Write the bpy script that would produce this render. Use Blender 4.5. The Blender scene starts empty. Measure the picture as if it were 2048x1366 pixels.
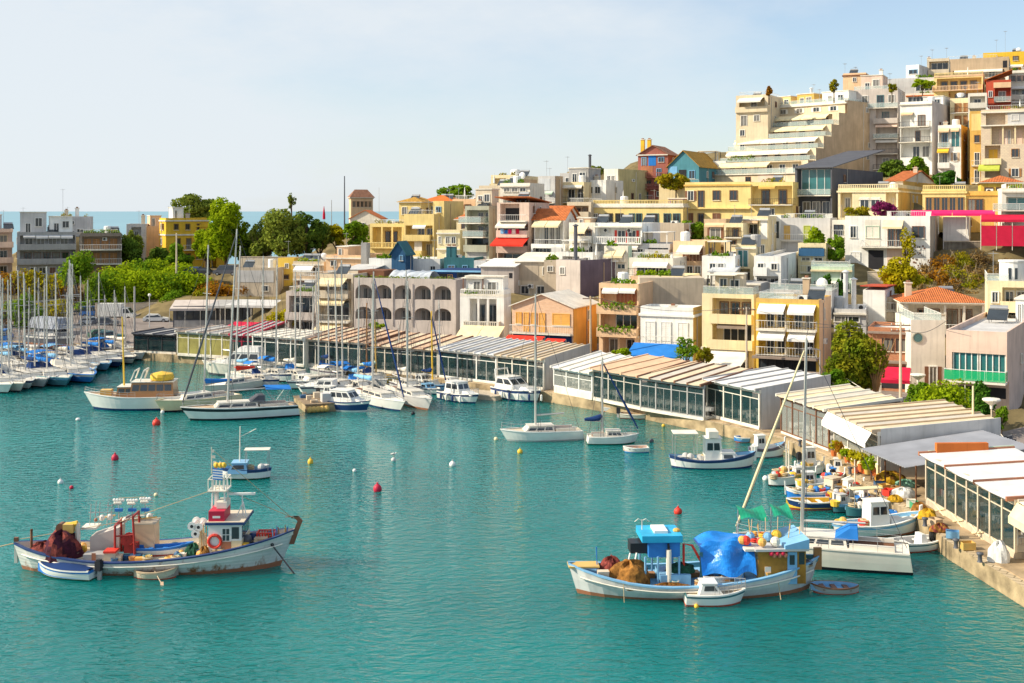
import bpy, math, random, re
import numpy as np
from mathutils import Vector, Matrix
R = math.radians
sc = bpy.context.scene
COL = sc.collection
# ---------------------------------------------------------------- camera, sky, sun
F, HC, HY = 2400.0, 20.0, 422.0          # focal length in photo pixels, eye height, horizon row
cam = bpy.data.cameras.new('camera'); co = bpy.data.objects.new('camera', cam); COL.objects.link(co)
co.location = (0, 0, HC); co.rotation_euler = (R(90), 0, 0)
cam.sensor_width = 36; cam.lens = F/2048*36; cam.shift_y = -(683-HY)/2048
cam.clip_start = 1; cam.clip_end = 60000
sc.camera = co
SUN = Vector((-0.82, -0.08, 0.55)).normalized()
el = math.asin(SUN.z); az = math.atan2(SUN.x, SUN.y)
w = bpy.data.worlds.new('World'); sc.world = w; w.use_nodes = True
nt = w.node_tree; nt.nodes.clear(); N = nt.nodes.new; LK = nt.links.new
out = N('ShaderNodeOutputWorld'); bg = N('ShaderNodeBackground'); bg2 = N('ShaderNodeBackground'); mx = N('ShaderNodeMixShader')
sky = N('ShaderNodeTexSky'); sky.sky_type = 'NISHITA'; sky.sun_disc = False
sky.sun_elevation = el; sky.sun_rotation = az; sky.air_density = 1.0; sky.dust_density = .6; sky.ozone_density = 2.2
bg.inputs[1].default_value = 0.125; LK(sky.outputs[0], bg.inputs[0])
bg2.inputs[0].default_value = (0.88, 0.945, 1.0, 1); bg2.inputs[1].default_value = 0.69   # thin high cloud
tc = N('ShaderNodeTexCoord'); mp = N('ShaderNodeMapping'); mp.inputs['Scale'].default_value = (1.2, 1.2, 3.2)
nz = N('ShaderNodeTexNoise'); nz.inputs['Scale'].default_value = 2.6; nz.inputs['Detail'].default_value = 6; nz.inputs['Roughness'].default_value = .62
LK(tc.outputs['Generated'], mp.inputs[0]); LK(mp.outputs[0], nz.inputs[0])
sx = N('ShaderNodeSeparateXYZ'); LK(tc.outputs['Generated'], sx.inputs[0])
ma = N('ShaderNodeMath'); ma.operation = 'MULTIPLY_ADD'; ma.inputs[1].default_value = -0.75; LK(sx.outputs[0], ma.inputs[0]); LK(nz.outputs[0], ma.inputs[2])
cr = N('ShaderNodeMapRange'); cr.inputs[1].default_value = 0.22; cr.inputs[2].default_value = .66; cr.inputs[3].default_value = .20; cr.inputs[4].default_value = .93
LK(ma.outputs[0], cr.inputs[0]); LK(cr.outputs[0], mx.inputs[0]); LK(bg.outputs[0], mx.inputs[1]); LK(bg2.outputs[0], mx.inputs[2]); LK(mx.outputs[0], out.inputs[0])
sl = bpy.data.lights.new('sun', 'SUN'); sl.energy = 5.0; sl.angle = R(.5); sl.color = (1, .88, .69)
so = bpy.data.objects.new('sun', sl); COL.objects.link(so); so.rotation_euler = SUN.to_track_quat('Z', 'Y').to_euler()
sc.view_settings.view_transform = 'Standard'; sc.view_settings.look = 'None'; sc.view_settings.exposure = 0.40; sc.view_settings.gamma = 1
try: sc.cycles.use_denoising = True
except Exception: pass
sc.cycles.max_bounces = 6; sc.cycles.transparent_max_bounces = 8
# ---------------------------------------------------------------- helpers
def P(px, py, Y): return Vector(((px-1024)*Y/F, Y, HC-(py-HY)*Y/F))        # photo point at distance Y
def G(px, py, z=0.0):                                                       # photo point on the level z
    Y = (HC-z)*F/(py-HY); return Vector(((px-1024)*Y/F, Y, z))
_m = {}
def mat(key, rgb, rough=.7, metal=0, spec=.3, noise=.12, nscale=1.2, streak=0.0, bump=0.0, trans=0, alpha=1, kind=None):
    if key in _m: return _m[key]
    m = bpy.data.materials.new(key); m.use_nodes = True; t = m.node_tree; b = t.nodes['Principled BSDF']
    b.inputs['Roughness'].default_value = rough; b.inputs['Metallic'].default_value = metal; b.inputs['Specular IOR Level'].default_value = spec
    b.inputs['Base Color'].default_value = (*rgb, 1)
    if noise:
        c = t.nodes.new('ShaderNodeTexCoord'); n = t.nodes.new('ShaderNodeTexNoise'); n.inputs['Scale'].default_value = nscale; n.inputs['Detail'].default_value = 5
        t.links.new(c.outputs['Object'], n.inputs[0])
        mr = t.nodes.new('ShaderNodeMapRange'); mr.inputs[1].default_value = .3; mr.inputs[2].default_value = .7; mr.inputs[3].default_value = 1-noise*1.3; mr.inputs[4].default_value = 1+noise*.6
        t.links.new(n.outputs[0], mr.inputs[0]); fac = mr.outputs[0]
        if streak:
            mpn = t.nodes.new('ShaderNodeMapping'); mpn.inputs['Scale'].default_value = (2.2, 2.2, .16); t.links.new(c.outputs['Object'], mpn.inputs[0])
            n2 = t.nodes.new('ShaderNodeTexNoise'); n2.inputs['Scale'].default_value = 1.5; n2.inputs['Detail'].default_value = 6; t.links.new(mpn.outputs[0], n2.inputs[0])
            m2 = t.nodes.new('ShaderNodeMapRange'); m2.inputs[1].default_value = .5; m2.inputs[2].default_value = .75; m2.inputs[3].default_value = 1; m2.inputs[4].default_value = 1-streak
            t.links.new(n2.outputs[0], m2.inputs[0]); mm = t.nodes.new('ShaderNodeMath'); mm.operation = 'MULTIPLY'
            t.links.new(fac, mm.inputs[0]); t.links.new(m2.outputs[0], mm.inputs[1]); fac = mm.outputs[0]
        mixn = t.nodes.new('ShaderNodeMix'); mixn.data_type = 'RGBA'; mixn.blend_type = 'MULTIPLY'; mixn.inputs[0].default_value = 1
        mixn.inputs[6].default_value = (*rgb, 1); t.links.new(fac, mixn.inputs[7]); t.links.new(mixn.outputs[2], b.inputs['Base Color'])
        if bump:
            bn = t.nodes.new('ShaderNodeBump'); bn.inputs['Strength'].default_value = bump; bn.inputs['Distance'].default_value = .05
            n3 = t.nodes.new('ShaderNodeTexNoise'); n3.inputs['Scale'].default_value = nscale*6; t.links.new(c.outputs['Object'], n3.inputs[0]); t.links.new(n3.outputs[0], bn.inputs['Height']); t.links.new(bn.outputs[0], b.inputs['Normal'])
    if trans: b.inputs['Transmission Weight'].default_value = trans
    if alpha < 1: b.inputs['Alpha'].default_value = alpha
    _m[key] = m; return m
PAL = dict(white=(.82,.81,.77), offwhite=(.78,.73,.63), cream=(.82,.69,.43), pale=(.82,.64,.27), yellow=(.82,.56,.10), ochre=(.66,.42,.12), tan=(.55,.41,.27),
  beige=(.66,.56,.42), stone=(.56,.47,.36), pink=(.72,.54,.44), peach=(.80,.54,.33), orange=(.80,.42,.10), red=(.50,.09,.05), brick=(.42,.17,.09), lilac=(.58,.51,.46), canvas=(.66,.56,.40), canvasg=(.56,.52,.45), salmon=(.66,.45,.30), chalk=(.68,.68,.68), grey=(.40,.39,.38),
  ltgrey=(.58,.57,.56), olive=(.62,.53,.27), sage=(.42,.42,.33), slate=(.10,.105,.125), plum=(.15,.12,.16), navy=(.02,.05,.16), blue=(.03,.20,.60), deepblue=(.04,.12,.24), rust=(.36,.13,.10), sky=(.22,.47,.72), teal=(.05,.17,.20), aqua=(.09,.27,.33), sand=(.72,.60,.42), darkred=(.34,.03,.025),
  mint=(.55,.70,.55), brown=(.20,.09,.05), wood=(.36,.17,.06), taupe=(.30,.24,.20), terra=(.62,.17,.04), scarlet=(.72,.05,.03), magenta=(.75,.03,.16), crimson=(.55,.02,.06), black=(.02,.02,.025), lime=(.45,.50,.08), gold=(.80,.50,.05), green=(.05,.30,.15), dkgreen=(.02,.10,.06), silver=(.6,.62,.64), purple=(.25,.16,.30))
def W(c): return mat('stucco_'+c, PAL[c], .85, spec=.15, noise=.13, nscale=.5, streak=.20, bump=.15)    # painted render
def PT(c): return mat('paint_'+c, PAL[c], .5, spec=.35, noise=.10, nscale=1.5)                            # paint on wood or metal
def FB(c): return mat('fabric_'+c, PAL[c], .9, spec=.1, noise=.12, nscale=1.0, bump=.1)                   # canvas
def GELC(c): return mat('gelcoat_'+c, PAL[c], .28, spec=.5, noise=.06, nscale=1.0)
GLASS = mat('glass_dark', (.03,.04,.05), .08, spec=.8, noise=.3, nscale=.6)
GLASS2 = mat('glass_curtain', (.20,.19,.17), .15, spec=.7, noise=.3, nscale=.8)
GLASST = mat('glass_teal', (.03,.16,.17), .08, spec=.8, noise=.2, nscale=.6)
RAILG = mat('rail_glass', (.50,.60,.58), .08, spec=.6, noise=0, alpha=.38)
RAILGR = mat('rail_glass_green', (.02,.50,.20), .08, spec=.6, noise=0, alpha=.65)
METAL = mat('galvanised', (.42,.43,.44), .4, .6, noise=.1); DARKM = mat('dark_metal', (.05,.05,.055), .5, .3, noise=.1); RUSTM = mat('rusty_metal', (.22,.10,.05), .8, .2, noise=.4, nscale=3)
ALU = mat('mast_aluminium', (.62,.60,.56), .35, .4, noise=.06); WIRE = mat('wire', (.08,.08,.09), .5, .3, noise=0); ROPE = mat('rope', (.45,.36,.22), .9, noise=.1)
TYRE = mat('rubber', (.02,.02,.02), .8, noise=.1)
def _roofmat(key, rgb):
    m = mat(key, rgb, .85, noise=.25, nscale=1.6); t = m.node_tree; b = t.nodes['Principled BSDF']
    c = t.nodes.new('ShaderNodeTexCoord'); wv = t.nodes.new('ShaderNodeTexWave'); wv.inputs['Scale'].default_value = 1.3; wv.bands_direction = 'X'
    t.links.new(c.outputs['Object'], wv.inputs[0]); bn = t.nodes.new('ShaderNodeBump'); bn.inputs['Strength'].default_value = .7; bn.inputs['Distance'].default_value = .12
    t.links.new(wv.outputs[0], bn.inputs['Height']); t.links.new(bn.outputs[0], b.inputs['Normal']); return m
TILE = _roofmat('terracotta_tiles', (.58,.17,.05)); TILEB = _roofmat('brown_tiles', (.33,.16,.10)); TILEO = _roofmat('ochre_tiles', (.55,.30,.05))
def brickmat(key, c1, c2, mortar, sc_=2.2):
    m = mat(key, c1, .9, noise=0); t = m.node_tree; b = t.nodes['Principled BSDF']
    c = t.nodes.new('ShaderNodeTexCoord'); mpn = t.nodes.new('ShaderNodeMapping'); mpn.inputs['Rotation'].default_value = (R(90), 0, 0); t.links.new(c.outputs['Object'], mpn.inputs[0])
    k = t.nodes.new('ShaderNodeTexBrick'); k.inputs['Color1'].default_value = (*c1, 1); k.inputs['Color2'].default_value = (*c2, 1); k.inputs['Mortar'].default_value = (*mortar, 1)
    k.inputs['Scale'].default_value = sc_; k.inputs['Mortar Size'].default_value = .02; t.links.new(mpn.outputs[0], k.inputs[0]); t.links.new(k.outputs[0], b.inputs['Base Color']); return m
BRICK = brickmat('red_brick', (.42,.16,.08), (.50,.22,.11), (.38,.24,.16)); STONEB = brickmat('stone_blocks', (.62,.50,.38), (.70,.58,.42), (.50,.42,.33), .9); PEACHB = brickmat('peach_brick', (.74,.50,.33), (.66,.42,.27), (.6,.45,.33), 1.3)

class MB:                                    # collects faces, builds ONE mesh object
    def __init__(s): s.v = []; s.f = []; s.mi = []; s.mats = []
    def _m(s, m):
        if m is None: return 0
        if m not in s.mats: s.mats.append(m)
        return s.mats.index(m)
    def face(s, pts, m=None):
        i = len(s.v); s.v += [tuple(p) for p in pts]; s.f.append(tuple(range(i, i+len(pts)))); s.mi.append(s._m(m))
    def hexa(s, p, m=None):                  # 8 points: bottom ring 0-3 (ccw from above), top ring 4-7
        i = len(s.v); s.v += [tuple(q) for q in p]; k = s._m(m)
        for f in ((3,2,1,0),(4,5,6,7),(0,1,5,4),(1,2,6,5),(2,3,7,6),(3,0,4,7)): s.f.append(tuple(i+j for j in f)); s.mi.append(k)
    def box(s, x0, x1, y0, y1, z0, z1, m=None):
        s.hexa([(x0,y0,z0),(x1,y0,z0),(x1,y1,z0),(x0,y1,z0),(x0,y0,z1),(x1,y0,z1),(x1,y1,z1),(x0,y1,z1)], m)
    def tube(s, pts, r, m=None, n=6, cap=True):
        pts = [Vector(p) for p in pts]; rs = r if isinstance(r, (list, tuple)) else [r]*len(pts); k = s._m(m); i0 = len(s.v)
        for j, p in enumerate(pts):
            d = (pts[min(j+1, len(pts)-1)]-pts[max(j-1, 0)]); d = d.normalized() if d.length > 1e-6 else Vector((0,0,1))
            a = d.cross(Vector((0,0,1)) if abs(d.z) < .9 else Vector((1,0,0))).normalized(); b = d.cross(a)
            for q in range(n):
                t = 2*math.pi*q/n; s.v.append(tuple(p+(a*math.cos(t)+b*math.sin(t))*rs[j]))
        for j in range(len(pts)-1):
            for q in range(n): s.f.append((i0+j*n+q, i0+j*n+(q+1)%n, i0+(j+1)*n+(q+1)%n, i0+(j+1)*n+q)); s.mi.append(k)
        if cap:
            s.f.append(tuple(i0+q for q in range(n))[::-1]); s.mi.append(k); e = i0+(len(pts)-1)*n; s.f.append(tuple(e+q for q in range(n))); s.mi.append(k)
    def lathe(s, prof, c=(0,0,0), m=None, n=12, ax='z'):        # prof: (radius, height)
        k = s._m(m); i0 = len(s.v)
        for r, h in prof:
            for q in range(n):
                t = 2*math.pi*q/n; a, b = r*math.cos(t), r*math.sin(t)
                s.v.append((c[0]+a, c[1]+b, c[2]+h) if ax == 'z' else (c[0]+a, c[1]+h, c[2]+b) if ax == 'y' else (c[0]+h, c[1]+a, c[2]+b))
        for j in range(len(prof)-1):
            for q in range(n): s.f.append((i0+j*n+q, i0+j*n+(q+1)%n, i0+(j+1)*n+(q+1)%n, i0+(j+1)*n+q)); s.mi.append(k)
    def ball(s, c, r, m=None, n=10, sz=1.0):
        s.lathe([(max(.001, r*math.sin(math.pi*j/6)), -r*sz*math.cos(math.pi*j/6)) for j in range(7)], c, m, n)
    def build(s, name, m=None, parent=None, smooth=False, loc=None):
        me = bpy.data.meshes.new(name); me.from_pydata(s.v, [], s.f)
        ms = s.mats or [m or METAL]
        if None in ms or (m and not s.mats): ms = [m]
        for x in ms: me.materials.append(x)
        if len(ms) > 1: me.polygons.foreach_set('material_index', s.mi)
        if smooth: me.polygons.foreach_set('use_smooth', [True]*len(s.f))
        me.update(); o = bpy.data.objects.new(name, me); COL.objects.link(o)
        if parent: o.parent = parent
        if loc is not None: o.location = loc
        return o
def tag(o, label=None, cat=None, group=None, kind=None):
    if label: o['label'] = label
    if cat: o['category'] = cat
    if group: o['group'] = group
    if kind: o['kind'] = kind
    return o
def empty(name, loc, rz, label, cat, group=None):
    o = bpy.data.objects.new(name, None); COL.objects.link(o); o.location = loc; o.rotation_euler = (0, 0, rz); o.empty_display_size = .5
    return tag(o, label, cat, group)
def dup(o, loc, rz, label=None, group=None, scale=None):
    def cp(a, par):
        c = a.copy(); COL.objects.link(c)
        if par: c.parent = par
        for ch in a.children: cp(ch, c)
        return c
    c = cp(o, None); c.location = loc; c.rotation_euler = (0, 0, rz)
    if scale: c.scale = (scale,)*3 if not hasattr(scale, '__len__') else scale
    return tag(c, label, None, group)
rnd = random.Random(7)
# ---------------------------------------------------------------- foliage
def leafmat(key, c1, c2, tr=.25):
    m = bpy.data.materials.new(key); m.use_nodes = True; t = m.node_tree; t.nodes.clear(); n = t.nodes.new; l = t.links.new
    o = n('ShaderNodeOutputMaterial'); d = n('ShaderNodeBsdfDiffuse'); tl = n('ShaderNodeBsdfTranslucent'); mi = n('ShaderNodeMixShader'); mi.inputs[0].default_value = tr
    c = n('ShaderNodeTexCoord'); z = n('ShaderNodeTexNoise'); z.inputs['Scale'].default_value = .55; z.inputs['Detail'].default_value = 6; z.inputs['Roughness'].default_value = .7; l(c.outputs['Object'], z.inputs[0])
    mr = n('ShaderNodeMapRange'); mr.inputs[1].default_value = .35; mr.inputs[2].default_value = .65; l(z.outputs[0], mr.inputs[0])
    x = n('ShaderNodeMix'); x.data_type = 'RGBA'; x.inputs[6].default_value = (*c1, 1); x.inputs[7].default_value = (*c2, 1); l(mr.outputs[0], x.inputs[0])
    l(x.outputs[2], d.inputs[0]); l(x.outputs[2], tl.inputs[0]); l(d.outputs[0], mi.inputs[1]); l(tl.outputs[0], mi.inputs[2]); l(mi.outputs[0], o.inputs[0]); return m
LEAF = dict(bright=leafmat('leaf_bright', (.20,.32,.010), (.38,.46,.015), .4), green=leafmat('leaf_green', (.10,.22,.015), (.24,.36,.02), .35), dark=leafmat('leaf_dark', (.06,.12,.02), (.17,.25,.03)),
  olive=leafmat('leaf_olive', (.13,.19,.03), (.30,.34,.05), .3), yellow=leafmat('leaf_yellow', (.34,.32,.012), (.55,.46,.015), .4), rust=leafmat('leaf_rust', (.26,.11,.012), (.44,.22,.02), .35),
  mix=leafmat('leaf_autumn', (.20,.24,.012), (.46,.32,.02), .35), ficus=leafmat('leaf_ficus', (.10,.19,.015), (.34,.31,.02), .35), plum=leafmat('leaf_bougainvillea', (.14,.02,.07), (.30,.03,.14)), pine=leafmat('leaf_pine', (.03,.11,.015), (.09,.20,.02)), dry=leafmat('leaf_dry', (.20,.12,.04), (.30,.20,.07)))
BARK = mat('bark', (.12,.08,.05), .95, noise=.3, nscale=4)
def leaves(clumps, n, size, seed=0, flat=.35):        # clumps: (x,y,z,rx,ry,rz) ; returns a mesh of small leaf quads spread through them
    g = np.random.default_rng(seed); cl = np.array(clumps, float); wgt = (cl[:,3]*cl[:,4]*cl[:,5])**(2/3); idx = g.choice(len(cl), n, p=wgt/wgt.sum())
    d = g.normal(size=(n,3)); d /= np.linalg.norm(d, axis=1)[:,None]; rad = g.uniform(.45, 1.08, n)**.6
    c = cl[idx,:3]+d*cl[idx,3:6]*rad[:,None]
    nn = d*.7+g.normal(size=(n,3))*.7; nn[:,2] += flat; nn /= np.linalg.norm(nn, axis=1)[:,None]
    a = np.cross(nn, g.normal(size=(n,3))); a /= np.linalg.norm(a, axis=1)[:,None]; b = np.cross(nn, a)
    s = size*g.uniform(.55, 1.3, n)[:,None]
    q = np.stack([c-a*s-b*s*.5, c+a*s*.2-b*s*.7, c+a*s+b*s*.45, c-a*s*.3+b*s*.7], 1).reshape(-1,3)
    me = bpy.data.meshes.new('leaves'); me.vertices.add(4*n); me.vertices.foreach_set('co', q.astype(np.float32).ravel())
    me.loops.add(4*n); me.loops.foreach_set('vertex_index', np.arange(4*n, dtype=np.int32)); me.polygons.add(n); me.polygons.foreach_set('loop_start', np.arange(0, 4*n, 4, dtype=np.int32))
    me.update(); me.validate(); return me
def leafobj(name, clumps, n, size, m, parent=None, seed=0, loc=None):
    me = leaves(clumps, n, size, seed); me.materials.append(LEAF[m]); o = bpy.data.objects.new(name, me); COL.objects.link(o)
    if parent: o.parent = parent
    if loc is not None: o.location = loc
    return o
def crown_clumps(rx, ry, rz, k, seed, cz=0, f=.42):
    g = random.Random(seed); o = []
    for i in range(k):
        while True:
            x, y, z = g.uniform(-1,1), g.uniform(-1,1), g.uniform(-1,1); q = x*x+y*y+z*z
            if .18 < q < 1: break
        s = g.choice((.6, .8, 1, 1.45))*g.uniform(.8, 1.15)*f
        o.append((x*rx*.8, y*ry*.8, cz+z*rz*.8, rx*s, ry*s, rz*s*g.uniform(.7, 1)))
    return o
def tree(name, label, px, yt, yb, wpx, Y, leaf, n=3500, size=.32, k=16, trunk=.25, group=None, cat='tree', seed=None, lean=0, fs=.31):
    k = int(k*1.8); n = int(n*1.25); size *= .9
    seed = seed if seed is not None else int(px*7+yt); b = P(px, yb, Y); h = (yb-yt)*Y/F; rx = wpx*Y/F/2; th = h*trunk; rz = (h-th)/2
    e = empty(name, b, 0, label, cat, group)
    t = MB(); g = random.Random(seed); cz = th+rz; r0 = max(.10, min(.35, h*.03))
    t.tube([(0,0,-1), (0,0,th*.6), (lean*.4, .1, th+rz*.3), (lean, 0, cz+rz*.5)], [r0*1.3, r0, r0*.7, r0*.3], BARK)
    for i in range(7):
        a = g.uniform(0, 6.28); t.tube([(lean*.2, 0, th*g.uniform(.6, 1.1)), (math.cos(a)*rx*.35, math.sin(a)*rx*.35, th+rz*g.uniform(.3, .9)), (math.cos(a)*rx*.7, math.sin(a)*rx*.7, th+rz*g.uniform(.6, 1.5))], [r0*.5, r0*.35, r0*.12], BARK, 5)
    t.build('trunk', None, e)
    cl = [(c[0]+lean*.6, *c[1:]) for c in crown_clumps(rx, rx*.9, rz, k, seed, cz, fs)]
    leafobj('crown', cl, n, size, leaf, e, seed); return e
# ---------------------------------------------------------------- buildings
BASES = []                                     # ground points gathered from what stands on the ground
TOK = re.compile(r'^([A-Za-z]+)(\d*)(?:@(-?[\d.]+)(?:-(-?[\d.]+))?)?(?:#(\w+))?(?:=(-?[\d.]+))?$')
def parse(s):
    r = []
    for t in s.split():
        q = TOK.match(t)
        if not q: raise ValueError('token '+t)
        r.append((q[1], int(q[2]) if q[2] else None, float(q[3]) if q[3] else None, float(q[4]) if q[4] else None, q[5], float(q[6]) if q[6] else None))
    return r
_wc = {}
def window(par, x, y, z0, z1, wd, fr='white', kind='w', sh=None):
    """a window or french door lying on the wall plane y; kind w window, d door; sh shutters colour, 'X' suffix closed"""
    gl = rnd.choice([GLASS, GLASS, GLASS2]); key = (round(wd, 2), round(z1-z0, 2), fr, kind, sh, gl.name)
    if key not in _wc:
        m = MB(); h = z1-z0; a = wd/2; f = PT(fr); t = .07
        if sh and kind.endswith('s'):
            m.box(-a, a, -.05, 0, 0, h, PT(sh)); 
            for i in range(int(h/.22)): m.box(-a+.05, a-.05, -.065, -.05, .06+i*.22, .19+i*.22, PT(sh))
            m.box(-.015, .015, -.07, -.065, 0, h, PT('stone'))
        else:
            m.box(-a+t, a-t, -.03, 0, t, h-t, gl)
            m.box(-.03, .03, -.06, -.03, t, h-t, f)
        m.box(-a-t, -a+t*.3, -.10, 0, 0, h, f); m.box(a-t*.3, a+t, -.10, 0, 0, h, f); m.box(-a-t, a+t, -.103, 0, h-t*.3, h+t, f)
        if kind[0] == 'w': m.box(-a-.12, a+.12, -.16, 0, -.08, 0, W('offwhite'))
        if sh and not kind.endswith('s'):
            for q in (-1, 1): m.box(q*a+(t if q > 0 else -t-.4), q*a+(t+.4 if q > 0 else -t), -.07, 0, 0, h, PT(sh))
        o = m.build('door' if kind[0] == 'd' else 'window'); _wc[key] = o.data; bpy.data.objects.remove(o)
    o = bpy.data.objects.new('door' if kind[0] == 'd' else 'window', _wc[key]); COL.objects.link(o); o.parent = par; o.location = (x, y, z0); return o
def rail(par, x0, x1, y0, y1, z, kind, col, h=.95, name='balcony'):
    """slab from y0 (front) to y1 (wall) at level z with a parapet on three sides"""
    m = MB(); cw = W(col) if kind in 'sb' or kind == 'bb' else W('offwhite')
    m.box(x0, x1, y0-.05, y1, z-.14, z+.02, cw); t = .12
    if kind == 's':
        m.box(x0, x1, y0-.06, y0+t, z+.02, z+h, cw)
        for q in (x0, x1-t): m.box(q, q+t, y0+t, y1, z+.02, z+h, cw)
    elif kind == 'bb':
        m.box(x0, x1, y0, y0+t, z+h-.12, z+h, cw); n = max(2, int((x1-x0)/.28))
        for i in range(n+1): m.box(x0+(x1-x0-.1)*i/n, x0+(x1-x0-.1)*i/n+.1, y0+.01, y0+.1, z+.02, z+h-.12, cw)
        for q in (x0, x1-t): m.box(q, q+t, y0+t, y1, z+.02, z+h, cw)
    o = m.build(name, None, par)
    if kind in ('r', 'g', 'n'):
        m = MB(); mt = PT('white') if kind != 'r' or col != 'dark' else DARKM
        for p, q in (((x0, y0), (x1, y0)), ((x0, y0), (x0, y1)), ((x1, y0), (x1, y1))):
            p, q = Vector((*p, 0)), Vector((*q, 0)); L = (q-p).length
            m.tube([p+Vector((0,0,z+h)), q+Vector((0,0,z+h))], .03, mt, 4)
            if kind == 'r':
                n = max(1, int(L/.30)); m.tube([p+Vector((0,0,z+.12)), q+Vector((0,0,z+.12))], .02, mt, 4)
                for i in range(n+1): c = p.lerp(q, i/n); m.tube([c+Vector((0,0,z)), c+Vector((0,0,z+h))], .014, mt, 4, False)
            else:
                n = max(1, int(L/1.6))
                for i in range(n+1): c = p.lerp(q, i/n); m.tube([c+Vector((0,0,z)), c+Vector((0,0,z+h))], .02, mt, 4, False)
                gm = RAILGR if kind == 'n' else RAILG
                d = (q-p).normalized(); s = Vector((-d.y, d.x, 0))*.012
                m.hexa([p-s+Vector((0,0,z+.1)), q-s+Vector((0,0,z+.1)), q+s+Vector((0,0,z+.1)), p+s+Vector((0,0,z+.1)), p-s+Vector((0,0,z+h-.06)), q-s+Vector((0,0,z+h-.06)), q+s+Vector((0,0,z+h-.06)), p+s+Vector((0,0,z+h-.06))], gm)
        r = m.build('railing', None, o)
    return o
def awning(par, x0, x1, y, z, proj, drop, col, n=1, name='awning'):
    for i in range(n):
        a = x0+(x1-x0)*i/n+.05; b = x0+(x1-x0)*(i+1)/n-.05; m = MB(); f = FB(col); g = rnd.uniform(-.12, .12)*(n > 1)
        m.hexa([(a,y-proj,z-drop-.04+g),(b,y-proj,z-drop-.04+g),(b,y,z-.04),(a,y,z-.04),(a,y-proj,z-drop+g),(b,y-proj,z-drop+g),(b,y,z),(a,y,z)], f)
        m.box(a, b, y-proj-.03, y-proj, z-drop-.28+g, z-drop+g, f)
        m.tube([(a,y-proj+.05,z-drop-.06+g),(b,y-proj+.05,z-drop-.06+g)], .04, METAL, 5)
        for q in (a+.1, b-.1): m.tube([(q,y-.02,z-drop-.2),(q,y-proj+.05,z-drop-.07+g)], .025, METAL, 4)
        m.build(name, None, par)
def ac_unit(par, x, y, z):
    m = MB(); m.box(x-.42, x+.42, y-.42, y-.05, z, z+.6, PT('white')); m.lathe([(.02,-.435),(.24,-.435),(.24,-.42)], (x-.1, y, z+.3), DARKM, 10, 'y'); m.box(x+.22, x+.38, y-.43, y-.42, z+.1, z+.5, METAL)
    m.box(x-.3, x-.25, y-.4, y, z-.05, z, METAL); m.box(x+.25, x+.3, y-.4, y, z-.05, z, METAL); m.build('air_conditioner', None, par)
def roofthing(par, k, x, y, z, col=None, val=None):
    m = MB()
    if k == 'T':
        m.lathe([(.02,-.8),(.28,-.78),(.28,.78),(.02,.8)], (x, y, z+1.35), METAL, 10, 'x')
        m.hexa([(x-.9,y-1.5,z+.3),(x+.9,y-1.5,z+.3),(x+.9,y-.1,z+1.2),(x-.9,y-.1,z+1.2),(x-.9,y-1.55,z+.38),(x+.9,y-1.55,z+.38),(x+.9,y-.15,z+1.28),(x-.9,y-.15,z+1.28)], GLASS)
        for q in (-.7, .7): m.tube([(x+q,y,z),(x+q,y,z+1.15)], .04, METAL, 4); m.tube([(x+q,y-1.4,z),(x+q,y-1.4,z+.35)], .04, METAL, 4)
        m.build('solar_heater', None, par)
    elif k == 'a':
        h = val or 3; m.tube([(x,y,z-.2),(x,y,z+h)], .03, METAL, 5)
        for i in range(5): m.tube([(x-.5+.06*i,y-.5+i*.22,z+h-.2),(x+.5-.06*i,y-.5+i*.22,z+h-.2)], .012, METAL, 4)
        m.tube([(x,y-.6,z+h-.2),(x,y+.5,z+h-.2)], .015, METAL, 4); m.build('antenna', None, par)
    elif k == 'c':
        h = val or 1.6; m.box(x-.35, x+.35, y-.35, y+.35, z-.3, z+h, W(col or 'beige')); m.box(x-.45, x+.45, y-.45, y+.45, z+h, z+h+.12, W('offwhite')); m.box(x-.2, x+.2, y-.2, y+.2, z+h+.12, z+h+.35, TILEB); m.build('chimney', None, par)
    elif k == 'f':
        h = val or 3; m.tube([(x,y,z-.3),(x,y,z+h)], .28, PT(col or 'silver'), 10); m.lathe([(.28,h),(.42,h+.05),(.42,h+.15),(.02,h+.35)], (x,y,z), PT(col or 'silver'), 10); m.build('flue', None, par)
    elif k == 'D':
        m.tube([(x,y,z),(x,y,z+.9)], .05, METAL, 5); m.lathe([(.02,.0),(.4,.05),(.62,.2),(.66,.26)], (x,y-.35,z+1.1), PT('white'), 12, 'y'); m.build('satellite_dish', None, par)
    elif k == 'u':
        m.tube([(x,y,z),(x,y,z+2.6)], .04, PT('white'), 5); m.lathe([(.18,.9),(.14,1.6),(.03,2.7)], (x,y,z), FB(col or 'white'), 8); m.build('folded_parasol', None, par)
    elif k == 'U':
        m.tube([(x,y,z),(x,y,z+2.5)], .04, METAL, 5); m.lathe([(1.7,2.0),(.9,2.35),(.02,2.6)], (x,y,z), FB(col or 'white'), 8); m.build('parasol', None, par)
    elif k == 't':
        m.lathe([(.02,0),(.7,0),(.7,1.5),(.6,1.65),(.02,1.7)], (x,y,z), PT(col or 'white'), 12); m.build('water_tank', None, par)
    elif k == 'q':
        for i in range(4):
            m.box(x-.5+.0, x+.5, y-.4, y+.4, z+.1, z+.75, PT('white')) if i == 0 else None
        m.lathe([(.02,-.42),(.26,-.42),(.26,-.4)], (x-.1, y, z+.42), DARKM, 10, 'y'); m.build('air_conditioner', None, par)
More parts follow.
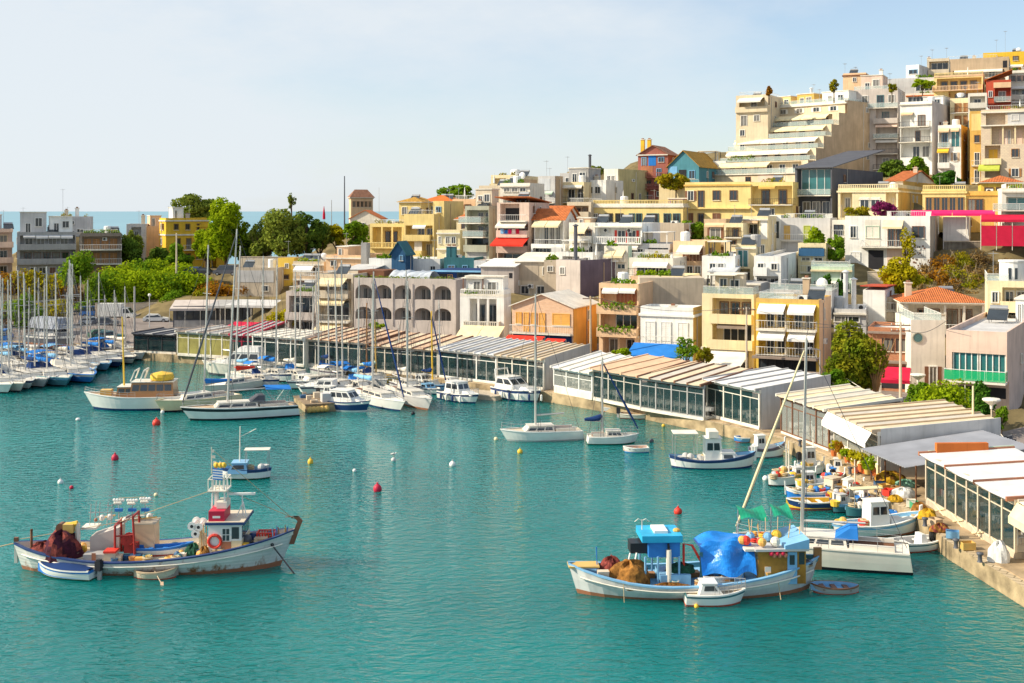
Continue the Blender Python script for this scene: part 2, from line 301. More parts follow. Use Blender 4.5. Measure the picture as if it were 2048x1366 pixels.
def hiproof(par, w, d, z, ov, h, m_, ridge=True):
    m = MB(); a, b, c, e = -ov, w+ov, -ov, d+ov; q = min(b-a, e-c)/2
    if b-a >= e-c: r0, r1 = (a+q, (c+e)/2), (b-q, (c+e)/2)
    else: r0, r1 = ((a+b)/2, c+q), ((a+b)/2, e-q)
    A, B_, C_, D_ = (a,c,z), (b,c,z), (b,e,z), (a,e,z); E, F_ = (*r0, z+h), (*r1, z+h)
    if b-a >= e-c:
        m.face([A,B_,F_,E], m_); m.face([B_,C_,F_], m_); m.face([C_,D_,E,F_], m_); m.face([D_,A,E], m_)
    else:
        m.face([A,B_,E], m_); m.face([B_,C_,F_,E], m_); m.face([C_,D_,F_], m_); m.face([D_,A,E,F_], m_)
    m.box(a+.02, b-.02, c+.02, e-.02, z-.14, z-.004, W('offwhite')); m.build('roof', None, par)
def gabroof(par, w, d, z, ov, h, m_, wallm, axis='y'):
    """ridge along y (gable towards the front) or along x"""
    m = MB(); t = .12; a, b, c, e = -ov, w+ov, -ov, d+ov
    if axis == 'y':
        x = w/2; hh = h+ov*h/x
        for s0, s1 in ((a, x), (b, x)):
            zl = z-ov*h/x
            m.hexa([(s0,c,zl),(s1,c,z+h),(s1,e,z+h),(s0,e,zl),(s0,c,zl+t),(s1,c,z+h+t),(s1,e,z+h+t),(s0,e,zl+t)], m_)
        g = MB(); g.face([(0,0,z),(w,0,z),(x,0,z+h)], wallm); g.build('gable', None, par); g = MB(); g.face([(0,d,z),(x,d,z+h),(w,d,z)], wallm); g.build('gable', None, par)
    else:
        y = d/2
        for s0, s1 in ((c, y), (e, y)):
            zl = z-ov*h/y
            m.hexa([(a,s0,zl),(b,s0,zl),(b,s1,z+h),(a,s1,z+h),(a,s0,zl+t),(b,s0,zl+t),(b,s1,z+h+t),(a,s1,z+h+t)], m_)
        g = MB(); g.face([(0,0,z),(0,y,z+h),(0,d,z)], wallm); g.build('gable', None, par); g = MB(); g.face([(w,0,z),(w,d,z),(w,y,z+h)], wallm); g.build('gable', None, par)
    m.build('roof', None, par)
def shedroof(par, w, d, z, h, m_, ov=.3, side=0):
    """single slope: rises to the back (side 0), to the right (1), to the left (-1), falls to the back (2)"""
    m = MB(); t = .12; a, b, c, e = -ov, w+ov, -ov, d+ov
    za, zb, zc, zd = dict([(0,(z,z,z+h,z+h)),(1,(z,z+h,z+h,z)),(-1,(z+h,z,z,z+h)),(2,(z+h,z+h,z,z))])[side]
    m.hexa([(a,c,za),(b,c,zb),(b,e,zc),(a,e,zd),(a,c,za+t),(b,c,zb+t),(b,e,zc+t),(a,e,zd+t)], m_); m.build('roof', None, par)
def ground(x, y, z, r=0): BASES.append((x, y, z))
def frontline(x0, x1, Y, yaw):
    a = R(yaw); u = Vector((math.cos(a), -math.sin(a))); c = Vector((((x0+x1)/2-1024)*Y/F, Y)); o = []
    for x in (x0, x1):
        k = (x-1024)/F; t = (k*c.y-c.x)/(u.x-k*u.y); o.append(c+u*t)
    return o[0], o[1]
def B(label, x0, x1, yt, yb, Y, yaw, col, floors, roof='', x2=None, d=9.0, side=None, name='apartment_building', cat='building', group=None, wallm=None, sink=1.5, base=True, par=.45, parc=None):
    p, q = frontline(x0, x1, Y, yaw); a = R(yaw); w = (q-p).length; z0 = HC-(yb-HY)*Y/F; z1 = HC-(yt-HY)*Y/F-(0 if re.search('hip|gab|gax|shed|np', roof) else par); H = z1-z0
    if x2 is not None:
        r = q if x2 > x1 else p; k = (x2-1024)/F; den = math.sin(a)-k*math.cos(a)
        if abs(den) > .02:
            t = (k*r.y-r.x)/den
            if 2 < t < 40: d = t
    e = empty(name, (p.x, p.y, z0), -a, label, cat, group)
    wm = wallm or W(col); wl = MB()
    back = Vector((math.sin(a), math.cos(a)))
    if base:
        for s in (0, .5, 1):
            for f_ in (0, .5, 1):
                c = p.lerp(q, s)+back*d*f_; ground(c.x, c.y, z0-.3)
    rf = random.Random(int(x0*7+yb)); fl = floors.split('/')
    if len(fl) > 1 and not re.search('blank|plain|bare|wall|box|stack|shed|tower house|stair', label):     # storeys with nothing noted get ordinary openings
        wide = abs(x1-x0)*Y/F > 4.5
        fl = [f if f.strip() else rf.choice(['w2 c@.45-.5', 'L@.1-.9 d2 bs@.05-.95=.5', 'L@.08-.92 A@.1-.9#offwhite=.8 d2 b@.05-.95=.7', 'd1@.1-.4#brown w1@.55-.9 b@.05-.5=.7', 'L@.1-.6 d1@.15-.55 w1@.68-.92#brown bs@.05-.62=.6'] if wide else ['w1@.25-.75#brown', 'L@.1-.9 d1 bs@.05-.95=.4', 'd1@.25-.75 b@.1-.9=.5']) for f in fl]
    rows = [parse(f) for f in fl]; hs = []
    for r in rows: hs.append(next((t[5] for t in r if t[0] == 'h'), 1.0))
    tot = sum(hs); z = z1; H_ = H; first = True; sides = []
    if floors.strip() == '': rows = [[]]; hs = [1]; tot = 1
    for r, hf in zip(rows, hs):
        hh = H*hf/tot; zb = z-hh; zt = z; last = r is rows[-1]
        s = next((t[5] for t in r if t[0] == 's'), 0.0); fx0 = 0; fx1 = 1
        for t in r:
            if t[0] == 'R': fx0, fx1 = t[2], t[3]             # this storey only covers part of the front
        logs = [(max(t[2] if t[2] is not None else .06, fx0), min(t[3] if t[3] is not None else .94, fx1), t[5] or 1.3) for t in r if t[0] == 'L']
        br = sorted({fx0, fx1, *[v for l in logs for v in l[:2]]})
        for b0, b1 in zip(br, br[1:]):
            sb = next((l[2] for l in logs if l[0] <= (b0+b1)/2 <= l[1]), 0)
            wl.box(b0*w, b1*w, s+sb, d, zb-(sink if last else 0)-z0, zt-z0, wm)
        if side: sides.append((max(s,0)+.12, zb-(sink if last else 0)-z0, zt-z0+(0 if not first or re.search('hip|gab|gax|shed|np', roof) else par+.01)))
        # slab above a loggia
        for l in logs:
            wl.box(l[0]*w, l[1]*w, s, s+l[2], zt-z0-.18, zt-z0-.003, wm)
        def plane(f):
            return s+next((l[2] for l in logs if l[0] <= f <= l[1]), 0)
        for k, n, a0, a1, c, v in r:
            A0, A1 = (.06 if a0 is None else a0), (.94 if a1 is None else a1); X0, X1 = A0*w, A1*w
            if k in ('w', 'd', 'ws', 'ds', 'wx', 'dx'):
                n = n or 1; ww = v or min(1.15 if k[0] == 'w' else 1.3, (X1-X0)/n*.72); zz0, zz1 = (zb-z0+hh*.32, zb-z0+hh*.74) if k[0] == 'w' else (zb-z0+.05, zb-z0+hh*.74)
                for i in range(n):
                    f = A0+(A1-A0)*(i+.5)/n
                    if k.endswith('s'): window(e, f*w, plane(f), zz0, zz1, ww, c or 'white', k[0]+'s', c or 'brown')
                    elif k.endswith('x'): window(e, f*w, plane(f), zz0, zz1, ww, 'white', k[0], c or 'brown')
                    else: window(e, f*w, plane(f), zz0, zz1, ww, c or 'white', k[0])
            elif k == 'G':
                m = MB(); y = plane((A0+A1)/2); g0, g1 = zb-z0+hh*.04, zb-z0+hh*(v or .84); n = n or max(2, int((X1-X0)/1.2)); gm = GLASST if c == 'teal' else GLASS; fm = PT('white') if c != 'dark' else DARKM
                m.box(X0, X1, y-.03, y, g0, g1, gm)
                for i in range(n+1): xx = X0+(X1-X0)*i/n; m.box(xx-.04, xx+.04, y-.10, y-.03, g0, g1, fm)
                m.box(X0-.04, X1+.04, y-.11, y, g1, g1+.08, fm); m.build('glazing', None, e)
            elif k in ('b', 'bg', 'bs', 'bb', 'bn', 'bd'):
                y = plane((A0+A1)/2); dep = v if v is not None else 1.1; fy = s-dep if y == s else min(s, s-dep if v is not None else s)
                rail(e, X0, X1, fy, y, zb-z0, dict(b='r', bd='r', bg='g', bs='s', bb='bb', bn='n')[k], ('dark' if k == 'bd' else c or parc or col))
            elif k == 'A':
                y = s; out_ = v or 1.3
                awning(e, X0, X1, y-.02, zt-z0-.12, out_, .42*min(out_, 2.2)+.12, c or 'cream', n or 1)
            elif k == 'p':
                m = MB(); yy = s-(v if v is not None else 1.1)-.15; leafobj('planter_foliage', [(X0+(X1-X0)*(i+.5)/6, yy, zb-z0+1.0+rnd.uniform(-.2, .2), (X1-X0)/9, .35, rnd.uniform(.3, .55)) for i in range(6)], 260, .13, c or 'green', e, int(X0*10+z))
            elif k == 'c': ac_unit(e, X0, plane(A0), zb-z0+hh*.62)
            elif k == 'k':
                m = MB(); m.box(-.18, w+.18, s-.2, d+.05, zt-z0-.22, zt-z0+.06, W(c or col)); m.build('cornice', None, e)
            elif k == 'S':
                m = MB(); m.box(X0 if a0 is not None else -.05, X1 if a1 is not None else w+.05, s-(v or .35), s+.02, zt-z0-.2, zt-z0+.02, W(c or 'offwhite')); m.build('canopy_slab', None, e)
            elif k == 'P':
                n = n or 3
                for i in range(n): m = MB(); xx = X0+(X1-X0)*i/max(1, n-1); m.box(xx-.13, xx+.13, s-(v or -.02), s-(v or -.02)+.26, zb-z0+.02, zt-z0-.19, W(c or col)); m.build('pillar', None, e)
            elif k == 'B': 
                m = MB(); m.box(X0, X1, s-.04, s, zb-z0+.05, zt-z0-.05, W(c)); m.build('wall_panel', None, e)
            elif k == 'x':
                m = MB(); m.box(X0, X1, plane((A0+A1)/2)-.025, plane((A0+A1)/2), zb-z0+.08, zb-z0+hh*(v or .8), mat('shade_interior', (.03,.03,.035), .9)); m.build('opening', None, e)  # flat dark panel on the wall; interior shade is put into its colour
        z = zb
        if first:
            first = False; st, tx0, tx1 = s, fx0*w, fx1*w
            rt = parse(roof); pitched = any(t[0] in ('hip', 'gab', 'gax', 'shed', 'np') for t in rt)
            if not pitched:
                pw, ph = .18, par; zz = z1-z0; pm = W(parc) if parc else wm
                for bb in ((tx0, tx1, st, st+pw), (tx0, tx1, d-pw, d), (tx0, tx0+pw, st+pw, d-pw), (tx1-pw, tx1, st+pw, d-pw)): wl.box(*bb, zz, zz+ph, pm)
                m = MB(); m.box(tx0+pw, tx1-pw, st+pw, d-pw, zz, zz+.05, W('ltgrey')); m.build('roof', None, e)
    wl.build('wall', None, e)
    if base and name not in ('chimney_stack', 'pavilion') and H > 3:               # drain pipes and small windows of the end wall
        g = random.Random(int(x0*3+yt)); X_ = w+.035 if yaw >= 0 else -.035; q_ = 1 if yaw >= 0 else -1; s0 = st+1
        if g.random() < .75 and d-s0 > 2:
            m = MB(); yy = s0+(d-s0)*g.uniform(.1, .5); m.tube([(X_+q_*.06, yy, -1), (X_+q_*.06, yy, z1-z0)], .055, PT(g.choice(['grey','tan','offwhite'])), 6); m.build('drain_pipe', None, e)
        if d-s0 > 3:
            for r_ in range(len(rows)):
                zb_ = H*(len(rows)-1-r_)/len(rows)
                if g.random() < .6:
                    for _ in range(g.choice((1, 1, 2))):
                        o = window(e, 0, 0, 0, min(1.2, H/len(rows)*.42), g.uniform(.6, 1.0), g.choice(['white','brown','offwhite']), 'w'); o.location = (X_, s0+(d-s0)*g.uniform(.12, .75), zb_+H/len(rows)*.34); o.rotation_euler = (0, 0, q_*math.pi/2)
                elif g.random() < .3:
                    m = MB(); m.box(-.4, .4, -.36, -.04, 0, .55, PT('white')); m.lathe([(.02,-.375),(.22,-.375),(.22,-.36)], (-.08,0,.28), DARKM, 10, 'y'); o = m.build('air_conditioner', None, e); o.location = (X_, s0+(d-s0)*g.uniform(.15, .6), zb_+H/len(rows)*.4); o.rotation_euler = (0, 0, q_*math.pi/2)
        if not pitched:
            W0 = tx1-tx0; zr = z1-z0+.05
            for k_, p_ in (('a', .55), ('q', .45), ('T', .22), ('t', .2), ('c', .25), ('u', .12)):
                if g.random() < p_ and (W0 > 4 or k_ == 'a'): roofthing(e, k_, tx0+W0*g.uniform(.12, .88), st+(d-st)*g.uniform(.15, .7), zr, 'white' if k_ in 'tu' else None, g.uniform(2, 3.5) if k_ == 'a' else 1.1 if k_ == 'c' else None)
            if g.random() < .3 and W0 > 4: leafobj('planter_foliage', [(tx0+W0*g.uniform(.1,.9), st+.6, zr+.5, .5, .4, g.uniform(.3,.7)) for _ in range(5)], 220, .15, g.choice(['green','bright','mix']), e, int(x0))
    zz = z1-z0+.05; W_, D_ = tx1-tx0, d-st
    for k, n, a0, a1, c, v in parse(roof):
        X0, X1 = tx0+(a0 if a0 is not None else .1)*W_, tx0+(a1 if a1 is not None else .9)*W_; xm = (X0+X1)/2; rm = {'tile': TILE, 'brown': TILEB, 'ochre': TILEO}.get(c)
        if k in ('hip', 'gab', 'gax', 'shed'):
            rm = rm or W(c or 'terra')
            if k == 'hip': hiproof(e, w, d, z1-z0+.14, .4, v or 1.6, rm)
            elif k == 'shed': shedroof(e, w, d, z1-z0, v or 1.2, rm, .3, n-1 if n else 0)
            else: gabroof(e, w, d, z1-z0, .35, v or 1.6, rm, wm, 'y' if k == 'gab' else 'x')
        elif k in 'TacfDuUtq' and len(k) == 1:
            roofthing(e, k, X0 if a0 is not None else xm, st+D_*((n or 4)/10), zz, c, v)
        elif k == 'H':
            m = MB(); hh = v or 2.5; y0 = st+D_*((n or 3)/10); m.box(X0, X1, y0, d-.3, zz, zz+hh, W(c or col)); m.box(X0-.12, X1+.12, y0-.15, d-.2, zz+hh, zz+hh+.15, W('offwhite'))
            h = m.build('roof_hut', None, e); window(h, X0+(X1-X0)*.3, y0, zz+.1, zz+min(2, hh*.8), min(.9, (X1-X0)*.25), 'white', 'd')
            if X1-X0 > 2.5: window(h, X0+(X1-X0)*.7, y0, zz+hh*.35, zz+hh*.75, min(1.2, (X1-X0)*.3), 'white', 'w')
        elif k == 'pg':
            m = MB(); hh = v or 2.3; y0, y1 = st+.4, st+D_*((n or 6)/10); mt = DARKM if c == 'dark' else PT(c or 'brown')
            for xx in (X0, X1):
                for yy in (y0, y1): m.box(xx-.06, xx+.06, yy-.06, yy+.06, zz, zz+hh, mt)
            m.box(X0-.2, X1+.2, y0-.3, y1, zz+hh, zz+hh+.1, FB('offwhite') if c in ('dark', 'brown') else mt); m.build('pergola', None, e)
        elif k == 'pl':
            leafobj('planter_foliage', [(X0+(X1-X0)*(i+.5)/7, st+.5, zz+.4+rnd.uniform(-.1,.3), (X1-X0)/10, .5, rnd.uniform(.3,.7)*(v or 1)) for i in range(7)], 400, .15, c or 'green', e, int(X0*9+7))
        elif k == 'bb': rail(e, tx0+.05, tx1-.05, st+.05, d-.1, zz+.1, 'bb', c or col, .9, 'balustrade')
        elif k == 'rg': rail(e, X0, X1, st+.1, d-.3, zz+.16, 'g', col, .9, 'terrace')
        elif k == 'rr': rail(e, X0, X1, st+.1, d-.3, zz+.16, 'r', 'white', .9, 'terrace')
        elif k == 'np': pass
    if side:
        m = MB(); sx_ = w if yaw >= 0 else 0
        for sy_, sz0, sz1 in sides: m.box(sx_ if yaw >= 0 else -.03, sx_+.03 if yaw >= 0 else 0, sy_, d-.1, sz0, sz1, W(side))
        m.build('side_wall', None, e)
    return e, w, d, z1-z0
# ---------------------------------------------------------------- the buildings (photo columns, rows, distance, turn)
# first row behind the restaurants
B('low grey two-storey block with big dark windows and a planted terrace, beside the arcaded building', 572, 634, 583, 690, 170, 16, 'lilac', 'h=.9 L@.1-.92#x bs=.9 G3@.14-.9/L@.1-.9 G3@.14-.88 S', 'rr pl@.3-.9', d=9)
B('beige apartment house with rows of cream awnings, beside the arcaded building', 634, 706, 548, 692, 168, 16, 'beige', 'h=.8 L@.05-.95 A@.1-.85#cream=1.6 w2@.2-.8 bs=1.0/L@.05-.95 A@.1-.85#cream=1.4 G3@.2-.8 b=1.0/A@.05-.8#cream=2 L@.1-.9 d2', 'T@.5', x2=712)
B('white house with balustraded balconies and a wooden pergola on its top terrace', 920, 1008, 588, 690, 157, 18, 'white', 'L@.2-.85=1.6 d2@.25-.8#grey P4@.2-.85 bb@.12-.92=.7/h=.55 A2@.02-.98#offwhite=2.4', 'H2@.1-.95#white=2.6 pg@.05-.5#brown=2.4 bb pl@.1-.4', x2=1022, parc='offwhite')
B('orange house with patterned brick front, orange shutters and a wide pitched roof', 1024, 1146, 613, 706, 149, 24, 'peach', 'h=1.2 ws1@.06-.17#orange ds1@.19-.29#orange ws1@.31-.42#orange ds1@.44-.56#orange ws1@.68-.94#orange=2.2 b@.0-.99=.8/h=.9 B@.02-.98#navy x@.05-.95 S', 'gab#offwhite=1.5', x2=1194, side='orange', wallm=PEACHB, cat='house', name='house')
B('narrow apartment block whose brown-shuttered balconies overflow with green plants', 1198, 1277, 567, 712, 146, 22, 'peach', 'h=1.1 L@.04-.96=1.5 A2@.1-.95#white=.6 ds3@.35-.95#brick p@.05-.95=1 bs@.0-1.0=1.0/L@.04-.96=1.5 G3@.35-.9 p@.05-.95=1 bs@.0-1.0=1.0/h=.9 L@.1-.9=2 d2 P3@.05-.95 S', 'K a@.1=5 pl@.3-.9'.replace('K ', ''), x2=1284)
B('white and blue neoclassical house with tall white shuttered doors', 1281, 1386, 614, 724, 141, 24, 'white', 'h=1.35 k ds1@.08-.3#white=1.1 ds1@.38-.6#white=1.1 ds1@.7-.92#white=1.1 b@.03-.97=.5/h=.8 B@.01-.99#sky d2@.1-.9#white S', 'c@.55=.8', x2=1404, side='ochre', par=.9)
B('cream apartment house with deep loggias and a glass-railed roof terrace', 1404, 1508, 588, 742, 135, 24, 'cream', 'h=1.0 L@.2-.95=1.8 d3@.25-.9#brown bs@.15-.97=.5/h=1.0 L@.2-.95=1.8 A@.3-.9#taupe=.4 G4@.35-.9 bs@.12-.99=.6/h=.9 L@.1-.9=1.8 A@.1-.9#white=1.8 d2 S', 'rg@.02-.98 H4@.2-.75#beige=2.4 pg@.1-.6#dark=2.3', x2=1520, par=.3)
B('yellow apartment house with white awnings and white balcony railings', 1512, 1638, 598, 762, 128, 24, 'yellow', 'h=1.0 L@.04-.49=1.5 L@.53-.96=1.5 A@.05-.49#white=1.4 A@.53-.96#white=1.4 d2@.1-.45#white d2@.55-.9#white b@.03-.49=.9 b@.52-.97=.9/h=1.0 L@.04-.49=1.5 L@.53-.96=1.5 A@.05-.49#white=1.4 A@.53-.96#white=1.4 d2@.1-.45#white d2@.55-.9#white b@.03-.49=.9 b@.52-.97=.9/h=.95 S#taupe=1.8 G7@.05-.95#dark', 'rg@.05-.6 T@.9 c5@.7#tan=2.4', x2=1662, side='peach', parc='ochre')
B('white roof-level annex with square dark windows under a cluster of ducts', 1668, 1732, 618, 690, 138, 18, 'ltgrey', 'h=.7 w2@.05-.75#white=1.5 S/', 'f2@.35=4.5 f3@.6#white=3.6 q@.85 t@.15#silver', d=7, x2=1748)
B('small red-brick house with barred windows under a dark flat roof', 1736, 1822, 655, 778, 126, 22, 'brick', 'h=1.1 w2@.3-.95#dark S#taupe=.4'.replace('#dark', '#black')+'/h=1.1 S#taupe=1 x@.05-.95 P3@.05-.95', 'a@.7=2', wallm=BRICK, x2=1830, d=8, cat='house', name='house')
plain_b = B('tall white plain building with a round window and a green glass roof terrace', 1822, 1890, 640, 782, 122, 8, 'offwhite', 'h=1.6 /h=1.6 dx1@.5-.8', 'rg@.1-.9', x2=1896, d=9)
B('house with a long orange hipped roof over an open veranda', 1806, 1972, 607, 664, 136, 10, 'offwhite', 'h=1 L@.04-.98=2.2 d2@.2-.5#brown d2@.55-.9#brown P5@.05-.97 b@.5-1.0=1.2 bs@.0-.5=1.2', 'hip#tile=1.5 c@.12=2 T6@.62', d=9, cat='house', name='house')
B('pink corner building with teal glazing and a green glass balcony above a stone café', 1892, 2014, 662, 800, 101, 30, 'pink', 'h=.85 /h=1.75 L@.1-.98=.25 G4@.12-.52#teal=.97 G4@.56-.97#teal=.97 bn@.0-1.0=.9/h=1.15 s=1.2 x@.05-.95=.6', 'T@.45 H4@.75-1.0#white=2.2', x2=2110, par=.5)
corner_b = B('cream corner house with a round white stair tower and a yellow recess', 1975, 2060, 562, 672, 118, 20, 'cream', 'L@.35-1.0=1.6 d2@.4-.95 w1@.08-.28 bs@.3-1.0=.4/L@.3-1.0=1.6 B@.02-.28#yellow d2@.4-.95 bs@.3-1.0=.6', 'rg@.0-.5', d=9, x2=2100)
# low houses on the point, middle left
B('low pavilion house with a pale metal wall over ochre masonry', 470, 556, 535, 590, 205, 6, 'stone', 'h=1 B@.05-.9#ltgrey/h=1 w1@.6-.8', 'a@.2=2', d=8, cat='house', name='house')
B('small bright yellow cube house with one narrow window', 556, 588, 516, 566, 208, 8, 'yellow', 'w1@.4-.7/', '', x2=597, cat='house', name='house')
B('flat beige house with a white awning and solar heaters on its roof', 586, 648, 523, 575, 200, 10, 'beige', 'A@.1-.7#white=1.6 w2@.3-.9 S/L@.1-.9 d2', 'T@.3 T@.55 D@.8', d=8, cat='house', name='house')
B('peach house with a walled roof yard beside the blue tower', 652, 728, 510, 590, 196, 14, 'peach', 'w1@.1-.3 S/B@.05-.6#ltgrey w1@.7-.9/', 'a@.3=4 c@.8=2 H@.1-.4#peach=1.6', d=10, cat='house', name='house')
B('slim grey chimney stack house next to the peach yard', 722, 733, 486, 590, 193, 10, 'grey', '//', 'np', d=2, cat='chimney', name='chimney_stack')
B('long low white wall house behind the arcade roof', 738, 880, 517, 590, 186, 12, 'white', 'w1@.85-.95/', 'pl@.1-.3', d=8, cat='house', name='house')
B('small blue tower house with a peaked teal roof', 783, 811, 505, 552, 182, 14, 'deepblue', 'w1@.55-.85#sky/', 'gab#teal=1.6', d=3.5, x2=813, cat='house', name='tower_house')
B('teal blue roof house with two square chimneys', 888, 948, 515, 560, 184, 14, 'teal', 'd1@.6-.8#sky w1@.1-.4#sky', 'c2@.08#teal=2 c2@.25#teal=2', d=7, cat='house', name='house')
B('long navy roof pavilion with a flat pale slab', 864, 966, 541, 575, 173, 16, 'navy', 'S#sky=.5 x@.05-.3 d1@.3-.42#wood G4@.5-.95#dark', 'np', d=8, cat='pavilion', name='pavilion')
B('white annex with a pair of narrow dark doors next to the teal house', 948, 972, 521, 565, 182, 14, 'white', 'd2@.2-.8/', '', d=6, cat='house', name='house')
B('brown timber roof cabin on top of the arcaded building', 716, 768, 541, 562, 172, 15, 'brown', 'x@.1-.9=.4', 'np', d=5, cat='cabin', name='roof_cabin', base=False)
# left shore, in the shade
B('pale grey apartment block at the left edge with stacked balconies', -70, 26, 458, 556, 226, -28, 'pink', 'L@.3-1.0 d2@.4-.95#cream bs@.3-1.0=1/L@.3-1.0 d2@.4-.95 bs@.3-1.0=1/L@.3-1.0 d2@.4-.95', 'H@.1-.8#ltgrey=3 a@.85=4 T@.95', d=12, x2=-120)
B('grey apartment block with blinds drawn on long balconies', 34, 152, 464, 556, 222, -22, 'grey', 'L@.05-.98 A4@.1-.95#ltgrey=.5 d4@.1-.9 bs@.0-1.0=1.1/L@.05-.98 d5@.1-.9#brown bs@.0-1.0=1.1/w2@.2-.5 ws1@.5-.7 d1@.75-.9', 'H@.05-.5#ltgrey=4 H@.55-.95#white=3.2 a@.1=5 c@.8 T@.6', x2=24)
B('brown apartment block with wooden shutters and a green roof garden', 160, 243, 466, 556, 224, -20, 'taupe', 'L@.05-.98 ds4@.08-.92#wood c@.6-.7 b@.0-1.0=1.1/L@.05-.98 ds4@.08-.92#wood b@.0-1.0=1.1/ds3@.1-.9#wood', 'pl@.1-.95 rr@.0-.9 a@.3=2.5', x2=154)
B('white roof-top flat behind the grey shore block', 108, 180, 433, 470, 240, -15, 'ltgrey', 'w2@.1-.6/', 'c@.3 c@.6#white=2 a@.2=6', d=8)
B('pale sea-front house with a recessed porch beside the peach blank wall', 253, 292, 448, 530, 236, -14, 'ltgrey', 'L@.25-.75 d1@.35-.65/w1@.3-.7', 'c@.8=2', d=9, cat='house', name='house')
B('peach blank-walled house before the yellow villa', 280, 326, 452, 510, 240, -24, 'peach', '/', 'H@.5-.98#peach=2.4', d=8, x2=272, cat='house', name='house')
B('bright yellow villa with cornices and narrow windows among the trees', 332, 418, 436, 528, 236, -32, 'gold', 'k#offwhite w3@.1-.9#brown=.8/h=1.1 k#offwhite d3@.15-.9#brown=.9 b@.4-.8=.8/w3@.1-.9#brown', 'H@.2-.45#white=2.4 a@.6=3', x2=319, side='gold', cat='villa', name='villa')
B('yellow villa wing with a columned porch under the tall bright tree', 392, 452, 447, 535, 238, -20, 'gold', 'w2@.1-.6#brown k/L@.1-.7 P4@.1-.7 d2@.2-.6 bb@.1-.7=.8/L@.1-.7 P4@.1-.7 d2@.2-.6', '', d=9, cat='villa', name='villa')
# second row, centre
B('belvedere tower with a brown hipped roof and a row of windows on the headland', 702, 746, 396, 450, 300, -20, 'peach', 'k#tan w5@.05-.95#brown=.6/h=1 w1@.3-.6', 'hip#brown=2', d=6, x2=698, cat='tower', name='belvedere_tower')
B('white gabled house with an orange tile roof below the belvedere tower', 700, 762, 437, 470, 270, 14, 'offwhite', 'w1@.3-.5', 'gab#tile=1.8', d=9, x2=772, cat='house', name='house')
B('yellow villa with a columned balcony open to the harbour', 740, 808, 447, 512, 216, 18, 'pale', 'h=1 L@.05-.98=2 P4@.05-.95 d2@.3-.7#brown bb@.0-1.0=1/h=.4', 'rr', d=10, cat='villa', name='villa')
B('yellow three-storey house with a white blind and a jutting balcony', 808, 868, 428, 512, 210, 18, 'pale', 'h=.5 /L@.05-.95=1.8 A@.3-.75#white=.5 d2@.3-.9 bs@.0-.9=.6/L@.05-.95=1.8 B@.35-.6#offwhite d2@.6-.95 bs@.3-.65=.9', 'rr', d=10, x2=884, cat='house')
B('mustard yellow block with a long blank wall and one small window', 866, 888, 402, 512, 212, 20, 'pale', 'w1@.2-.8#sky///', '', x2=927, side='olive')
B('yellow loft with an orange tile roof and solar heaters', 798, 842, 405, 440, 236, 18, 'pale', 'w1@.1-.4 w1@.6-.9', 'hip#ochre=1 T@.5', d=8, cat='house', name='house')
B('yellow cottage with a red tile roof on the ridge', 843, 905, 404, 440, 240, 16, 'pale', 'w2@.2-.8#sky', 'hip#terra=1.4 T@.6 T@.75', d=8, cat='house', name='house')
B('cream house with a shaded double window and a lower terrace', 874, 920, 460, 560, 192, 14, 'cream', 'w2@.35-.85 w1@.05-.2 S/w1@.3-.8 S/', '', x2=930, cat='house', name='house')
B('little cream turret house with an orange tile cap', 913, 938, 440, 520, 198, 18, 'cream', 'w1@.35-.75#brown//', 'hip#tile=.9', d=3.5, cat='house', name='house')
B('sage green apartment block with teal glass balconies', 930, 978, 412, 530, 189, 26, 'sage', 'L@.08-.98=1.8 d2@.3-.9#grey bg@-.12-.8=1.2/L@.08-.98=1.8 d2@.3-.9#grey bg@.0-.85=.8/L@.08-.98=1.8 G2@.1-.9#dark bs@.0-.95=.5/B@.1-.9#grey', 'H@.3-.98#beige=3', x2=1000)
B('grey top-floor block with four slit windows above the sage green flats', 958, 1002, 371, 415, 214, 22, 'beige', 'w4@.15-.7#brown=.5/', 'T@.85', d=8, x2=1010)
laundry_b = B('pink apartment house with a bright red awning and laundry on the line', 994, 1058, 405, 535, 184, 22, 'pink', 'h=1.2 L@.1-.7=1.6 x@.15-.6=.7 b@.1-.95=.8/L@.03-.97=1.6 A@.03-.97#offwhite=1.3 d2@.1-.9#brown bs@.02-.98=.6/L@.03-.97=1.6 A@-.02-1.02#scarlet=2.6 d2 bs@.02-.98=.6/L@.03-.97=1.6 G3@.1-.9 p@.05-.95 bs@.0-1.0=.8', 'shed3#tile=.8 T@.6', x2=1066)
B('white house with orange roofs and a pair of tall cream awnings', 1068, 1128, 438, 492, 183, 22, 'white', 'h=1 L@.04-.96=1.5 A2@.05-.95#cream=1.8 d3@.2-.8#white bd@.0-1.0=.9', 'gax#tile=1.5', x2=1150, d=8, cat='house', name='house')
B('white lower block with glazed veranda under the orange-roofed house', 1062, 1130, 488, 540, 180, 22, 'white', 'L@.05-.95 G5@.05-.6 B@.6-.9#ltgrey bs@.0-.9=.4/', 'rr', d=8)
B('white flats with a cream blind above a broad white awning', 1138, 1190, 445, 545, 178, 22, 'offwhite', 'h=1.1 A@.15-.75#cream=1.6 d2@.3-.9#brown bs@.05-.9=.5/A@.1-.9#offwhite=1.4 L@.1-.9 d2/', 'H@.1-.6#peach=1', d=9)
B('white flats with red shutters and two air conditioners', 1190, 1284, 446, 548, 176, 24, 'white', 'h=1.1 L@.05-.97=1.2 S dx2@.4-.85#scarlet c@.2-.3 c@.7-.8 bb@.0-1.0=.6/L@.05-.97=1.2 A@.4-.95#offwhite=1 d3 b@.0-1.0=.8/', '', d=9)
B('bare stone retaining house wall with a single slit', 1284, 1368, 446, 548, 187, 24, 'stone', '/x@.68-.74=.9/', '', d=6, wallm=None, cat='house', name='house')
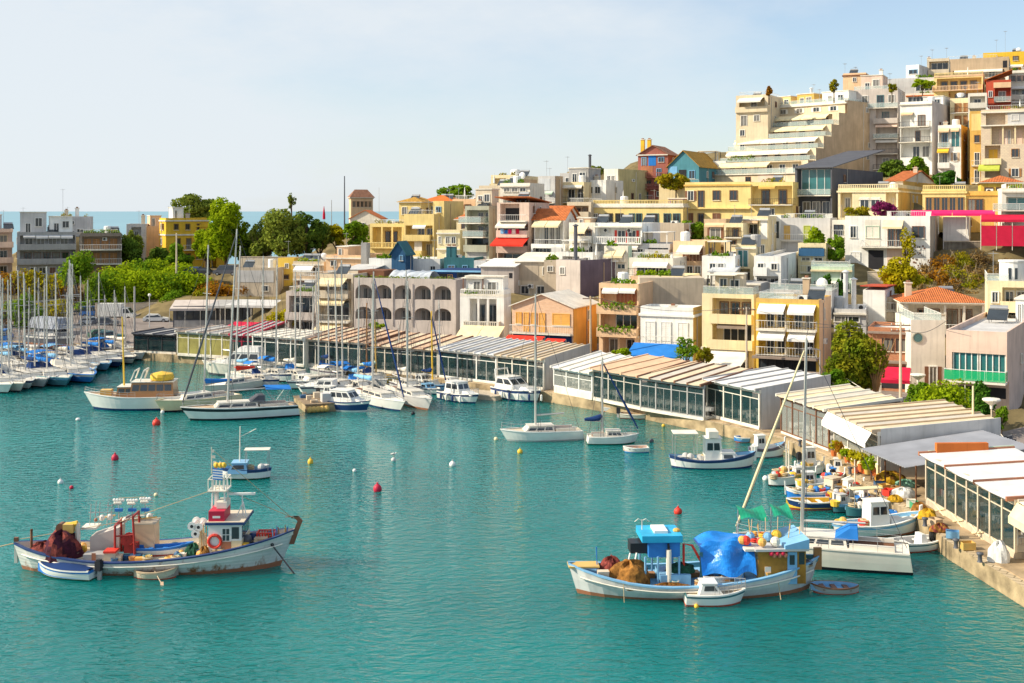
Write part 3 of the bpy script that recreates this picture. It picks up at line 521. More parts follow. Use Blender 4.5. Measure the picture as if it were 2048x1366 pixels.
B('peach house with a long cream awning over brown doors', 1346, 1410, 482, 560, 170, 24, 'peach', 'h=.9 A@.2-.95#offwhite=2 ds3@.3-.95#brown/h=1 w2@.4-.9', 'D@.2 a@.3=3', x2=1416, side='ochre', cat='house', name='house')
B('dark plum walled house with a tall black chimney', 1112, 1160, 520, 592, 166, 40, 'lilac', 'w1@.15-.4/ ', 'f@.02#slate=5', x2=1252, side='plum', cat='house', name='house')
B('beige courtyard house with a stone-panelled front', 1030, 1102, 524, 600, 172, 14, 'beige', 'B@.05-.65#stone w1@.75-.95/', 'shed#offwhite=1', d=8, cat='house', name='house')
B('grey box house between the navy pavilion and the courtyard', 962, 1028, 534, 580, 170, 14, 'lilac', 'x@.85-.95=.5/', 'shed#white=.8', d=8, cat='house', name='house')
B('pink and white house with rose shutters behind the blank grey wall', 1258, 1346, 516, 575, 164, 22, 'offwhite', 'h=1.2 A@.1-.9#white=.8 dx3@.15-.9#pink bd@.0-1.0=.6/', 'rr pl@.3-.9#yellow', d=8, cat='house', name='house')
B('cream terrace house with teal windows above the blank grey wall', 1310, 1366, 552, 620, 154, 24, 'cream', 'G2@.45-.85#teal w1@.15-.35/', 'T@.6 pl@.1-.5', d=8, x2=1374, cat='house', name='house')
B('plain grey party-wall building with no windows', 1279, 1408, 556, 690, 151, 4, 'stone', '', 'np', d=6)
B('white house with a planted, pergola-shaded roof, left of the white cube block', 1404, 1470, 512, 610, 156, 18, 'white', 'w2@.2-.7/L@.3-.9 d2 bs@.2-.9=.6/', 'pl@.3-.8 pg@.2-.7#dark=2.2', d=9, cat='house', name='house')
B('grey-cream studio with a row of white mullioned doors', 1424, 1522, 566, 640, 150, 22, 'grey', 'h=1 G6@.1-.6 S=.6/', 'np', d=7, cat='house', name='house')
B('white cube block with a shaded balcony side', 1508, 1562, 512, 610, 154, 20, 'white', 'w1@.6-.9 d1@.1-.4 bs@.0-.5=.6/L@.1-.9 d2 b@.05-.95=.6/w2', '', x2=1618, d=9)
B('cream house with a teal glazed bay and a water cistern', 1472, 1512, 488, 575, 160, 20, 'cream', 'S G2@.1-.6#teal/L@.1-.7 d1', 'T@.6 t@.9#grey', d=8, x2=1520, cat='house', name='house')
B('white roof-terrace house with a cream canopy and potted greens', 1118, 1186, 504, 545, 173, 22, 'white', 'L@.1-.6 d2@.15-.55 w1@.7-.9/', 'pg@.1-.6#white=2 pl@.3-.7', d=7, cat='house', name='house')
B('white terrace house with two cream awnings and a mint end wall', 1208, 1256, 492, 545, 171, 22, 'offwhite', 'A2@.1-.9#cream=1.5 d2@.2-.8 bs@.0-.9=.6/w2', 'pl@.1-.5', x2=1264, side='mint', cat='house', name='house')
B('grey terrace house with a white pergola full of plants', 1266, 1340, 487, 530, 174, 22, 'ltgrey', 'L@.4-.95 G3@.45-.9 w1@.1-.3 bs@.35-1.0=.5/', 'pg@.3-.9#white=2 pl@.05-.6', d=8, cat='house', name='house')
B('beige courtyard wall house with trailing greens, beside the black chimney', 1088, 1116, 520, 575, 171, 16, 'stone', 'w1@.2-.7/', 'pl@.1-.9', d=5, cat='house', name='house')
B('small pink house with a blue awning below the rose shutters', 1262, 1316, 552, 590, 160, 22, 'peach', 'A@.1-.6#blue=.6 w2@.2-.8#brown/', 'pl@.2-.9#bright', d=6, cat='house', name='house')
B('low white wash house with a corrugated roof, below the planted pergola roof', 1420, 1466, 545, 590, 152, 18, 'offwhite', 'w1@.2-.4 d1@.6-.8/', 'shed#silver=.5', d=5, cat='house', name='house')
B('cream flats with a lattice balcony, left of the open terrace window', 1448, 1486, 446, 520, 178, 24, 'cream', 'L@.1-.9 d1@.3-.7#brown bd@.05-.95=.5/w1@.3-.7#brown/', 'T@.5', d=6, cat='house', name='house')
B('pale cottage with a terracotta tile roof behind the white flats', 1080, 1134, 430, 470, 192, 20, 'offwhite', 'w2@.1-.9#brown', 'gax#tile=1.4', d=6, cat='house', name='house')
B('beige flats peeping between the pink house and the long yellow house', 1134, 1182, 404, 460, 206, 24, 'beige', 'L@.1-.9 d2@.2-.8#brown bs@.05-.95=.6/w2', 'rr', d=7)
B('grey-white flats stepping down beside the sage green block', 1000, 1060, 366, 425, 206, 22, 'offwhite', 'w3@.1-.9 S/L@.1-.9 d2 b@.1-.9=.7/', 'T@.3', d=7)
B('cream ridge cottage between the cottage roofs and grey penthouse', 905, 950, 398, 450, 222, 18, 'peach', 'w2@.15-.85#brown/', 'rr', d=7, cat='house', name='house')
B('low white harbour shed behind the peach house yard', 690, 742, 540, 590, 182, 14, 'offwhite', 'w2@.2-.8/', 'shed#ltgrey=.5', d=6, cat='shed', name='shed')
B('tan tenement with drying racks below the pale metal pavilion', 588, 650, 552, 596, 180, 12, 'tan', 'w3@.1-.9#brown S/', 'rr a@.4=3', d=6)
B('cream flats with a blue boarded balcony, beside the tarpaulin terrace', 1596, 1652, 486, 545, 168, 22, 'cream', 'L@.1-.9 d2@.2-.8 bs@.05-.95#deepblue=.6/w2/', 'pl@.2-.8', d=7)
B('narrow green-glass stair house between white modern house and shrubs', 1664, 1690, 440, 500, 176, 22, 'offwhite', 'G2@.15-.85#dark b@.0-1.0=.5/G2@.15-.85#teal b@.0-1.0=.5', '', d=6, cat='house', name='house')
B('low grey roof house with glass railings above the yellow apartments', 1540, 1664, 580, 612, 140, 22, 'ltgrey', 'w3@.1-.9/', 'rg@.0-1.0 T@.4 D@.8', d=6, cat='house', name='house')
B('cream block with brown shutters under the hilltop villas', 1900, 1950, 196, 250, 244, 22, 'cream', 'ds2@.15-.85#wood bd@.05-.95=.6/ds2@.15-.85#wood', 'T@.4', d=7)
B('pale flats with stacked balconies behind the ochre side block', 1936, 1974, 186, 240, 240, 22, 'offwhite', 'L@.1-.9 d1 bs@.0-1.0=.6/L@.1-.9 d1 bs@.0-1.0=.6', 'a@.5=3', d=7)
# third row
B('long pale yellow neoclassical house with tall dark doors and a white balustrade', 1186, 1366, 407, 470, 203, 26, 'pale', 'k#offwhite dx1@.0-.06#brown d2@.12-.36#black d2@.4-.56#teal d1@.6-.74#teal=2 d2@.78-.98#teal', 'bb u@.25#white H@.78-.98#purple=1.2', d=10, parc='offwhite', cat='villa', name='villa')
B('two-storey yellow mansion with a roofed loggia and brown windows', 1370, 1500, 364, 500, 200, 26, 'pale', 'h=1.15 k#ochre wx1@.04-.14#brown=1 d1@.2-.3#brown=1 w1@.44-.54#brown=1.2 w1@.7-.8#brown=1.2/h=1.1 ws1@.04-.12#brown=1 d1@.2-.3#brown=1 ws1@.44-.54#brown=1.2 S#pale=.5/', '', x2=1508, d=12, cat='villa', name='mansion')
B('yellow mansion wing with shaded terrace rooms', 1500, 1586, 364, 440, 196, 26, 'pale', 'h=1.3 L@.02-.98=2 A@.2-.6#ochre=.4 d2@.1-.9#brown bd@.0-1.0=1.0/h=1 d1@.4-.6', 'T@.5', d=12, cat='villa', name='mansion')
B('tan stucco house with three pigeon-hole vents and a bay window', 1408, 1452, 438, 530, 182, 28, 'tan', 'h=1.2 A@.05-.95#peach=.5 wx1@.3-.75#brown=1.6 p@.1-.9/', '', x2=1482, d=8, cat='house', name='house')
B('cream house with a big open terrace window', 1484, 1536, 432, 520, 180, 26, 'cream', 'h=1 L@.05-.65=1.4 A@.06-.64#peach=.3 d1@.1-.6 S B@.72-.97#white/A@.1-.6#offwhite=.6 w1@.7-.9', 'T@.7', d=9, x2=1560)
B('white lattice-fronted annex beside the open terrace', 1530, 1562, 430, 520, 184, 24, 'white', 'G3@.1-.9/', '', d=8)
B('grey rendered house with yellow shutters and blue tarpaulin below', 1562, 1660, 436, 520, 182, 22, 'ltgrey', 'ds1@.05-.2#ochre ds1@.45-.62#lime b@.0-.9=.9/x@.5-.9', 'rr', d=9, cat='house', name='house')
B('olive yellow plain block on the ridge with a balcony corner', 1208, 1236, 338, 410, 232, 35, 'offwhite', 'w2@.2-.8/d1@.3-.7', '', x2=1318, side='olive')
B('white cube flats with two outlined windows', 1166, 1212, 360, 430, 224, 26, 'white', 'w2@.15-.8#white/A@.1-.5#cream=.4 w1@.6-.8', '', d=9)
B('cream flats with sun-blinds in recessed balconies', 1124, 1168, 364, 440, 222, 26, 'cream', 'L@.04-.96=1.6 A@.05-.95#offwhite=.5 d2 bd@.0-1.0=.5/L@.04-.96=1.6 d2 bs@.0-1.0=.5', 'H@.05-.95#grey=3', d=9)
B('grey flats with a metal-clad balcony', 1076, 1110, 352, 430, 220, 26, 'ltgrey', 'B@.1-.7#silver/d1@.1-.4 A@.45-.9#mint=.4 b@.0-1.0=.6/', 'a@.5=2', x2=1126, side='tan')
B('white ridge flats with a brown brick end wall', 1004, 1036, 358, 420, 222, 28, 'white', 'w1@.2-.7#sky S/w1@.3-.7', 'a@.5=2 D@.8', x2=1074, side='tan')
B('cream penthouse flats stepping up to the ridge', 982, 1032, 350, 400, 236, 20, 'cream', 'L@.1-.6 d1@.2-.5 bs@.0-.7=.8/w2', 'T@.6 T@.9 D@.4', d=10, x2=1090)
B('pale penthouse with a tall dark flue on the ridge', 1120, 1180, 346, 390, 244, 20, 'ltgrey', 'w2/', 'f@.85#slate=4 a@.1=4', d=8)
B('red and blue patchwork chalet with yellow chimneys', 1276, 1336, 309, 400, 240, 24, 'rust', 'd1@.1-.3#sky B@.35-.6#blue w1@.65-.9#sky S/B@.1-.5#brick d1@.6-.8#sky bb@.2-1.0=.7/w2@.2-.8#brown bb@.2-.9=.7/', 'gab#brown=1.8 c2@.08#gold=3 c2@.3#gold=3', d=8, cat='house', name='chalet')
B('turquoise chalet with a steep orange gable and timber balcony', 1336, 1398, 332, 400, 236, 28, 'aqua', 'h=1.2 x@.35-.6 B@.05-.3#sky w1@.65-.9#sky b@.0-1.0=.8/B@.05-.7#tan w1@.2-.5#brown', 'gab#ochre=3', d=9, x2=1440, cat='house', name='chalet')
B('low white ridge house with a steel pergola against the sky', 1396, 1452, 322, 380, 246, 22, 'white', 'w2#sky/G3', 'pg@.0-.6#dark=2.4', d=9, cat='house', name='house')
B('cream garden wall house under the overhanging bush', 1318, 1384, 368, 440, 218, 20, 'cream', '//', 'np', d=6, cat='house', name='house')
# terrace tower and its neighbours
B('big cream apartment tower whose awninged terraces step back up the hill', 1420, 1600, 196, 372, 236, 46, 'sand', 'h=.9 s=17 R@.02-.98 wx4@.2-.95#offwhite=1.4 S/h=1 s=14 L@.05-.93=1.3 A3@.05-.9#cream=1.25 d5@.08-.9#brown bg@.0-1.0=2.2/h=1 s=11.2 L@.05-.93=1.3 A3@.05-.95#cream=1.25 d5@.05-.9#brown bg@.0-1.0=2.2/h=1 s=8.4 L@.05-.93=1.3 A3@.03-.95#offwhite=1.25 d6@.05-.9#white bg@.0-1.0=2.2/h=1 s=5.6 L@.05-.93=1.3 A3@.03-.95#offwhite=1.25 d6@.05-.9#brown bg@.0-1.0=2.2 p@.1-.4=2/h=1 s=2.8 L@.05-.93=1.3 A2@.03-.6#cream=1.25 d6@.05-.9#white bg@.0-1.0=2.2/h=1 s=0 w1@.4-.48#brown B@.55-.75#pink S', 'rg@.1-.95 H@.05-.22#pale=2.6 H@.3-.5#ochre=2.8 H@.6-.9#white=2.8 a@.45=5 f@.42#silver=4', d=33, side='tan', parc='offwhite')
B('cream curved flats at the seaward end of the stepped tower', 1472, 1536, 190, 338, 246, 30, 'sand', 'A@.1-.85#offwhite=1.6 L@.1-.9 d1 bs@.0-1.0=.5/S d1@.1-.4 w1@.5-.8/w1@.1-.3/w1@.1-.3/', 'rr', d=10)
B('dark grey modern house with a big teal picture window and sloping side wall', 1590, 1664, 336, 462, 196, 33, 'slate', 'h=1.3 L@.06-.96=1.2 G4@.12-.95#teal=.95 bg@.05-.97=.3/h=1.2 L@.06-.96=1.5 d3@.1-.9#white bg@.03-.97=.4/h=.5', 'np shed#slate=4', x2=1766, cat='house', name='house')
B('tall grey-lilac flats with recessed balconies behind the dark modern house', 1708, 1796, 178, 400, 246, 26, 'lilac', 'h=1.1 w1@.1-.4#white d1@.5-.7#teal w1@.75-.95 bg@.0-1.0=.8/L@.5-.98 d1@.6-.8#teal bs@.45-1.0=.8/L@.5-.98 A@.5-1.0#pink=.9 d1@.1-.3#sky bg@.45-1.0=.8/L@.5-.98 A@.5-1.0#ltgrey=.9 d1@.1-.3#sky bd@.45-1.0=.8/L@.5-.98 d1@.6-.8 bd@.45-1.0=.8/L@.5-.98 A@.5-1.0#ltgrey=.9 bd@.45-1.0=.8/', 'H@.1-.6#pink=3.5 c@.55#white=4.6 a@.75=4 rg@.0-.9', d=13, x2=1810)
B('pink stair-head house with a brown cornice on the skyline', 1686, 1732, 146, 190, 262, 24, 'peach', 'h=1 k#brown w1@.4-.6/', 'a@.0=3', d=7)
B('white flats with wrought balconies and a lilac end wall', 1800, 1864, 203, 345, 236, 32, 'white', 'h=.5 S/h=1 L@.02-.45=1.2 A@.03-.42#peach=.4 d1@.5-.85#brown bd@.0-.95=1.0/L@.02-.95=1.6 d1@.4-.6#brown A@.6-.95#white=.3 bd@.0-.95=1.0/L@.02-.95=1.6 d2@.3-.9 S/', 'H@.3-.95#white=2.2', x2=1942, side='lilac')
B('white balcony flats with cream blinds and an ochre end wall', 1876, 1922, 250, 366, 224, 28, 'white', 'h=1.3 L@.04-.5=1.4 A@.02-.52#peach=1 A@.56-.94#peach=.8 d1@.1-.4#sky G2@.58-.94#teal bg@.0-.52=.4/h=1.3 L@.04-.5=1.4 A@-.02-.5#gold=1.2 d1@.1-.4 wx1@.65-.85#tan bs@.0-.52=.5/', '', x2=1945, side='ochre')
B('cream stone-faced block with yellow balcony niches and a yellow awning', 1962, 2060, 218, 366, 214, 26, 'cream', 'h=.75 L@.1-.5 B@.55-.95#ltgrey w1@.6-.8 S/h=1.1 L@.2-.95=1.4 ds2@.3-.9#pink d1@.5-.6 P4@.2-.95 S/h=1.1 L@.08-.4=1.5 ds1@.12-.36#gold w1@.6-.8#wood bs@.05-.42=.5/h=1.1 L@.08-.4=1.5 A@-.05-.4#lime=2 wx1@.6-.8#wood bs@.05-.42=.5', 'rr', d=12, wallm=STONEB, side='cream')
B('ochre side block with a drain pipe, between the white flats and stone block', 1940, 1968, 222, 366, 222, 20, 'ochre', 'B@.1-.9#pale///', '', d=9)
B('low house with a red tile edge and a dark glazed attic', 1812, 1900, 186, 235, 256, 22, 'offwhite', 'S#terra=.5 G6@.05-.6/', 'D@.9', d=8, cat='house', name='house')
B('yellow-beige flats with long balconies near the hilltop', 1868, 1966, 150, 232, 252, 24, 'pale', 'h=1 L@.06-.97=1.6 d4@.1-.9#brown bb@-.03-1.0=.9/h=1 L@.3-.97=1.6 d3@.4-.95#brown bs@.3-1.0=.9/', 'bb', d=9, x2=1990, parc='peach')
B('red flats with cream balconies near the hilltop', 1972, 2022, 160, 232, 246, 22, 'red', 'h=.5 bs@.3-1.0=.4/h=1 L@.35-.97=1.4 d1@.4-.9 w1@.08-.28 bg@.32-1.0=.6/h=1', 'shed2#terra=2', d=9, x2=2034, parc='peach')
B('white flats at the top right edge with a row of five windows', 2018, 2085, 140, 225, 252, 18, 'offwhite', 'w5@.05-.9#brown S/L@.05-.9 A@.05-.9#white=.5 d3 bs@.0-1.0=.6/L@.05-.9 A@.05-.9#offwhite=1', '', d=9)
B('tan hilltop block with a long parapet and solar heater', 1896, 2018, 116, 175, 276, 24, 'tan', 'x@.9-.97//', 'T@.25 c@.42=1.2 rr@.0-.8', d=9, x2=2030)
B('gold hilltop penthouse with antennas', 1966, 2056, 104, 150, 288, 22, 'gold', 'w2@.2-.9#brown/', 'a@.3=4 a@.5=6 D@.8', d=9)
B('grey hilltop flats with a shaded balcony', 1854, 1898, 117, 175, 268, 22, 'beige', 'L@.1-.98 G3@.2-.95 bs@.05-1.0=.7/', 'c@.05=1 a@.2=3', d=9)
B('white cube hilltop villa with one teal window', 1812, 1838, 130, 176, 264, 35, 'white', 'w1@.3-.8#sky=1.8/', '', x2=1884, side='ltgrey', cat='villa', name='villa')
B('blue-grey hilltop wall house beside the white cube villa', 1772, 1872, 156, 205, 258, 22, 'ltgrey', 'G4@.6-.95/', 'pl@.6-.95', d=8, cat='house', name='house')
# the street of neoclassical houses and the restaurants on the terrace
pediment_b = B('cream neoclassical house with pedimented windows and yellow corner niches', 1676, 1796, 376, 446, 186, 26, 'cream', 'h=1 k L@.04-.24=1.3 L@.8-.97=1.3 w2@.36-.72#white=1.3 d1@.08-.2/h=.2', 'bb', x2=1845, d=8, side='ochre', cat='house', name='house')
B('small house with an orange tile roof and an ochre gable wall', 1774, 1806, 362, 392, 200, 30, 'offwhite', 'w1@.2-.7', 'gax#tile=2 c@.9=2.4', x2=1872, side='ochre', cat='house', name='house')
B('yellow neoclassical terrace with five dark doorways over the magenta awning', 1845, 1932, 378, 445, 183, 24, 'pale', 'h=1.4 k d5@.06-.97#wood=.9/h=.6', 'bb', d=9, cat='house', name='house')
B('ochre terrace house with two dark doors beside the five-door terrace', 1932, 2002, 382, 445, 181, 22, 'ochre', 'h=1.4 k#orange d2@.05-.5#brown=1/h=.6', '', d=9, cat='house', name='house')
B('yellow café house with a tiled veranda roof and potted vines', 1962, 2044, 366, 400, 196, 18, 'yellow', 'd3@.05-.9#brown p@.2-.9', 'hip#tile=1.2', d=8, cat='house', name='house')
B('white glass-balcony restaurant building at the right edge', 2004, 2090, 376, 450, 172, 18, 'offwhite', 'h=.3 S/h=1 L@.1-1.0=1 G4@.15-1.0#teal bg@-.2-1.0=1/', 'rr', d=9)
modern_b = B('wide white modern house with a cream awning, carport and mosaic corner', 1690, 1860, 432, 540, 172, 24, 'white', 'h=1.2 w1@.06-.14#white=.8 B@.24-.42#offwhite w1@.26-.4#mint=1.8 A@.46-.7#cream=2 d2@.5-.7#brown w1@.78-.95#brown=1.6 b@.2-.8=1.0/h=1 S@.2-.7=.3 x@.28-.46=.85 B@.5-.72#pink ds1@.05-.2#white', 'H@.45-.62#white=1 q@.4 rr@.5-.95', x2=1884, side='stone', cat='house', name='house')
B('lilac-white box building beside the red terrace restaurant', 1886, 1938, 434, 490, 178, 24, 'white', '/', 'np', d=8, cat='house', name='house')
B('mint green garden pavilion on the slope with a flat roof', 1622, 1704, 533, 580, 158, 18, 'mint', 'S#cream=.5 d1@.7-.9#white/', 'rg@.0-.9', d=8, cat='pavilion', name='pavilion')
B('white box house with a flat red roof above the brick house', 1726, 1770, 580, 640, 142, 24, 'white', '/', 'shed3#red=.4', d=8, x2=1790, cat='house', name='house')
B('grey cement annex beside the flat red roof', 1768, 1808, 594, 640, 143, 20, 'beige', '/', '', d=6, cat='house', name='house')
# ---- arcaded building: two storeys of round arches in front of loggias
def arcade():
    x0, x1, Y, yaw = 708, 905, 164, 16
    p, q = frontline(x0, x1, Y, yaw); a = R(yaw); w = (q-p).length; z0 = HC-(692-HY)*Y/F; zs = [HC-(y-HY)*Y/F-z0 for y in (652, 612, 567)]; top = zs[2]+.0
    e = empty('arcaded_building', (p.x, p.y, z0), -a, 'grey arcaded building with two storeys of wide round arches', 'building'); m = MB(); wm = W('lilac')
    for s in (0, .5, 1): c = p.lerp(q, s); ground(c.x, c.y, z0-.3); ground(c.x+4, c.y+8, z0)
    n = 5; bw = w/n; th = .45; D = 2.2
    m.box(0, w, D, 11, -1.5, top, wm); m.box(0, w, 0, D, -1.5, zs[0], wm)
    for k in range(2):
        zb, zt = zs[k], zs[k+1]; hh = zt-zb; m.box(0, w, th, D, zt-.25, zt-.004, wm)
        for i in range(n):
            c = (i+.5)*bw; r = bw*.43; pz = zb+hh*.30; rz = hh*.32; sp = zb+hh*.60; m.box(i*bw, (i+1)*bw, 0, th, zb, pz, wm)
            for q_ in (-1, 1):
                xa, xb = sorted((c+q_*r, c+q_*bw/2)); m.box(xa, xb, 0, th, pz, zt-.003, wm)
            pts = [(c+r*math.cos(t), sp+rz*math.sin(t)) for t in [math.pi*j/12 for j in range(13)]]
            for (ax_, az_), (bx, bz) in zip(pts, pts[1:]):
                m.hexa([(bx,0,bz),(ax_,0,az_),(ax_,th,az_),(bx,th,bz),(bx,0,zt-.003),(ax_,0,zt-.003),(ax_,th,zt-.003),(bx,th,zt-.003)], wm)
            for f in (-.5, .1, .55): window(e, c+f*r, D, zb+.06, zb+hh*.72, r*.38, 'grey', 'd')
            if i: pr = MB(); pr.box(i*bw-.06, i*bw+.06, -.12, 0, zb, zt, wm); pr.build('pilaster', None, e)
    m.box(0, w, 0, .2, top, top+.7, wm); m.box(w-.2, w, .2, 10.9, top, top+.7, wm)
    m.box(w, w+.5, -.1, 11, -1.5, top+.6, wm); m.build('wall', None, e)
    k_ = MB(); k_.box(.3, w-.3, .3, 10.8, top, top+.1, W('ltgrey')); k_.build('roof', None, e)
    leafobj('planter_foliage', [(w*(i+.5)/10, .7, top+.7, .9, .4, .3) for i in range(10)], 500, .14, 'olive', e, 5)
    t = MB(); seed = random.Random(3); nx, ny = 14, 5; g = [[(w*.30+i*w*.42/nx, 2+j*1.0, top+.5+1.1*math.sin(math.pi*(j+.5)/ny)*(.8+.3*seed.random())) for i in range(nx+1)] for j in range(ny+1)]
    for j in range(ny):
        for i in range(nx): t.face([g[j][i], g[j][i+1], g[j+1][i+1], g[j+1][i]], mat('silver_tarp', (.62,.66,.70), .35, .3, noise=.2))
    for i in range(nx): t.face([(g[0][i][0], 2, top+.1), (g[0][i+1][0], 2, top+.1), g[0][i+1], g[0][i]], mat('silver_tarp', (1,1,1)))
    o = t.build('tarpaulin', None, None); o.matrix_world = Matrix.Translation((p.x, p.y, z0)) @ Matrix.Rotation(-a, 4, 'Z'); tag(o, 'crumpled silver tarpaulin on the roof of the arcaded building', 'tarpaulin')
arcade()

e, w, d, H = plain_b; m = MB(); m.lathe([(.02,-.05),(.45,-.05),(.45,-.0)], (w*.2,0,H*.80), GLASST, 18, 'y'); m.lathe([(.45,-.09),(.55,-.09),(.55,0)], (w*.2,0,H*.80), PT('sage'), 18, 'y'); m.build('round_window', None, e)
e, w, d, H = corner_b; m = MB(); m.lathe([(1.25,0),(1.25,2.2),(1.35,2.22),(1.35,2.4),(.02,2.45)], (w*.62,2.0,H+.05), W('white'), 20); t = m.build('stair_tower', None, e)
for q in (-.35,.25): m = MB(); m.box(w*.62+q-.12, w*.62+q+.14, .70, .78, H+.6, H+1.7, GLASS); m.build('window', None, t)
e, w, d, H = laundry_b
for i, c in enumerate(('sky','blue','magenta','offwhite','crimson')): m = MB(); x = w*(.22+.12*i); m.box(x-.28, x+.25, -.72, -.69, H*.52, H*.52+rnd.uniform(.5,.8), FB(c)); m.build('laundry', None, e)
e, w, d, H = pediment_b
for f in (.45,.63): m = MB(); x, z = w*f, H*.72; m.hexa([(x-1,-.2,z),(x+1,-.2,z),(x+1,0,z),(x-1,0,z),(x-.05,-.2,z+.5),(x+.05,-.2,z+.5),(x+.05,0,z+.5),(x-.05,0,z+.5)], W('offwhite')); m.build('pediment', None, e)
e, w, d, H = modern_b; m = MB(); g = random.Random(8)
for i in range(34): x, z, s_ = w*g.uniform(.80,.97), H*g.uniform(.05,.5), g.uniform(.05,.12); m.box(x-s_, x+s_, -.03, 0, z-s_, z+s_, PT(g.choice(['slate','brown','black','grey'])))
m.build('mosaic', None, e)
# ---------------------------------------------------------------- ground, quay, water
QPX = [(2330,1420),(2048,1175),(1894,1082),(1842,1041),(1731,969),(1664,922),(1572,880),(1440,848),(1250,810),(1089,784),(985,771),(870,757),(700,738),(560,724),(400,713),(290,706),(150,697),(0,690),(-160,684)]
Q = [G(x, y, 1.0) for x, y in QPX]
def inland(i, d):                              # point d metres landward of quay corner i
    t = (Q[min(i+1, len(Q)-1)]-Q[max(i-1, 0)]).normalized(); return Q[i]+Vector((t.y, -t.x, 0))*d
for i in range(len(Q)):
    for d, z in ((3, .95), (7, .95), (11, 1.0), (15, 1.5), (19, 1.9)): p = inland(i, d); ground(p.x, p.y, z)
for px, py, z in ((200,640,1.7),(300,655,1.5),(250,622,2.1),(330,618,2.2),(170,622,2.2),(90,640,1.8),(30,650,1.5),(360,650,1.6),(420,660,1.6),(480,650,1.8),(560,640,2),(1960,880,1.9),(2040,880,1.9),(2000,860,2.0),(2048,840,2.2),(1900,800,2.2),(1700,790,2.0),(1850,800,2.1)): p = G(px, py, z); ground(p.x, p.y, z)
for px, py, Y in ((200,590,216),(260,585,216),(320,585,216),(380,590,214),(100,585,216),(40,580,216),(200,550,222),(260,545,224),(320,540,226),(380,545,224),(420,540,226),(100,548,222),(40,548,222),(440,560,218),(540,525,222),(600,520,222),(660,515,224),(700,510,222)): p = P(px, py, Y); ground(p.x, p.y, p.z)
for px, py, Y in ((1830,600,150),(1880,590,154),(1930,590,154),(1960,570,158),(1830,560,160),(1900,540,165),(1950,540,165),(2000,520,170),(1900,500,174),(1960,492,178),(2030,492,178),(2040,540,166),(2060,560,160),(2085,545,168),(2020,548,164),(2095,520,171),(1990,545,166),(2060,530,169),(2000,505,172)): p = P(px, py, Y); ground(p.x, p.y, p.z)
for x in range(-200, 20, 12):
    for y in (275, 300, 340): ground(x, y, -4)
for x in range(20, 240, 20): ground(x, 330, 30+x*.1)
for y in range(60, 330, 20): ground(190, y, max(2, (y-100)*.22))
def terrain():
    B_ = np.array(BASES); xs = np.arange(-200, 212, 2.5); ys = np.arange(40, 352, 2.5); X, Y = np.meshgrid(xs, ys); pts = np.stack([X.ravel(), Y.ravel()], 1); z = np.empty(len(pts))
    for i in range(0, len(pts), 2000):
        d2 = ((pts[i:i+2000, None]-B_[None, :, :2])**2).sum(2)+.5; wt = d2**-2.2; z[i:i+2000] = (wt*B_[None, :, 2]).sum(1)/wt.sum(1)
    poly = [inland(i, 3) for i in range(len(Q))]; poly = [(p.x, p.y) for p in poly]+[(-260, 180), (-260, 400), (260, 400), (260, 20), (60, 20)]
    ins = np.zeros(len(pts), bool); n = len(poly)
    for i in range(n):
        (x1, y1), (x2, y2) = poly[i], poly[(i+1) % n]
        c = ((y1 > pts[:,1]) != (y2 > pts[:,1])); xi = (x2-x1)*(pts[:,1]-y1)/((y2-y1) or 1e-9)+x1; ins ^= c & (pts[:,0] < xi)
    z[~ins] = -5; nx, ny = len(xs), len(ys); v = np.column_stack([pts, z]); f = []; mi = []
    for j in range(ny-1):
        for i in range(nx-1):
            a = j*nx+i; q = (a, a+1, a+nx+1, a+nx)
            if max(z[k] for k in q) <= -4.5: continue
            f.append(q); mi.append(0 if max(z[k] for k in q) < 3.0 else 1)
    me = bpy.data.meshes.new('ground'); me.from_pydata(v.tolist(), [], f)
    me.materials.append(mat('asphalt', (.26,.22,.20), .9, noise=.25, nscale=.4)); me.materials.append(mat('dry_earth', (.19,.145,.065), .95, noise=.35, nscale=.5, bump=.5)); me.polygons.foreach_set('material_index', mi); me.polygons.foreach_set('use_smooth', [True]*len(f)); me.update()
    o = bpy.data.objects.new('ground', me); COL.objects.link(o); tag(o, kind='structure')
    global HEIGHT; HEIGHT = (xs, ys, z.reshape(ny, nx))
terrain()
def gz(x, y):
    xs, ys, z = HEIGHT; i = min(max(int((x-xs[0])/2.5), 0), len(xs)-2); j = min(max(int((y-ys[0])/2.5), 0), len(ys)-2); a, b = (x-xs[i])/2.5, (y-ys[j])/2.5
    return float((z[j,i]*(1-a)+z[j,i+1]*a)*(1-b)+(z[j+1,i]*(1-a)+z[j+1,i+1]*a)*b)
def flatbrick(m_):
    for nd in m_.node_tree.nodes:
        if nd.type == 'MAPPING': nd.inputs['Rotation'].default_value = (0, 0, .6)
KERB = brickmat('quay_kerb_stone', (.56,.45,.30), (.46,.36,.23), (.22,.17,.10), .55); flatbrick(KERB)
m = MB(); top = mat('quay_paving', (.42,.31,.19), .9, noise=.4, nscale=.7, bump=.4); wallq = mat('quay_stone', (.42,.32,.19), .95, noise=.4, nscale=.9, bump=.6)
for i in range(len(Q)-1):
    a, b, c, d = Q[i], Q[i+1], inland(i+1, 5.5), inland(i, 5.5); dz = Vector((0,0,.02))
    e0, e1 = a+(d-a)*.1, b+(c-b)*.1
    m.face([e0+dz*3.5, e1+dz*3.5, c+dz, d+dz], top)
    m.face([a+dz, b+dz, e1+dz, e0+dz], KERB); m.face([e0+dz, e1+dz, e1+dz*3.5, e0+dz*3.5], top)
    m.face([a-Vector((0,0,4)), b-Vector((0,0,4)), b+dz, a+dz], wallq)
tag(m.build('quay'), kind='structure')
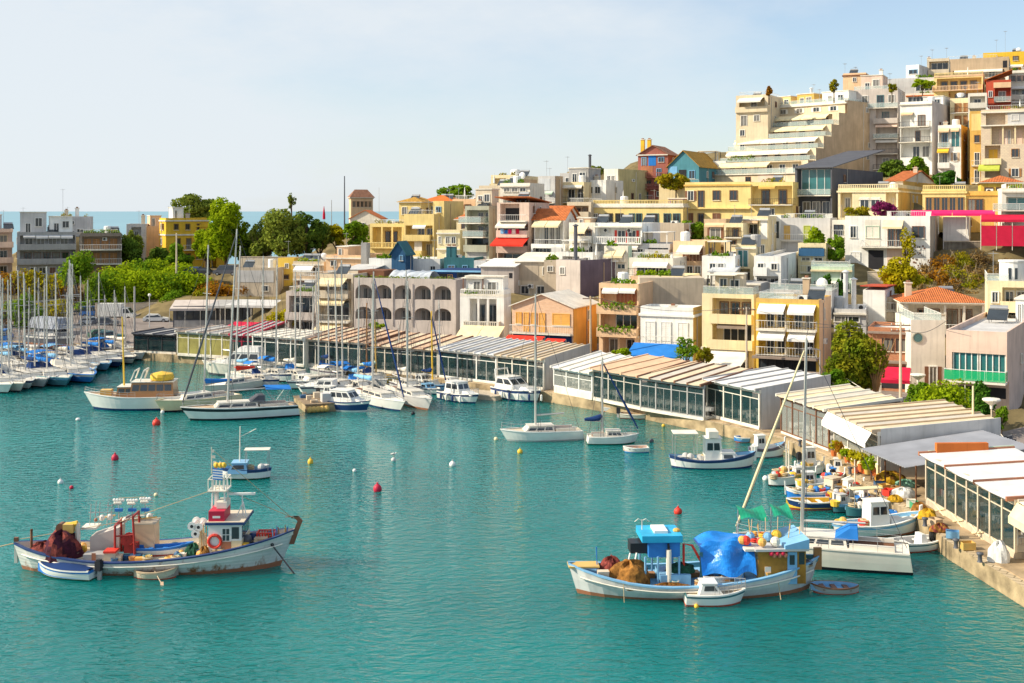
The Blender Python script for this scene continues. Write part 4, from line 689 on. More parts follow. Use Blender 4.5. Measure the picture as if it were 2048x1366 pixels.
def watermat():
    m = bpy.data.materials.new('harbour_water'); m.use_nodes = True; t = m.node_tree; b = t.nodes['Principled BSDF']; n = t.nodes.new; l = t.links.new
    b.inputs['Roughness'].default_value = .03; b.subsurface_method = 'BURLEY'; b.inputs['Subsurface Weight'].default_value = 1; b.inputs['Subsurface Radius'].default_value = (.35,1,1); b.inputs['Subsurface Scale'].default_value = 5; b.inputs['IOR'].default_value = 1.33; b.inputs['Specular IOR Level'].default_value = .5
    c = n('ShaderNodeTexCoord'); s = n('ShaderNodeSeparateXYZ'); l(c.outputs['Object'], s.inputs[0])
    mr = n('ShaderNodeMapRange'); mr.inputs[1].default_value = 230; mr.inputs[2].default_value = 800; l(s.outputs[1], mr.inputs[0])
    big = n('ShaderNodeTexNoise'); big.inputs['Scale'].default_value = .035; big.inputs['Detail'].default_value = 4; l(c.outputs['Object'], big.inputs[0])
    mix0 = n('ShaderNodeMix'); mix0.data_type = 'RGBA'; mix0.inputs[6].default_value = (.0003,.124,.121,1); mix0.inputs[7].default_value = (.0006,.192,.185,1)
    mb = n('ShaderNodeMapRange'); mb.inputs[1].default_value = .35; mb.inputs[2].default_value = .65; l(big.outputs[0], mb.inputs[0]); l(mb.outputs[0], mix0.inputs[0])
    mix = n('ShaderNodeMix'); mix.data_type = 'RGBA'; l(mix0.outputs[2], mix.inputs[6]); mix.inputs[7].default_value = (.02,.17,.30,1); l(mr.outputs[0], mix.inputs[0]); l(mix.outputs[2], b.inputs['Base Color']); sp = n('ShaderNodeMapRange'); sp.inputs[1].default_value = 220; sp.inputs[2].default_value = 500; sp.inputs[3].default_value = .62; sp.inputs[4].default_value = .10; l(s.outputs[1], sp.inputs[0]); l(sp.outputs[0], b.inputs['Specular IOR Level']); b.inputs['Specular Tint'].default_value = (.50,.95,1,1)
    prev = None
    for sc_, dist, rot, str_ in (((1.15,2.1,1), .16, .35, 1), ((2.6,4.2,1), .07, -.25, .9), ((.22,.4,1), .3, .2, .25)):
        mp = n('ShaderNodeMapping'); mp.inputs['Scale'].default_value = sc_; mp.inputs['Rotation'].default_value = (0,0,rot); l(c.outputs['Object'], mp.inputs[0])
        z = n('ShaderNodeTexNoise'); z.inputs['Scale'].default_value = 1.0; z.inputs['Detail'].default_value = 2; z.inputs['Distortion'].default_value = .6; l(mp.outputs[0], z.inputs[0])
        u = n('ShaderNodeBump'); u.inputs['Distance'].default_value = dist; u.inputs['Strength'].default_value = str_; l(z.outputs[0], u.inputs['Height'])
        if prev: l(prev.outputs[0], u.inputs['Normal'])
        prev = u
    l(prev.outputs[0], b.inputs['Normal']); return m
m = MB(); m.face([(-30000,-200,0),(30000,-200,0),(30000,50000,0),(-30000,50000,0)], watermat()); tag(m.build('water'), kind='structure')
def seamat():                                  # wind-roughened open sea: mostly scattered light, little mirror
    m = bpy.data.materials.new('open_sea'); m.use_nodes = True; t = m.node_tree; t.nodes.clear(); n = t.nodes.new; l = t.links.new; o = n('ShaderNodeOutputMaterial'); d = n('ShaderNodeBsdfDiffuse'); g = n('ShaderNodeBsdfGlossy'); x = n('ShaderNodeMixShader')
    c = n('ShaderNodeTexCoord'); mp = n('ShaderNodeMapping'); mp.inputs['Scale'].default_value = (.004,.001,1); z = n('ShaderNodeTexNoise'); z.inputs['Scale'].default_value = 1; z.inputs['Detail'].default_value = 5; l(c.outputs['Object'], mp.inputs[0]); l(mp.outputs[0], z.inputs[0])
    k = n('ShaderNodeMix'); k.data_type = 'RGBA'; k.inputs[6].default_value = (.15,.31,.40,1); k.inputs[7].default_value = (.22,.41,.50,1); l(z.outputs[0], k.inputs[0]); l(k.outputs[2], d.inputs[0]); g.inputs['Roughness'].default_value = .4; x.inputs[0].default_value = .22; l(d.outputs[0], x.inputs[1]); l(g.outputs[0], x.inputs[2]); l(x.outputs[0], o.inputs[0]); return m
m = MB(); m.face([(-30000,330,.03),(30000,330,.03),(30000,50000,.03),(-30000,50000,.03)], seamat()); tag(m.build('sea'), kind='structure')
# ---------------------------------------------------------------- waterfront restaurants
GLASSR = mat('restaurant_glass', (.02,.06,.065), .06, spec=.8, noise=0, alpha=.42)
GLASSC = mat('clear_pvc', (.35,.38,.36), .15, spec=.6, noise=0, alpha=.35)
TABLES = []
def rest(label, L, Rr, depth, hf, hb, cols, n, frame='white', gl=None, end='ltgrey', endl=None, posts=4, rafter='taupe', skirt=None, base=.25, ov=.5, tables=0, back=None, basecol='offwhite', name='restaurant_pavilion', z=1.0, mull=0, setback=.7):
    p, q = G(*L, z), G(*Rr, z); u = q-p; w = u.length; a = math.atan2(u.y, u.x); sb_ = Vector((-u.y, u.x, 0)).normalized()*setback; e = empty(name, (p.x+sb_.x, p.y+sb_.y, z), a, label, 'restaurant'); fm = PT(frame) if frame != 'dark' else DARKM
    m = MB(); m.box(0, w, -.06, depth, -.02, base, W(basecol)); m.build('plinth', None, e)
    for i in range(posts+1):
        x = w*i/posts; m = MB(); m.box(x-.07, x+.07, -.07, .07, base, hf, fm); m.build('post', None, e)
    m = MB(); gm = gl or GLASSR
    for i in range(posts):
        x0, x1 = w*i/posts+.09, w*(i+1)/posts-.09; g = MB(); g.box(x0, x1, -.015, .015, base+.1, hf-.1, gm)
        g.box(x0, x1, -.04, .04, base, base+.1, fm); g.box(x0, x1, -.04, .04, hf-.55, hf-.48, fm)
        for k in range(1, mull+1): xx = x0+(x1-x0)*k/(mull+1); g.box(xx-.02, xx+.02, -.03, .03, base+.1, hf-.55, fm)
        g.build('glass_panel', None, e)
    m = MB(); m.box(-.1, w+.1, -.12, .12, hf, hf+.3, fm); m.build('fascia', None, e)
    for i in range(n):                          # fabric panels between the rafters
        x0, x1 = w*i/n, w*(i+1)/n; c = FB(cols[i % len(cols)]); m = MB(); g = rnd.uniform(.02, .10)
        za, zb = hf+.34, hb+.34; k = 4; pr = []
        for j in range(k+1):
            f = j/k; y = -ov+(depth+ov)*f; zz = za+(zb-za)*f-(.10+g)*math.sin(math.pi*f)*0; pr.append((y, zz))
        for (y0, z0), (y1, z1) in zip(pr, pr[1:]):
            xm = (x0+x1)/2; s = -g*.9
            m.hexa([(x0+.05,y0,z0-.05),(xm,y0,z0-.05+s),(xm,y1,z1-.05+s),(x0+.05,y1,z1-.05),(x0+.05,y0,z0),(xm,y0,z0+s),(xm,y1,z1+s),(x0+.05,y1,z1)], c)
            m.hexa([(xm,y0,z0-.05+s),(x1-.05,y0,z0-.05),(x1-.05,y1,z1-.05),(xm,y1,z1-.05+s),(xm,y0,z0+s),(x1-.05,y0,z0),(x1-.05,y1,z1),(xm,y1,z1+s)], c)
        m.build('roof_panel', None, e)
    for i in range(n+1):
        x = w*i/n; m = MB(); r = .09; m.hexa([(x-r,-ov-.03,hf+.2),(x+r,-ov-.03,hf+.2),(x+r,depth,hb+.2),(x-r,depth,hb+.2),(x-r,-ov-.03,hf+.44),(x+r,-ov-.03,hf+.44),(x+r,depth,hb+.44),(x-r,depth,hb+.44)], PT(rafter)); m.build('rafter', None, e)
    for x, c in ((w, end), (0, endl)):
        if c:
            m = MB(); s = .1 if x else -.1; xa, xb = sorted((x, x+s)); m.hexa([(xa,.13,-.5),(xb,.13,-.5),(xb,depth,-.5),(xa,depth,-.5),(xa,.13,hf+.5),(xb,.13,hf+.5),(xb,depth,hb+.5),(xa,depth,hb+.5)], W(c)); m.build('end_wall', None, e)
    m = MB(); m.box(0, w, depth-.15, depth-.01, -.5, hb+.1, W(back or 'taupe')); m.build('back_wall', None, e)
    if skirt:
        m = MB(); m.hexa([(-.1,-ov-.5,hf-.5),(w+.1,-ov-.5,hf-.5),(w+.1,-ov-.05,hf+.2),(-.1,-ov-.05,hf+.2),(-.1,-ov-.5,hf-.45),(w+.1,-ov-.5,hf-.45),(w+.1,-ov-.05,hf+.25),(-.1,-ov-.05,hf+.25)], FB(skirt)); m.box(-.1, w+.1, -ov-.53, -ov-.5, hf-.85, hf-.45, FB(skirt)); m.build('front_awning', None, e)
    if tables: TABLES.append((e, w, depth, base, tables))
    return e, w, a
rest('dark low glass pavilion with air conditioners at the bend of the quay', (262,706), (346,710), 6.5, 2.3, 2.36, ['slate','grey'], 4, 'dark', endl='taupe', end='brick', rafter='slate', posts=3, base=.3)
rest('olive-curtained glass pavilion with white roof trusses', (348,712), (460,719), 7.2, 2.9, 3.08, ['taupe','grey'], 5, 'offwhite', gl=mat('olive_curtain', (.36,.32,.10), .4, noise=.25, nscale=.8), rafter='offwhite', posts=5, end=None, endl='taupe')
rest('pavilion with crimson roof edges beside the olive-curtained pavilion', (456,722), (500,724), 8.6, 3.0, 3.96, ['grey','ltgrey'], 3, 'crimson', rafter='crimson', posts=2, end=None)
rest('white-roofed glass pavilion behind the sport cruiser', (498,726), (600,735), 6.5, 3.2, 3.38, ['offwhite'], 5, 'white', rafter='offwhite', posts=4, end='offwhite')
rest('long restaurant with a salmon canopy roof and brown rafters', (602,733), (735,745), 7.2, 3.1, 3.88, ['salmon','canvas','salmon'], 7, 'canvasg', rafter='brown', posts=6, end=None, endl='offwhite', tables=5)
rest('salmon-roofed restaurant with a wide white gutter', (737,745), (868,757), 7.2, 2.9, 3.74, ['salmon','canvas'], 6, 'canvasg', rafter='brown', posts=5, end=None, tables=4)
rest('restaurant with a white and grey striped canopy and laid tables', (870,757), (984,771), 7.2, 3.0, 3.84, ['chalk','canvasg'], 9, 'white', rafter='ltgrey', posts=3, end=None, endl=None, tables=8, mull=1)
rest('restaurant with a tan striped canopy and a glazed end wall', (986,771), (1079,783), 7.9, 3.0, 3.84, ['canvas','canvasg','canvas'], 7, 'offwhite', rafter='tan', posts=3, end='grey', tables=5, mull=1)
rest('low white restaurant with clear side curtains and a white canopy', (1098,786), (1174,801), 6.5, 2.4, 3.48, ['chalk','offwhite'], 4, 'white', gl=GLASSC, rafter='offwhite', posts=3, endl='white', end=None, base=.7, tables=4)
rest('restaurant under one broad peach canopy', (1176,801), (1270,821), 7.2, 2.9, 3.74, ['salmon'], 3, 'canvasg', rafter='peach', posts=3, endl=None, end=None, tables=8, mull=1)
rest('restaurant with grey gutter and cream canopy striped by dark rafters', (1272,822), (1398,843), 7.2, 2.9, 3.74, ['canvas','canvasg'], 5, 'grey', rafter='brown', posts=4, end=None, tables=8, mull=1)
rest('restaurant with white canopy panels and a long plain end wall', (1402,835), (1506,862), 7.9, 3.2, 3.86, ['chalk'], 4, 'offwhite', rafter='grey', posts=3, end='ltgrey', tables=5, mull=1)
rest('restaurant with a brown timber front and a stepped cream canopy', (1548,868), (1642,905), 6.5, 3.0, 3.6, ['canvas','cream','canvasg'], 5, 'brown', rafter='offwhite', posts=4, gl=GLASSC, end=None, endl=None, tables=4, mull=1, skirt=None)
rest('wide restaurant with a cream canopy on gold rafters and a white front awning', (1652,906), (1738,956), 9.0, 3.0, 3.66, ['canvas','canvasg','canvas'], 6, 'offwhite', rafter='tan', posts=3, gl=GLASSC, end='ltgrey', endl=None, tables=4, skirt='white', base=.9, basecol='cream')
e, w, a = rest('long white-canopied restaurant on bare posts along the narrow quay', (1832,1010), (2006,1120), 5.8, 3.0, 3.3, ['chalk'], 3, 'beige', rafter='brick', posts=8, gl=GLASSR, end=None, endl='mint', basecol='stone', tables=4, base=.4)
for i in range(4):
    m = MB(); x = w*(.12+.22*i); m.tube([(x,-.1,.5),(x+1.6,-.1,-.0)], .05, PT('cream'), 5); m.tube([(x+1.6,-.1,.5),(x,-.1,.0)], .05, PT('cream'), 5); m.build('brace', None, e)
m = MB(); m.box(-.15, .2, .6, 4.0, 3.35, 4.0, W('terra')); m.build('roof_curb', None, e)
rest('corner restaurant with a drooping cream sheet awning', (2030,1122), (2095,1166), 5.8, 2.9, 3.2, ['offwhite'], 2, 'stone', rafter='stone', posts=3, gl=GLASST, end=None, basecol='stone', skirt='cream', base=.8)
def leanto():
    p, q = G(1742,962,1.0), G(1832,1005,1.0); u = q-p; w = u.length; a = math.atan2(u.y, u.x); e = empty('boat_shed', (p.x, p.y, 1.0), a, 'open lean-to with a corrugated grey metal roof over stored fishing gear', 'shed')
    mm = mat('corrugated_metal', (.50,.50,.52), .45, .5, noise=.12, nscale=.6); m = MB(); n = 40; d = 8.5
    for i in range(n):
        x0, x1 = w*i/n, w*(i+1)/n; h = .06*(i % 2); g = .06*((i+1) % 2)
        m.hexa([(x0,-.8,2.3+h-.04),(x1,-.8,2.3+g-.04),(x1,d,3.3+g-.04),(x0,d,3.3+h-.04),(x0,-.8,2.3+h),(x1,-.8,2.3+g),(x1,d,3.3+g),(x0,d,3.3+h)], mm)
    m.build('roof', None, e)
    for i in range(4):
        m = MB(); x = w*i/3; m.tube([(x,0,-.2),(x,0,2.4)], .06, RUSTM, 6); m.build('post', None, e)
    m = MB(); m.box(0, w, d-3, d-2.8, -.3, 3, W('taupe')); m.build('back_wall', None, e)
leanto()
def tables():
    proto = None
    for e, w, d, b, n in TABLES:
        for i in range(n):
            x = w*(i+.5)/n; lx = e.matrix_basis @ Vector((x, rnd.uniform(1.2, 1.8), b+.0))
            if proto is None:
                proto = empty('dining_table', lx, 0, 'white-clothed dining table behind the restaurant glass', 'table', 'laid tables inside the waterfront restaurants')
                m = MB(); m.box(-.45,.45,-.45,.45,.45,.76, FB('white')); m.build('tablecloth', None, proto); m = MB(); m.tube([(0,0,0),(0,0,.5)], .05, DARKM, 6); m.lathe([(.3,0),(.28,.03),(.02,.05)], (0,0,0), DARKM, 10); m.build('pedestal', None, proto)
                for q in (-1, 1):
                    m = MB(); y = q*.75; m.box(-.22,.22,y-.22,y+.22,.42,.47, PT('white')); m.box(-.22,.22,y+q*.2-.02,y+q*.2+.02,.47,.92, PT('white'))
                    for sx_ in (-.19,.19):
                        for sy_ in (-.19,.19): m.box(sx_-.02, sx_+.02, y+sy_-.02, y+sy_+.02, 0, .42, PT('white'))
                    m.build('chair_set_seat' if 0 else 'seat', None, proto)
            else: dup(proto, lx, e.rotation_euler.z)
tables()
# ---------------------------------------------------------------- boats
ANTI = {c: mat('antifouling_'+c, PAL[c], .8, noise=.3, nscale=2) for c in PAL}
def hullshape(L, Bm, fb, fm, fs, kind):
    def hb(t):
        if kind == 'd':
            s = abs(2*t-1) if t > .5 else abs(2*t-1)*.98; return Bm/2*max(0, 1-s**2.6)**.8
        return Bm/2*(.80+.20*math.sin(min(t/.42, 1)*math.pi/2)) if t < .42 else Bm/2*max(0, 1-((t-.42)/.58)**2.3)
    def sz(t): return fm+(fb-fm)*(max(0, t-.38)/.62)**1.9+(fs-fm)*(max(0, .38-t)/.38)**1.8
    return hb, sz
def hull(par, L, Bm, fb, fm, fs, kind, col, wale=None, boot=None, anti='red', ob=.07, os=.03, bul=.12, deck='offwhite', gun=None, open_=False, inside='offwhite', hm=None, wl=.8, floor=.25):
    hb, sz = hullshape(L, Bm, fb, fm, fs, kind); N_ = 18; ts = [i/N_ for i in range(N_+1)]
    lv = [(-.5, .25, 0), (-.25, .66, 0), (0, wl, 0), (.15, wl+.06, 1), (.5, .93, 2), (.72, .965, 2), (.88, .985, 3), (1, 1, 3)]
    top = hm or GELC(col); ms = [ANTI[anti], GELC(boot) if boot else ANTI[anti], top, GELC(wale) if wale else top]
    def pt(t, l, sgn):
        f, yf, _ = lv[l]; s = sz(t); z = f*s if f >= 0 else f*.9*(.4+.6*math.sin(math.pi*min(max(t, .02), .98))); q = max(0, min(1, f if f > 0 else f*.5))
        xo = L*(t-.5); ov = (1-q); xo += -ob*L*ov*t**3 + os*L*ov*(1-t)**3
        return (xo, sgn*hb(t)*yf, z)
    m = MB()
    for sg in (-1, 1):
        for i in range(N_):
            for l in range(len(lv)-1):
                a, b, c, d = pt(ts[i], l, sg), pt(ts[i+1], l, sg), pt(ts[i+1], l+1, sg), pt(ts[i], l+1, sg)
                m.face([a,b,c,d] if sg < 0 else [d,c,b,a], ms[lv[l+1][2]])
    if kind == 't':
        for l in range(len(lv)-1): m.face([pt(0,l,1), pt(0,l,-1), pt(0,l+1,-1), pt(0,l+1,1)], ms[lv[l+1][2]])
    m.build('hull', None, par, True)
    g = MB(); gm = PT(gun or col); gw = .05+.012*L
    for sg in (-1, 1):
        for i in range(N_):
            t0, t1 = ts[i], ts[i+1]; a, b = pt(t0, 7, sg), pt(t1, 7, sg); ai, bi = (a[0], sg*max(0, hb(t0)-gw), a[2]+.02), (b[0], sg*max(0, hb(t1)-gw), b[2]+.02)
            ao, bo = (a[0], a[1]+sg*.03, a[2]+.02), (b[0], b[1]+sg*.03, b[2]+.02)
            g.face([ao,bo,bi,ai] if sg < 0 else [ai,bi,bo,ao], gm); g.face([(a[0],a[1]+sg*.03,a[2]-.06),(b[0],b[1]+sg*.03,b[2]-.06),bo,ao] if sg < 0 else [ao,bo,(b[0],b[1]+sg*.03,b[2]-.06),(a[0],a[1]+sg*.03,a[2]-.06)], gm)
            if bul > .05 or open_:
                zl = lambda t: floor if open_ else sz(t)-bul
                g.face([ai,bi,(b[0],bi[1],zl(t1)),(a[0],ai[1],zl(t0))][::(1 if sg < 0 else -1)], PT(inside))
    g.build('gunwale', None, par)
    d = MB(); dm = W(deck)
    for i in range(N_):
        t0, t1 = ts[i], ts[i+1]; z0, z1 = (floor, floor) if open_ else (sz(t0)-bul, sz(t1)-bul); y0, y1 = max(0, hb(t0)-gw+.01), max(0, hb(t1)-gw+.01)
        d.face([(L*(t0-.5),-y0,z0),(L*(t1-.5),-y1,z1),(L*(t1-.5),y1,z1),(L*(t0-.5),y0,z0)], dm)
    d.build('deck', None, par); return hb, sz
def at(bow, stern): 
    a, b = G(*bow), G(*stern); c = (a+b)/2; u = a-b; return c, u.length, math.atan2(u.y, u.x)
def frust(m, x0, x1, z0, z1, hw, mt, f0=.3, f1=.1, ty=.85):
    """box whose top is shorter: f0 slope at the fore end, f1 at the aft end"""
    a, b = x0+f1, x1-f0; h = hw*ty
    m.hexa([(x0,-hw,z0),(x1,-hw,z0),(x1,hw,z0),(x0,hw,z0),(a,-h,z1),(b,-h,z1),(b,h,z1),(a,h,z1)], mt)
def cabin(par, x0, x1, z0, z1, hw, col, f0=.3, f1=.1, ty=.85, wn=3, wz=(.45,.85), front=True, name='cabin', glass=None, roofcol=None):
    m = MB(); frust(m, x0, x1, z0, z1, hw, GELC(col), f0, f1, ty)
    m.box(x0+f1-.08, x1-f0+.1, -hw*ty-.06, hw*ty+.06, z1, z1+.05, GELC(roofcol or col)); c = m.build(name, None, par); gl = glass or GLASS
    def edge(f): return x0+f1*f, x1-f0*f, hw*(1-(1-ty)*f), z0+(z1-z0)*f
    la, lb, lh, lz = edge(wz[0]); ua, ub, uh, uz = edge(wz[1]); L0 = lb-la-.2
    for i in range(wn):
        for sg in (-1, 1):
            m = MB(); p0, p1 = .1+L0*(i+.08)/wn, .1+L0*(i+.92)/wn; r = (ub-ua-.2)/max(.01, L0); o = sg*.012
            q = [(la+p0, sg*lh+o, lz), (la+p1, sg*lh+o, lz), (ua+.1+(p1-.1)*r, sg*uh+o, uz), (ua+.1+(p0-.1)*r, sg*uh+o, uz)]; m.face(q if sg < 0 else q[::-1], gl); m.build('window', None, c)
    if front:
        for sg in (-1, 1):
            m = MB(); g = .04; y0, y1 = sg*.06, sg*(lh-.1); Y1 = sg*(uh-.1); q = [(lb+.012, y0, lz), (lb+.012, y1, lz), (ub+.012, Y1, uz), (ub+.012, y0, uz)]; m.face(q if sg > 0 else q[::-1], gl); m.build('windscreen', None, c)
    return c
def stay(par, a, b, r=.016, m=None, name='stay'):
    k = MB(); k.tube([a, b], r, m or WIRE, 4, False); k.build(name, None, par)
def guard(par, L, hb, sz, t0, t1, h=.6, n=7, name='guard_rail', mt=None):
    m = MB(); mt = mt or METAL
    for sg in (-1, 1):
        pr = [(L*(t-.5), sg*max(.02, hb(t)-.06), sz(t)) for t in [t0+(t1-t0)*i/n for i in range(n+1)]]
        for p in pr: m.tube([p, (p[0],p[1],p[2]+h)], .014, mt, 4, False)
        for f in (.55, 1): m.tube([(p[0],p[1],p[2]+h*f) for p in pr], .012, mt, 4, False)
    m.build(name, None, par)
def fender(par, x, y, z, c='navy'):
    m = MB(); m.lathe([(.02,-.35),(.11,-.28),(.13,0),(.11,.28),(.03,.35)], (x,y,z), PT(c), 8); m.tube([(x,y,z+.35),(x,y,z+.75)], .01, ROPE, 4); m.build('fender', None, par)
def outboard(par, x, z, c='black', lift=0):
    m = MB(); m.box(x-.42, x-.08, -.16, .16, z+.1, z+.62, PT(c)); m.box(x-.36, x-.14, -.12, .12, z+.62, z+.70, PT(c)); m.box(x-.32+lift*-.4, x-.18, -.06, .06, z-.65+lift, z+.1, PT('grey')); m.box(x-.1, x+.03, -.13, .13, z-.1, z+.2, METAL); m.build('outboard_motor', None, par)
def sail(label, bow, stern, top, mt=.58, col='white', wale=None, boot=None, anti='navy', Bm=None, cover=None, bimini=None, jib=None, rake=.03, fb=1.25, fm=.95, deck='offwhite', group=None, name='sailing_yacht', rails=True, boomz=1.2, hood=None, anchor=False, shrouds=2, mcol=None, extra=None, dk='brown', wn=3):
    c, L, a = at(bow, stern); e = empty(name, (c.x, c.y, 0), a, label, 'sailboat', group); Bm = Bm or .30*L+.2
    hb, sz = hull(e, L, Bm, fb, fm, fm*.95, 't', col, wale, boot, anti, .09, -.02, .05, deck)
    zt = sz(.5); cb = cabin(e, -L*.16, L*.22, zt-.1, zt+.42, Bm*.30, 'offwhite', .5, .1, .85, wn, (.35,.8), False)
    m = MB(); m.box(-L*.42, -L*.17, -Bm*.24, Bm*.24, zt-.08, zt-.045+.02, W(dk)); m.box(-L*.42, -L*.17, Bm*.24, Bm*.30, zt-.1, zt+.2, GELC('offwhite')); m.box(-L*.42, -L*.17, -Bm*.30, -Bm*.24, zt-.1, zt+.2, GELC('offwhite')); m.build('cockpit', None, e)
    mx_ = L*(mt-.5); wp = Vector((c.x+math.cos(a)*mx_, c.y+math.sin(a)*mx_, 0)); H_ = HC-(top-HY)*wp.y/F; r = rake*H_; mm = mcol or ALU
    m = MB(); tip = (mx_-r, 0, H_); m.tube([(mx_,0,zt+.3), (mx_-r*.5,0,H_/2), tip], [.10,.095,.07], mm, 8)
    for f in (.42, .70) if H_ > 9 else (.55,):
        s = Bm*.32*(1.15-f*.6); m.tube([(mx_-r*f,-s,H_*f),(mx_-r*f,s,H_*f)], .025, mm, 4)
    m.tube([tip, (tip[0]-.1,0,H_+.5)], .015, WIRE, 4); m.build('mast', None, e)
    bl = L*.36; m = MB(); bz = zt+boomz; m.tube([(mx_-.1,0,bz),(mx_-bl,0,bz+.08)], .07, mm, 6); bo = m.build('boom', None, e)
    if cover:
        m = MB(); m.tube([(mx_-.05,0,bz+.5),(mx_-.3,0,bz+.32),(mx_-bl*.5,0,bz+.2),(mx_-bl*.97,0,bz+.16)], [.16,.26,.22,.12], FB(cover), 8); m.build('sail_cover', None, bo)
    stay(e, (L*.48,0,sz(1)), (tip[0],0,H_-.2)); stay(e, (-L*.49,0,sz(0)), (tip[0],0,H_))
    if jib: m = MB(); p, q = Vector((L*.48,0,sz(1)+.4)), Vector((tip[0],0,H_-.4)); m.tube([p, p.lerp(q,.3), p.lerp(q,.97)], [.07,.11,.05], FB(jib), 6); m.build('furled_jib', None, e)
    for sg in (-1, 1):
        for k in range(shrouds): stay(e, (mx_-.25*k,sg*(hb(mt)-.1),sz(mt)), (mx_-r*(.98-.3*k),0,H_*(.98-.28*k)))
    if rails: guard(e, L, hb, sz, .04, .98)
    if bimini:
        m = MB(); x0, x1 = -L*.44, -L*.22; f = FB(bimini); n = 6
        for i in range(n):
            t0, t1 = i/n*2-1, (i+1)/n*2-1; y0, y1 = t0*Bm*.36, t1*Bm*.36; z0_, z1_ = zt+1.75-.25*t0*t0, zt+1.75-.25*t1*t1
            m.hexa([(x0,y0,z0_),(x1,y0,z0_+.1),(x1,y1,z1_+.1),(x0,y1,z1_),(x0,y0,z0_+.03),(x1,y0,z0_+.13),(x1,y1,z1_+.13),(x0,y1,z1_+.03)], f)
        for x in (x0+.1, x1-.1):
            for sg in (-1, 1): m.tube([(x,sg*Bm*.36,zt+1.5),((x0+x1)/2,sg*Bm*.38,zt)], .015, METAL, 4)
        m.build('bimini', None, e)
    if hood:
        m = MB(); frust(m, -L*.22, -L*.08, zt+.4, zt+1.0, Bm*.28, FB(hood), .9, .05, .8); m.build('spray_hood', None, e)
    return e, L, Bm, hb, sz
def cruiser(label, bow, stern, col='white', wale=None, boot=None, anti='navy', fb=1.2, fm=.95, cab=(-.28,.25,1.15), cabcol='white', f0=1.0, f1=.15, wn=3, fore=True, fly=False, fend=None, rail_=True, Bm=None, extra=None, bul=.1, motor=None, mast=None, group=None, cat='motorboat', name='motor_cruiser', roofcol=None, deck='offwhite', canopy=None, arch=False):
    c, L, a = at(bow, stern); e = empty(name, (c.x, c.y, 0), a, label, cat, group); Bm = Bm or .30*L+.55
    hb, sz = hull(e, L, Bm, fb, fm, fm, 't', col, wale, boot, anti, .10, -.01, bul, deck); zt = sz(.5)-bul
    if cab: cabin(e, L*cab[0], L*cab[1], zt, zt+cab[2], Bm*.37, cabcol, f0, f1, .84, wn, roofcol=roofcol)
    if fore and cab: m = MB(); frust(m, L*cab[1]-.4, L*.40, zt+.05, zt+.42, Bm*.26, GELC(cabcol), .9, .1, .75); m.build('foredeck_trunk', None, e)
    if fly:
        m = MB(); z = zt+cab[2]+.05; frust(m, L*cab[0]+.2, L*cab[1]-f0-.1, z, z+.55, Bm*.30, GELC('white'), .6, .1, .85); m.build('flybridge', None, e)
    if arch:
        m = MB(); x = L*cab[0]+.2; z = zt+cab[2]; m.tube([(x,-Bm*.34,zt+.5),(x-.3,-Bm*.3,z+.7),(x-.3,Bm*.3,z+.7),(x,Bm*.34,zt+.5)], .09, GELC('white'), 6); m.build('radar_arch', None, e)
    if rail_: guard(e, L, hb, sz, .45, .99, .5)
    for i in range(fend or 0): x = -L*.32+i*L*.17; fender(e, x, -hb(x/L+.5)-.13, fm*.5, ('navy','white')[i % 2])
    if motor: outboard(e, -L/2, fm*.6, motor)
    if mast: m = MB(); m.tube([(0,0,zt+(cab[2] if cab else 0)),(0,0,mast)], .05, ALU, 6); m.build('mast', None, e)
    if canopy:
        z = zt+1.9; m = MB(); x0, x1 = L*canopy[0], L*canopy[1]; m.box(x0, x1, -Bm*.4, Bm*.4, z, z+.07, FB(canopy[2]))
        for x in (x0+.1, x1-.1):
            for sg in (-1, 1): m.tube([(x,sg*Bm*.38,zt),(x,sg*Bm*.38,z)], .025, METAL, 4)
        m.build('canopy', None, e)
    return e, L, Bm, hb, sz
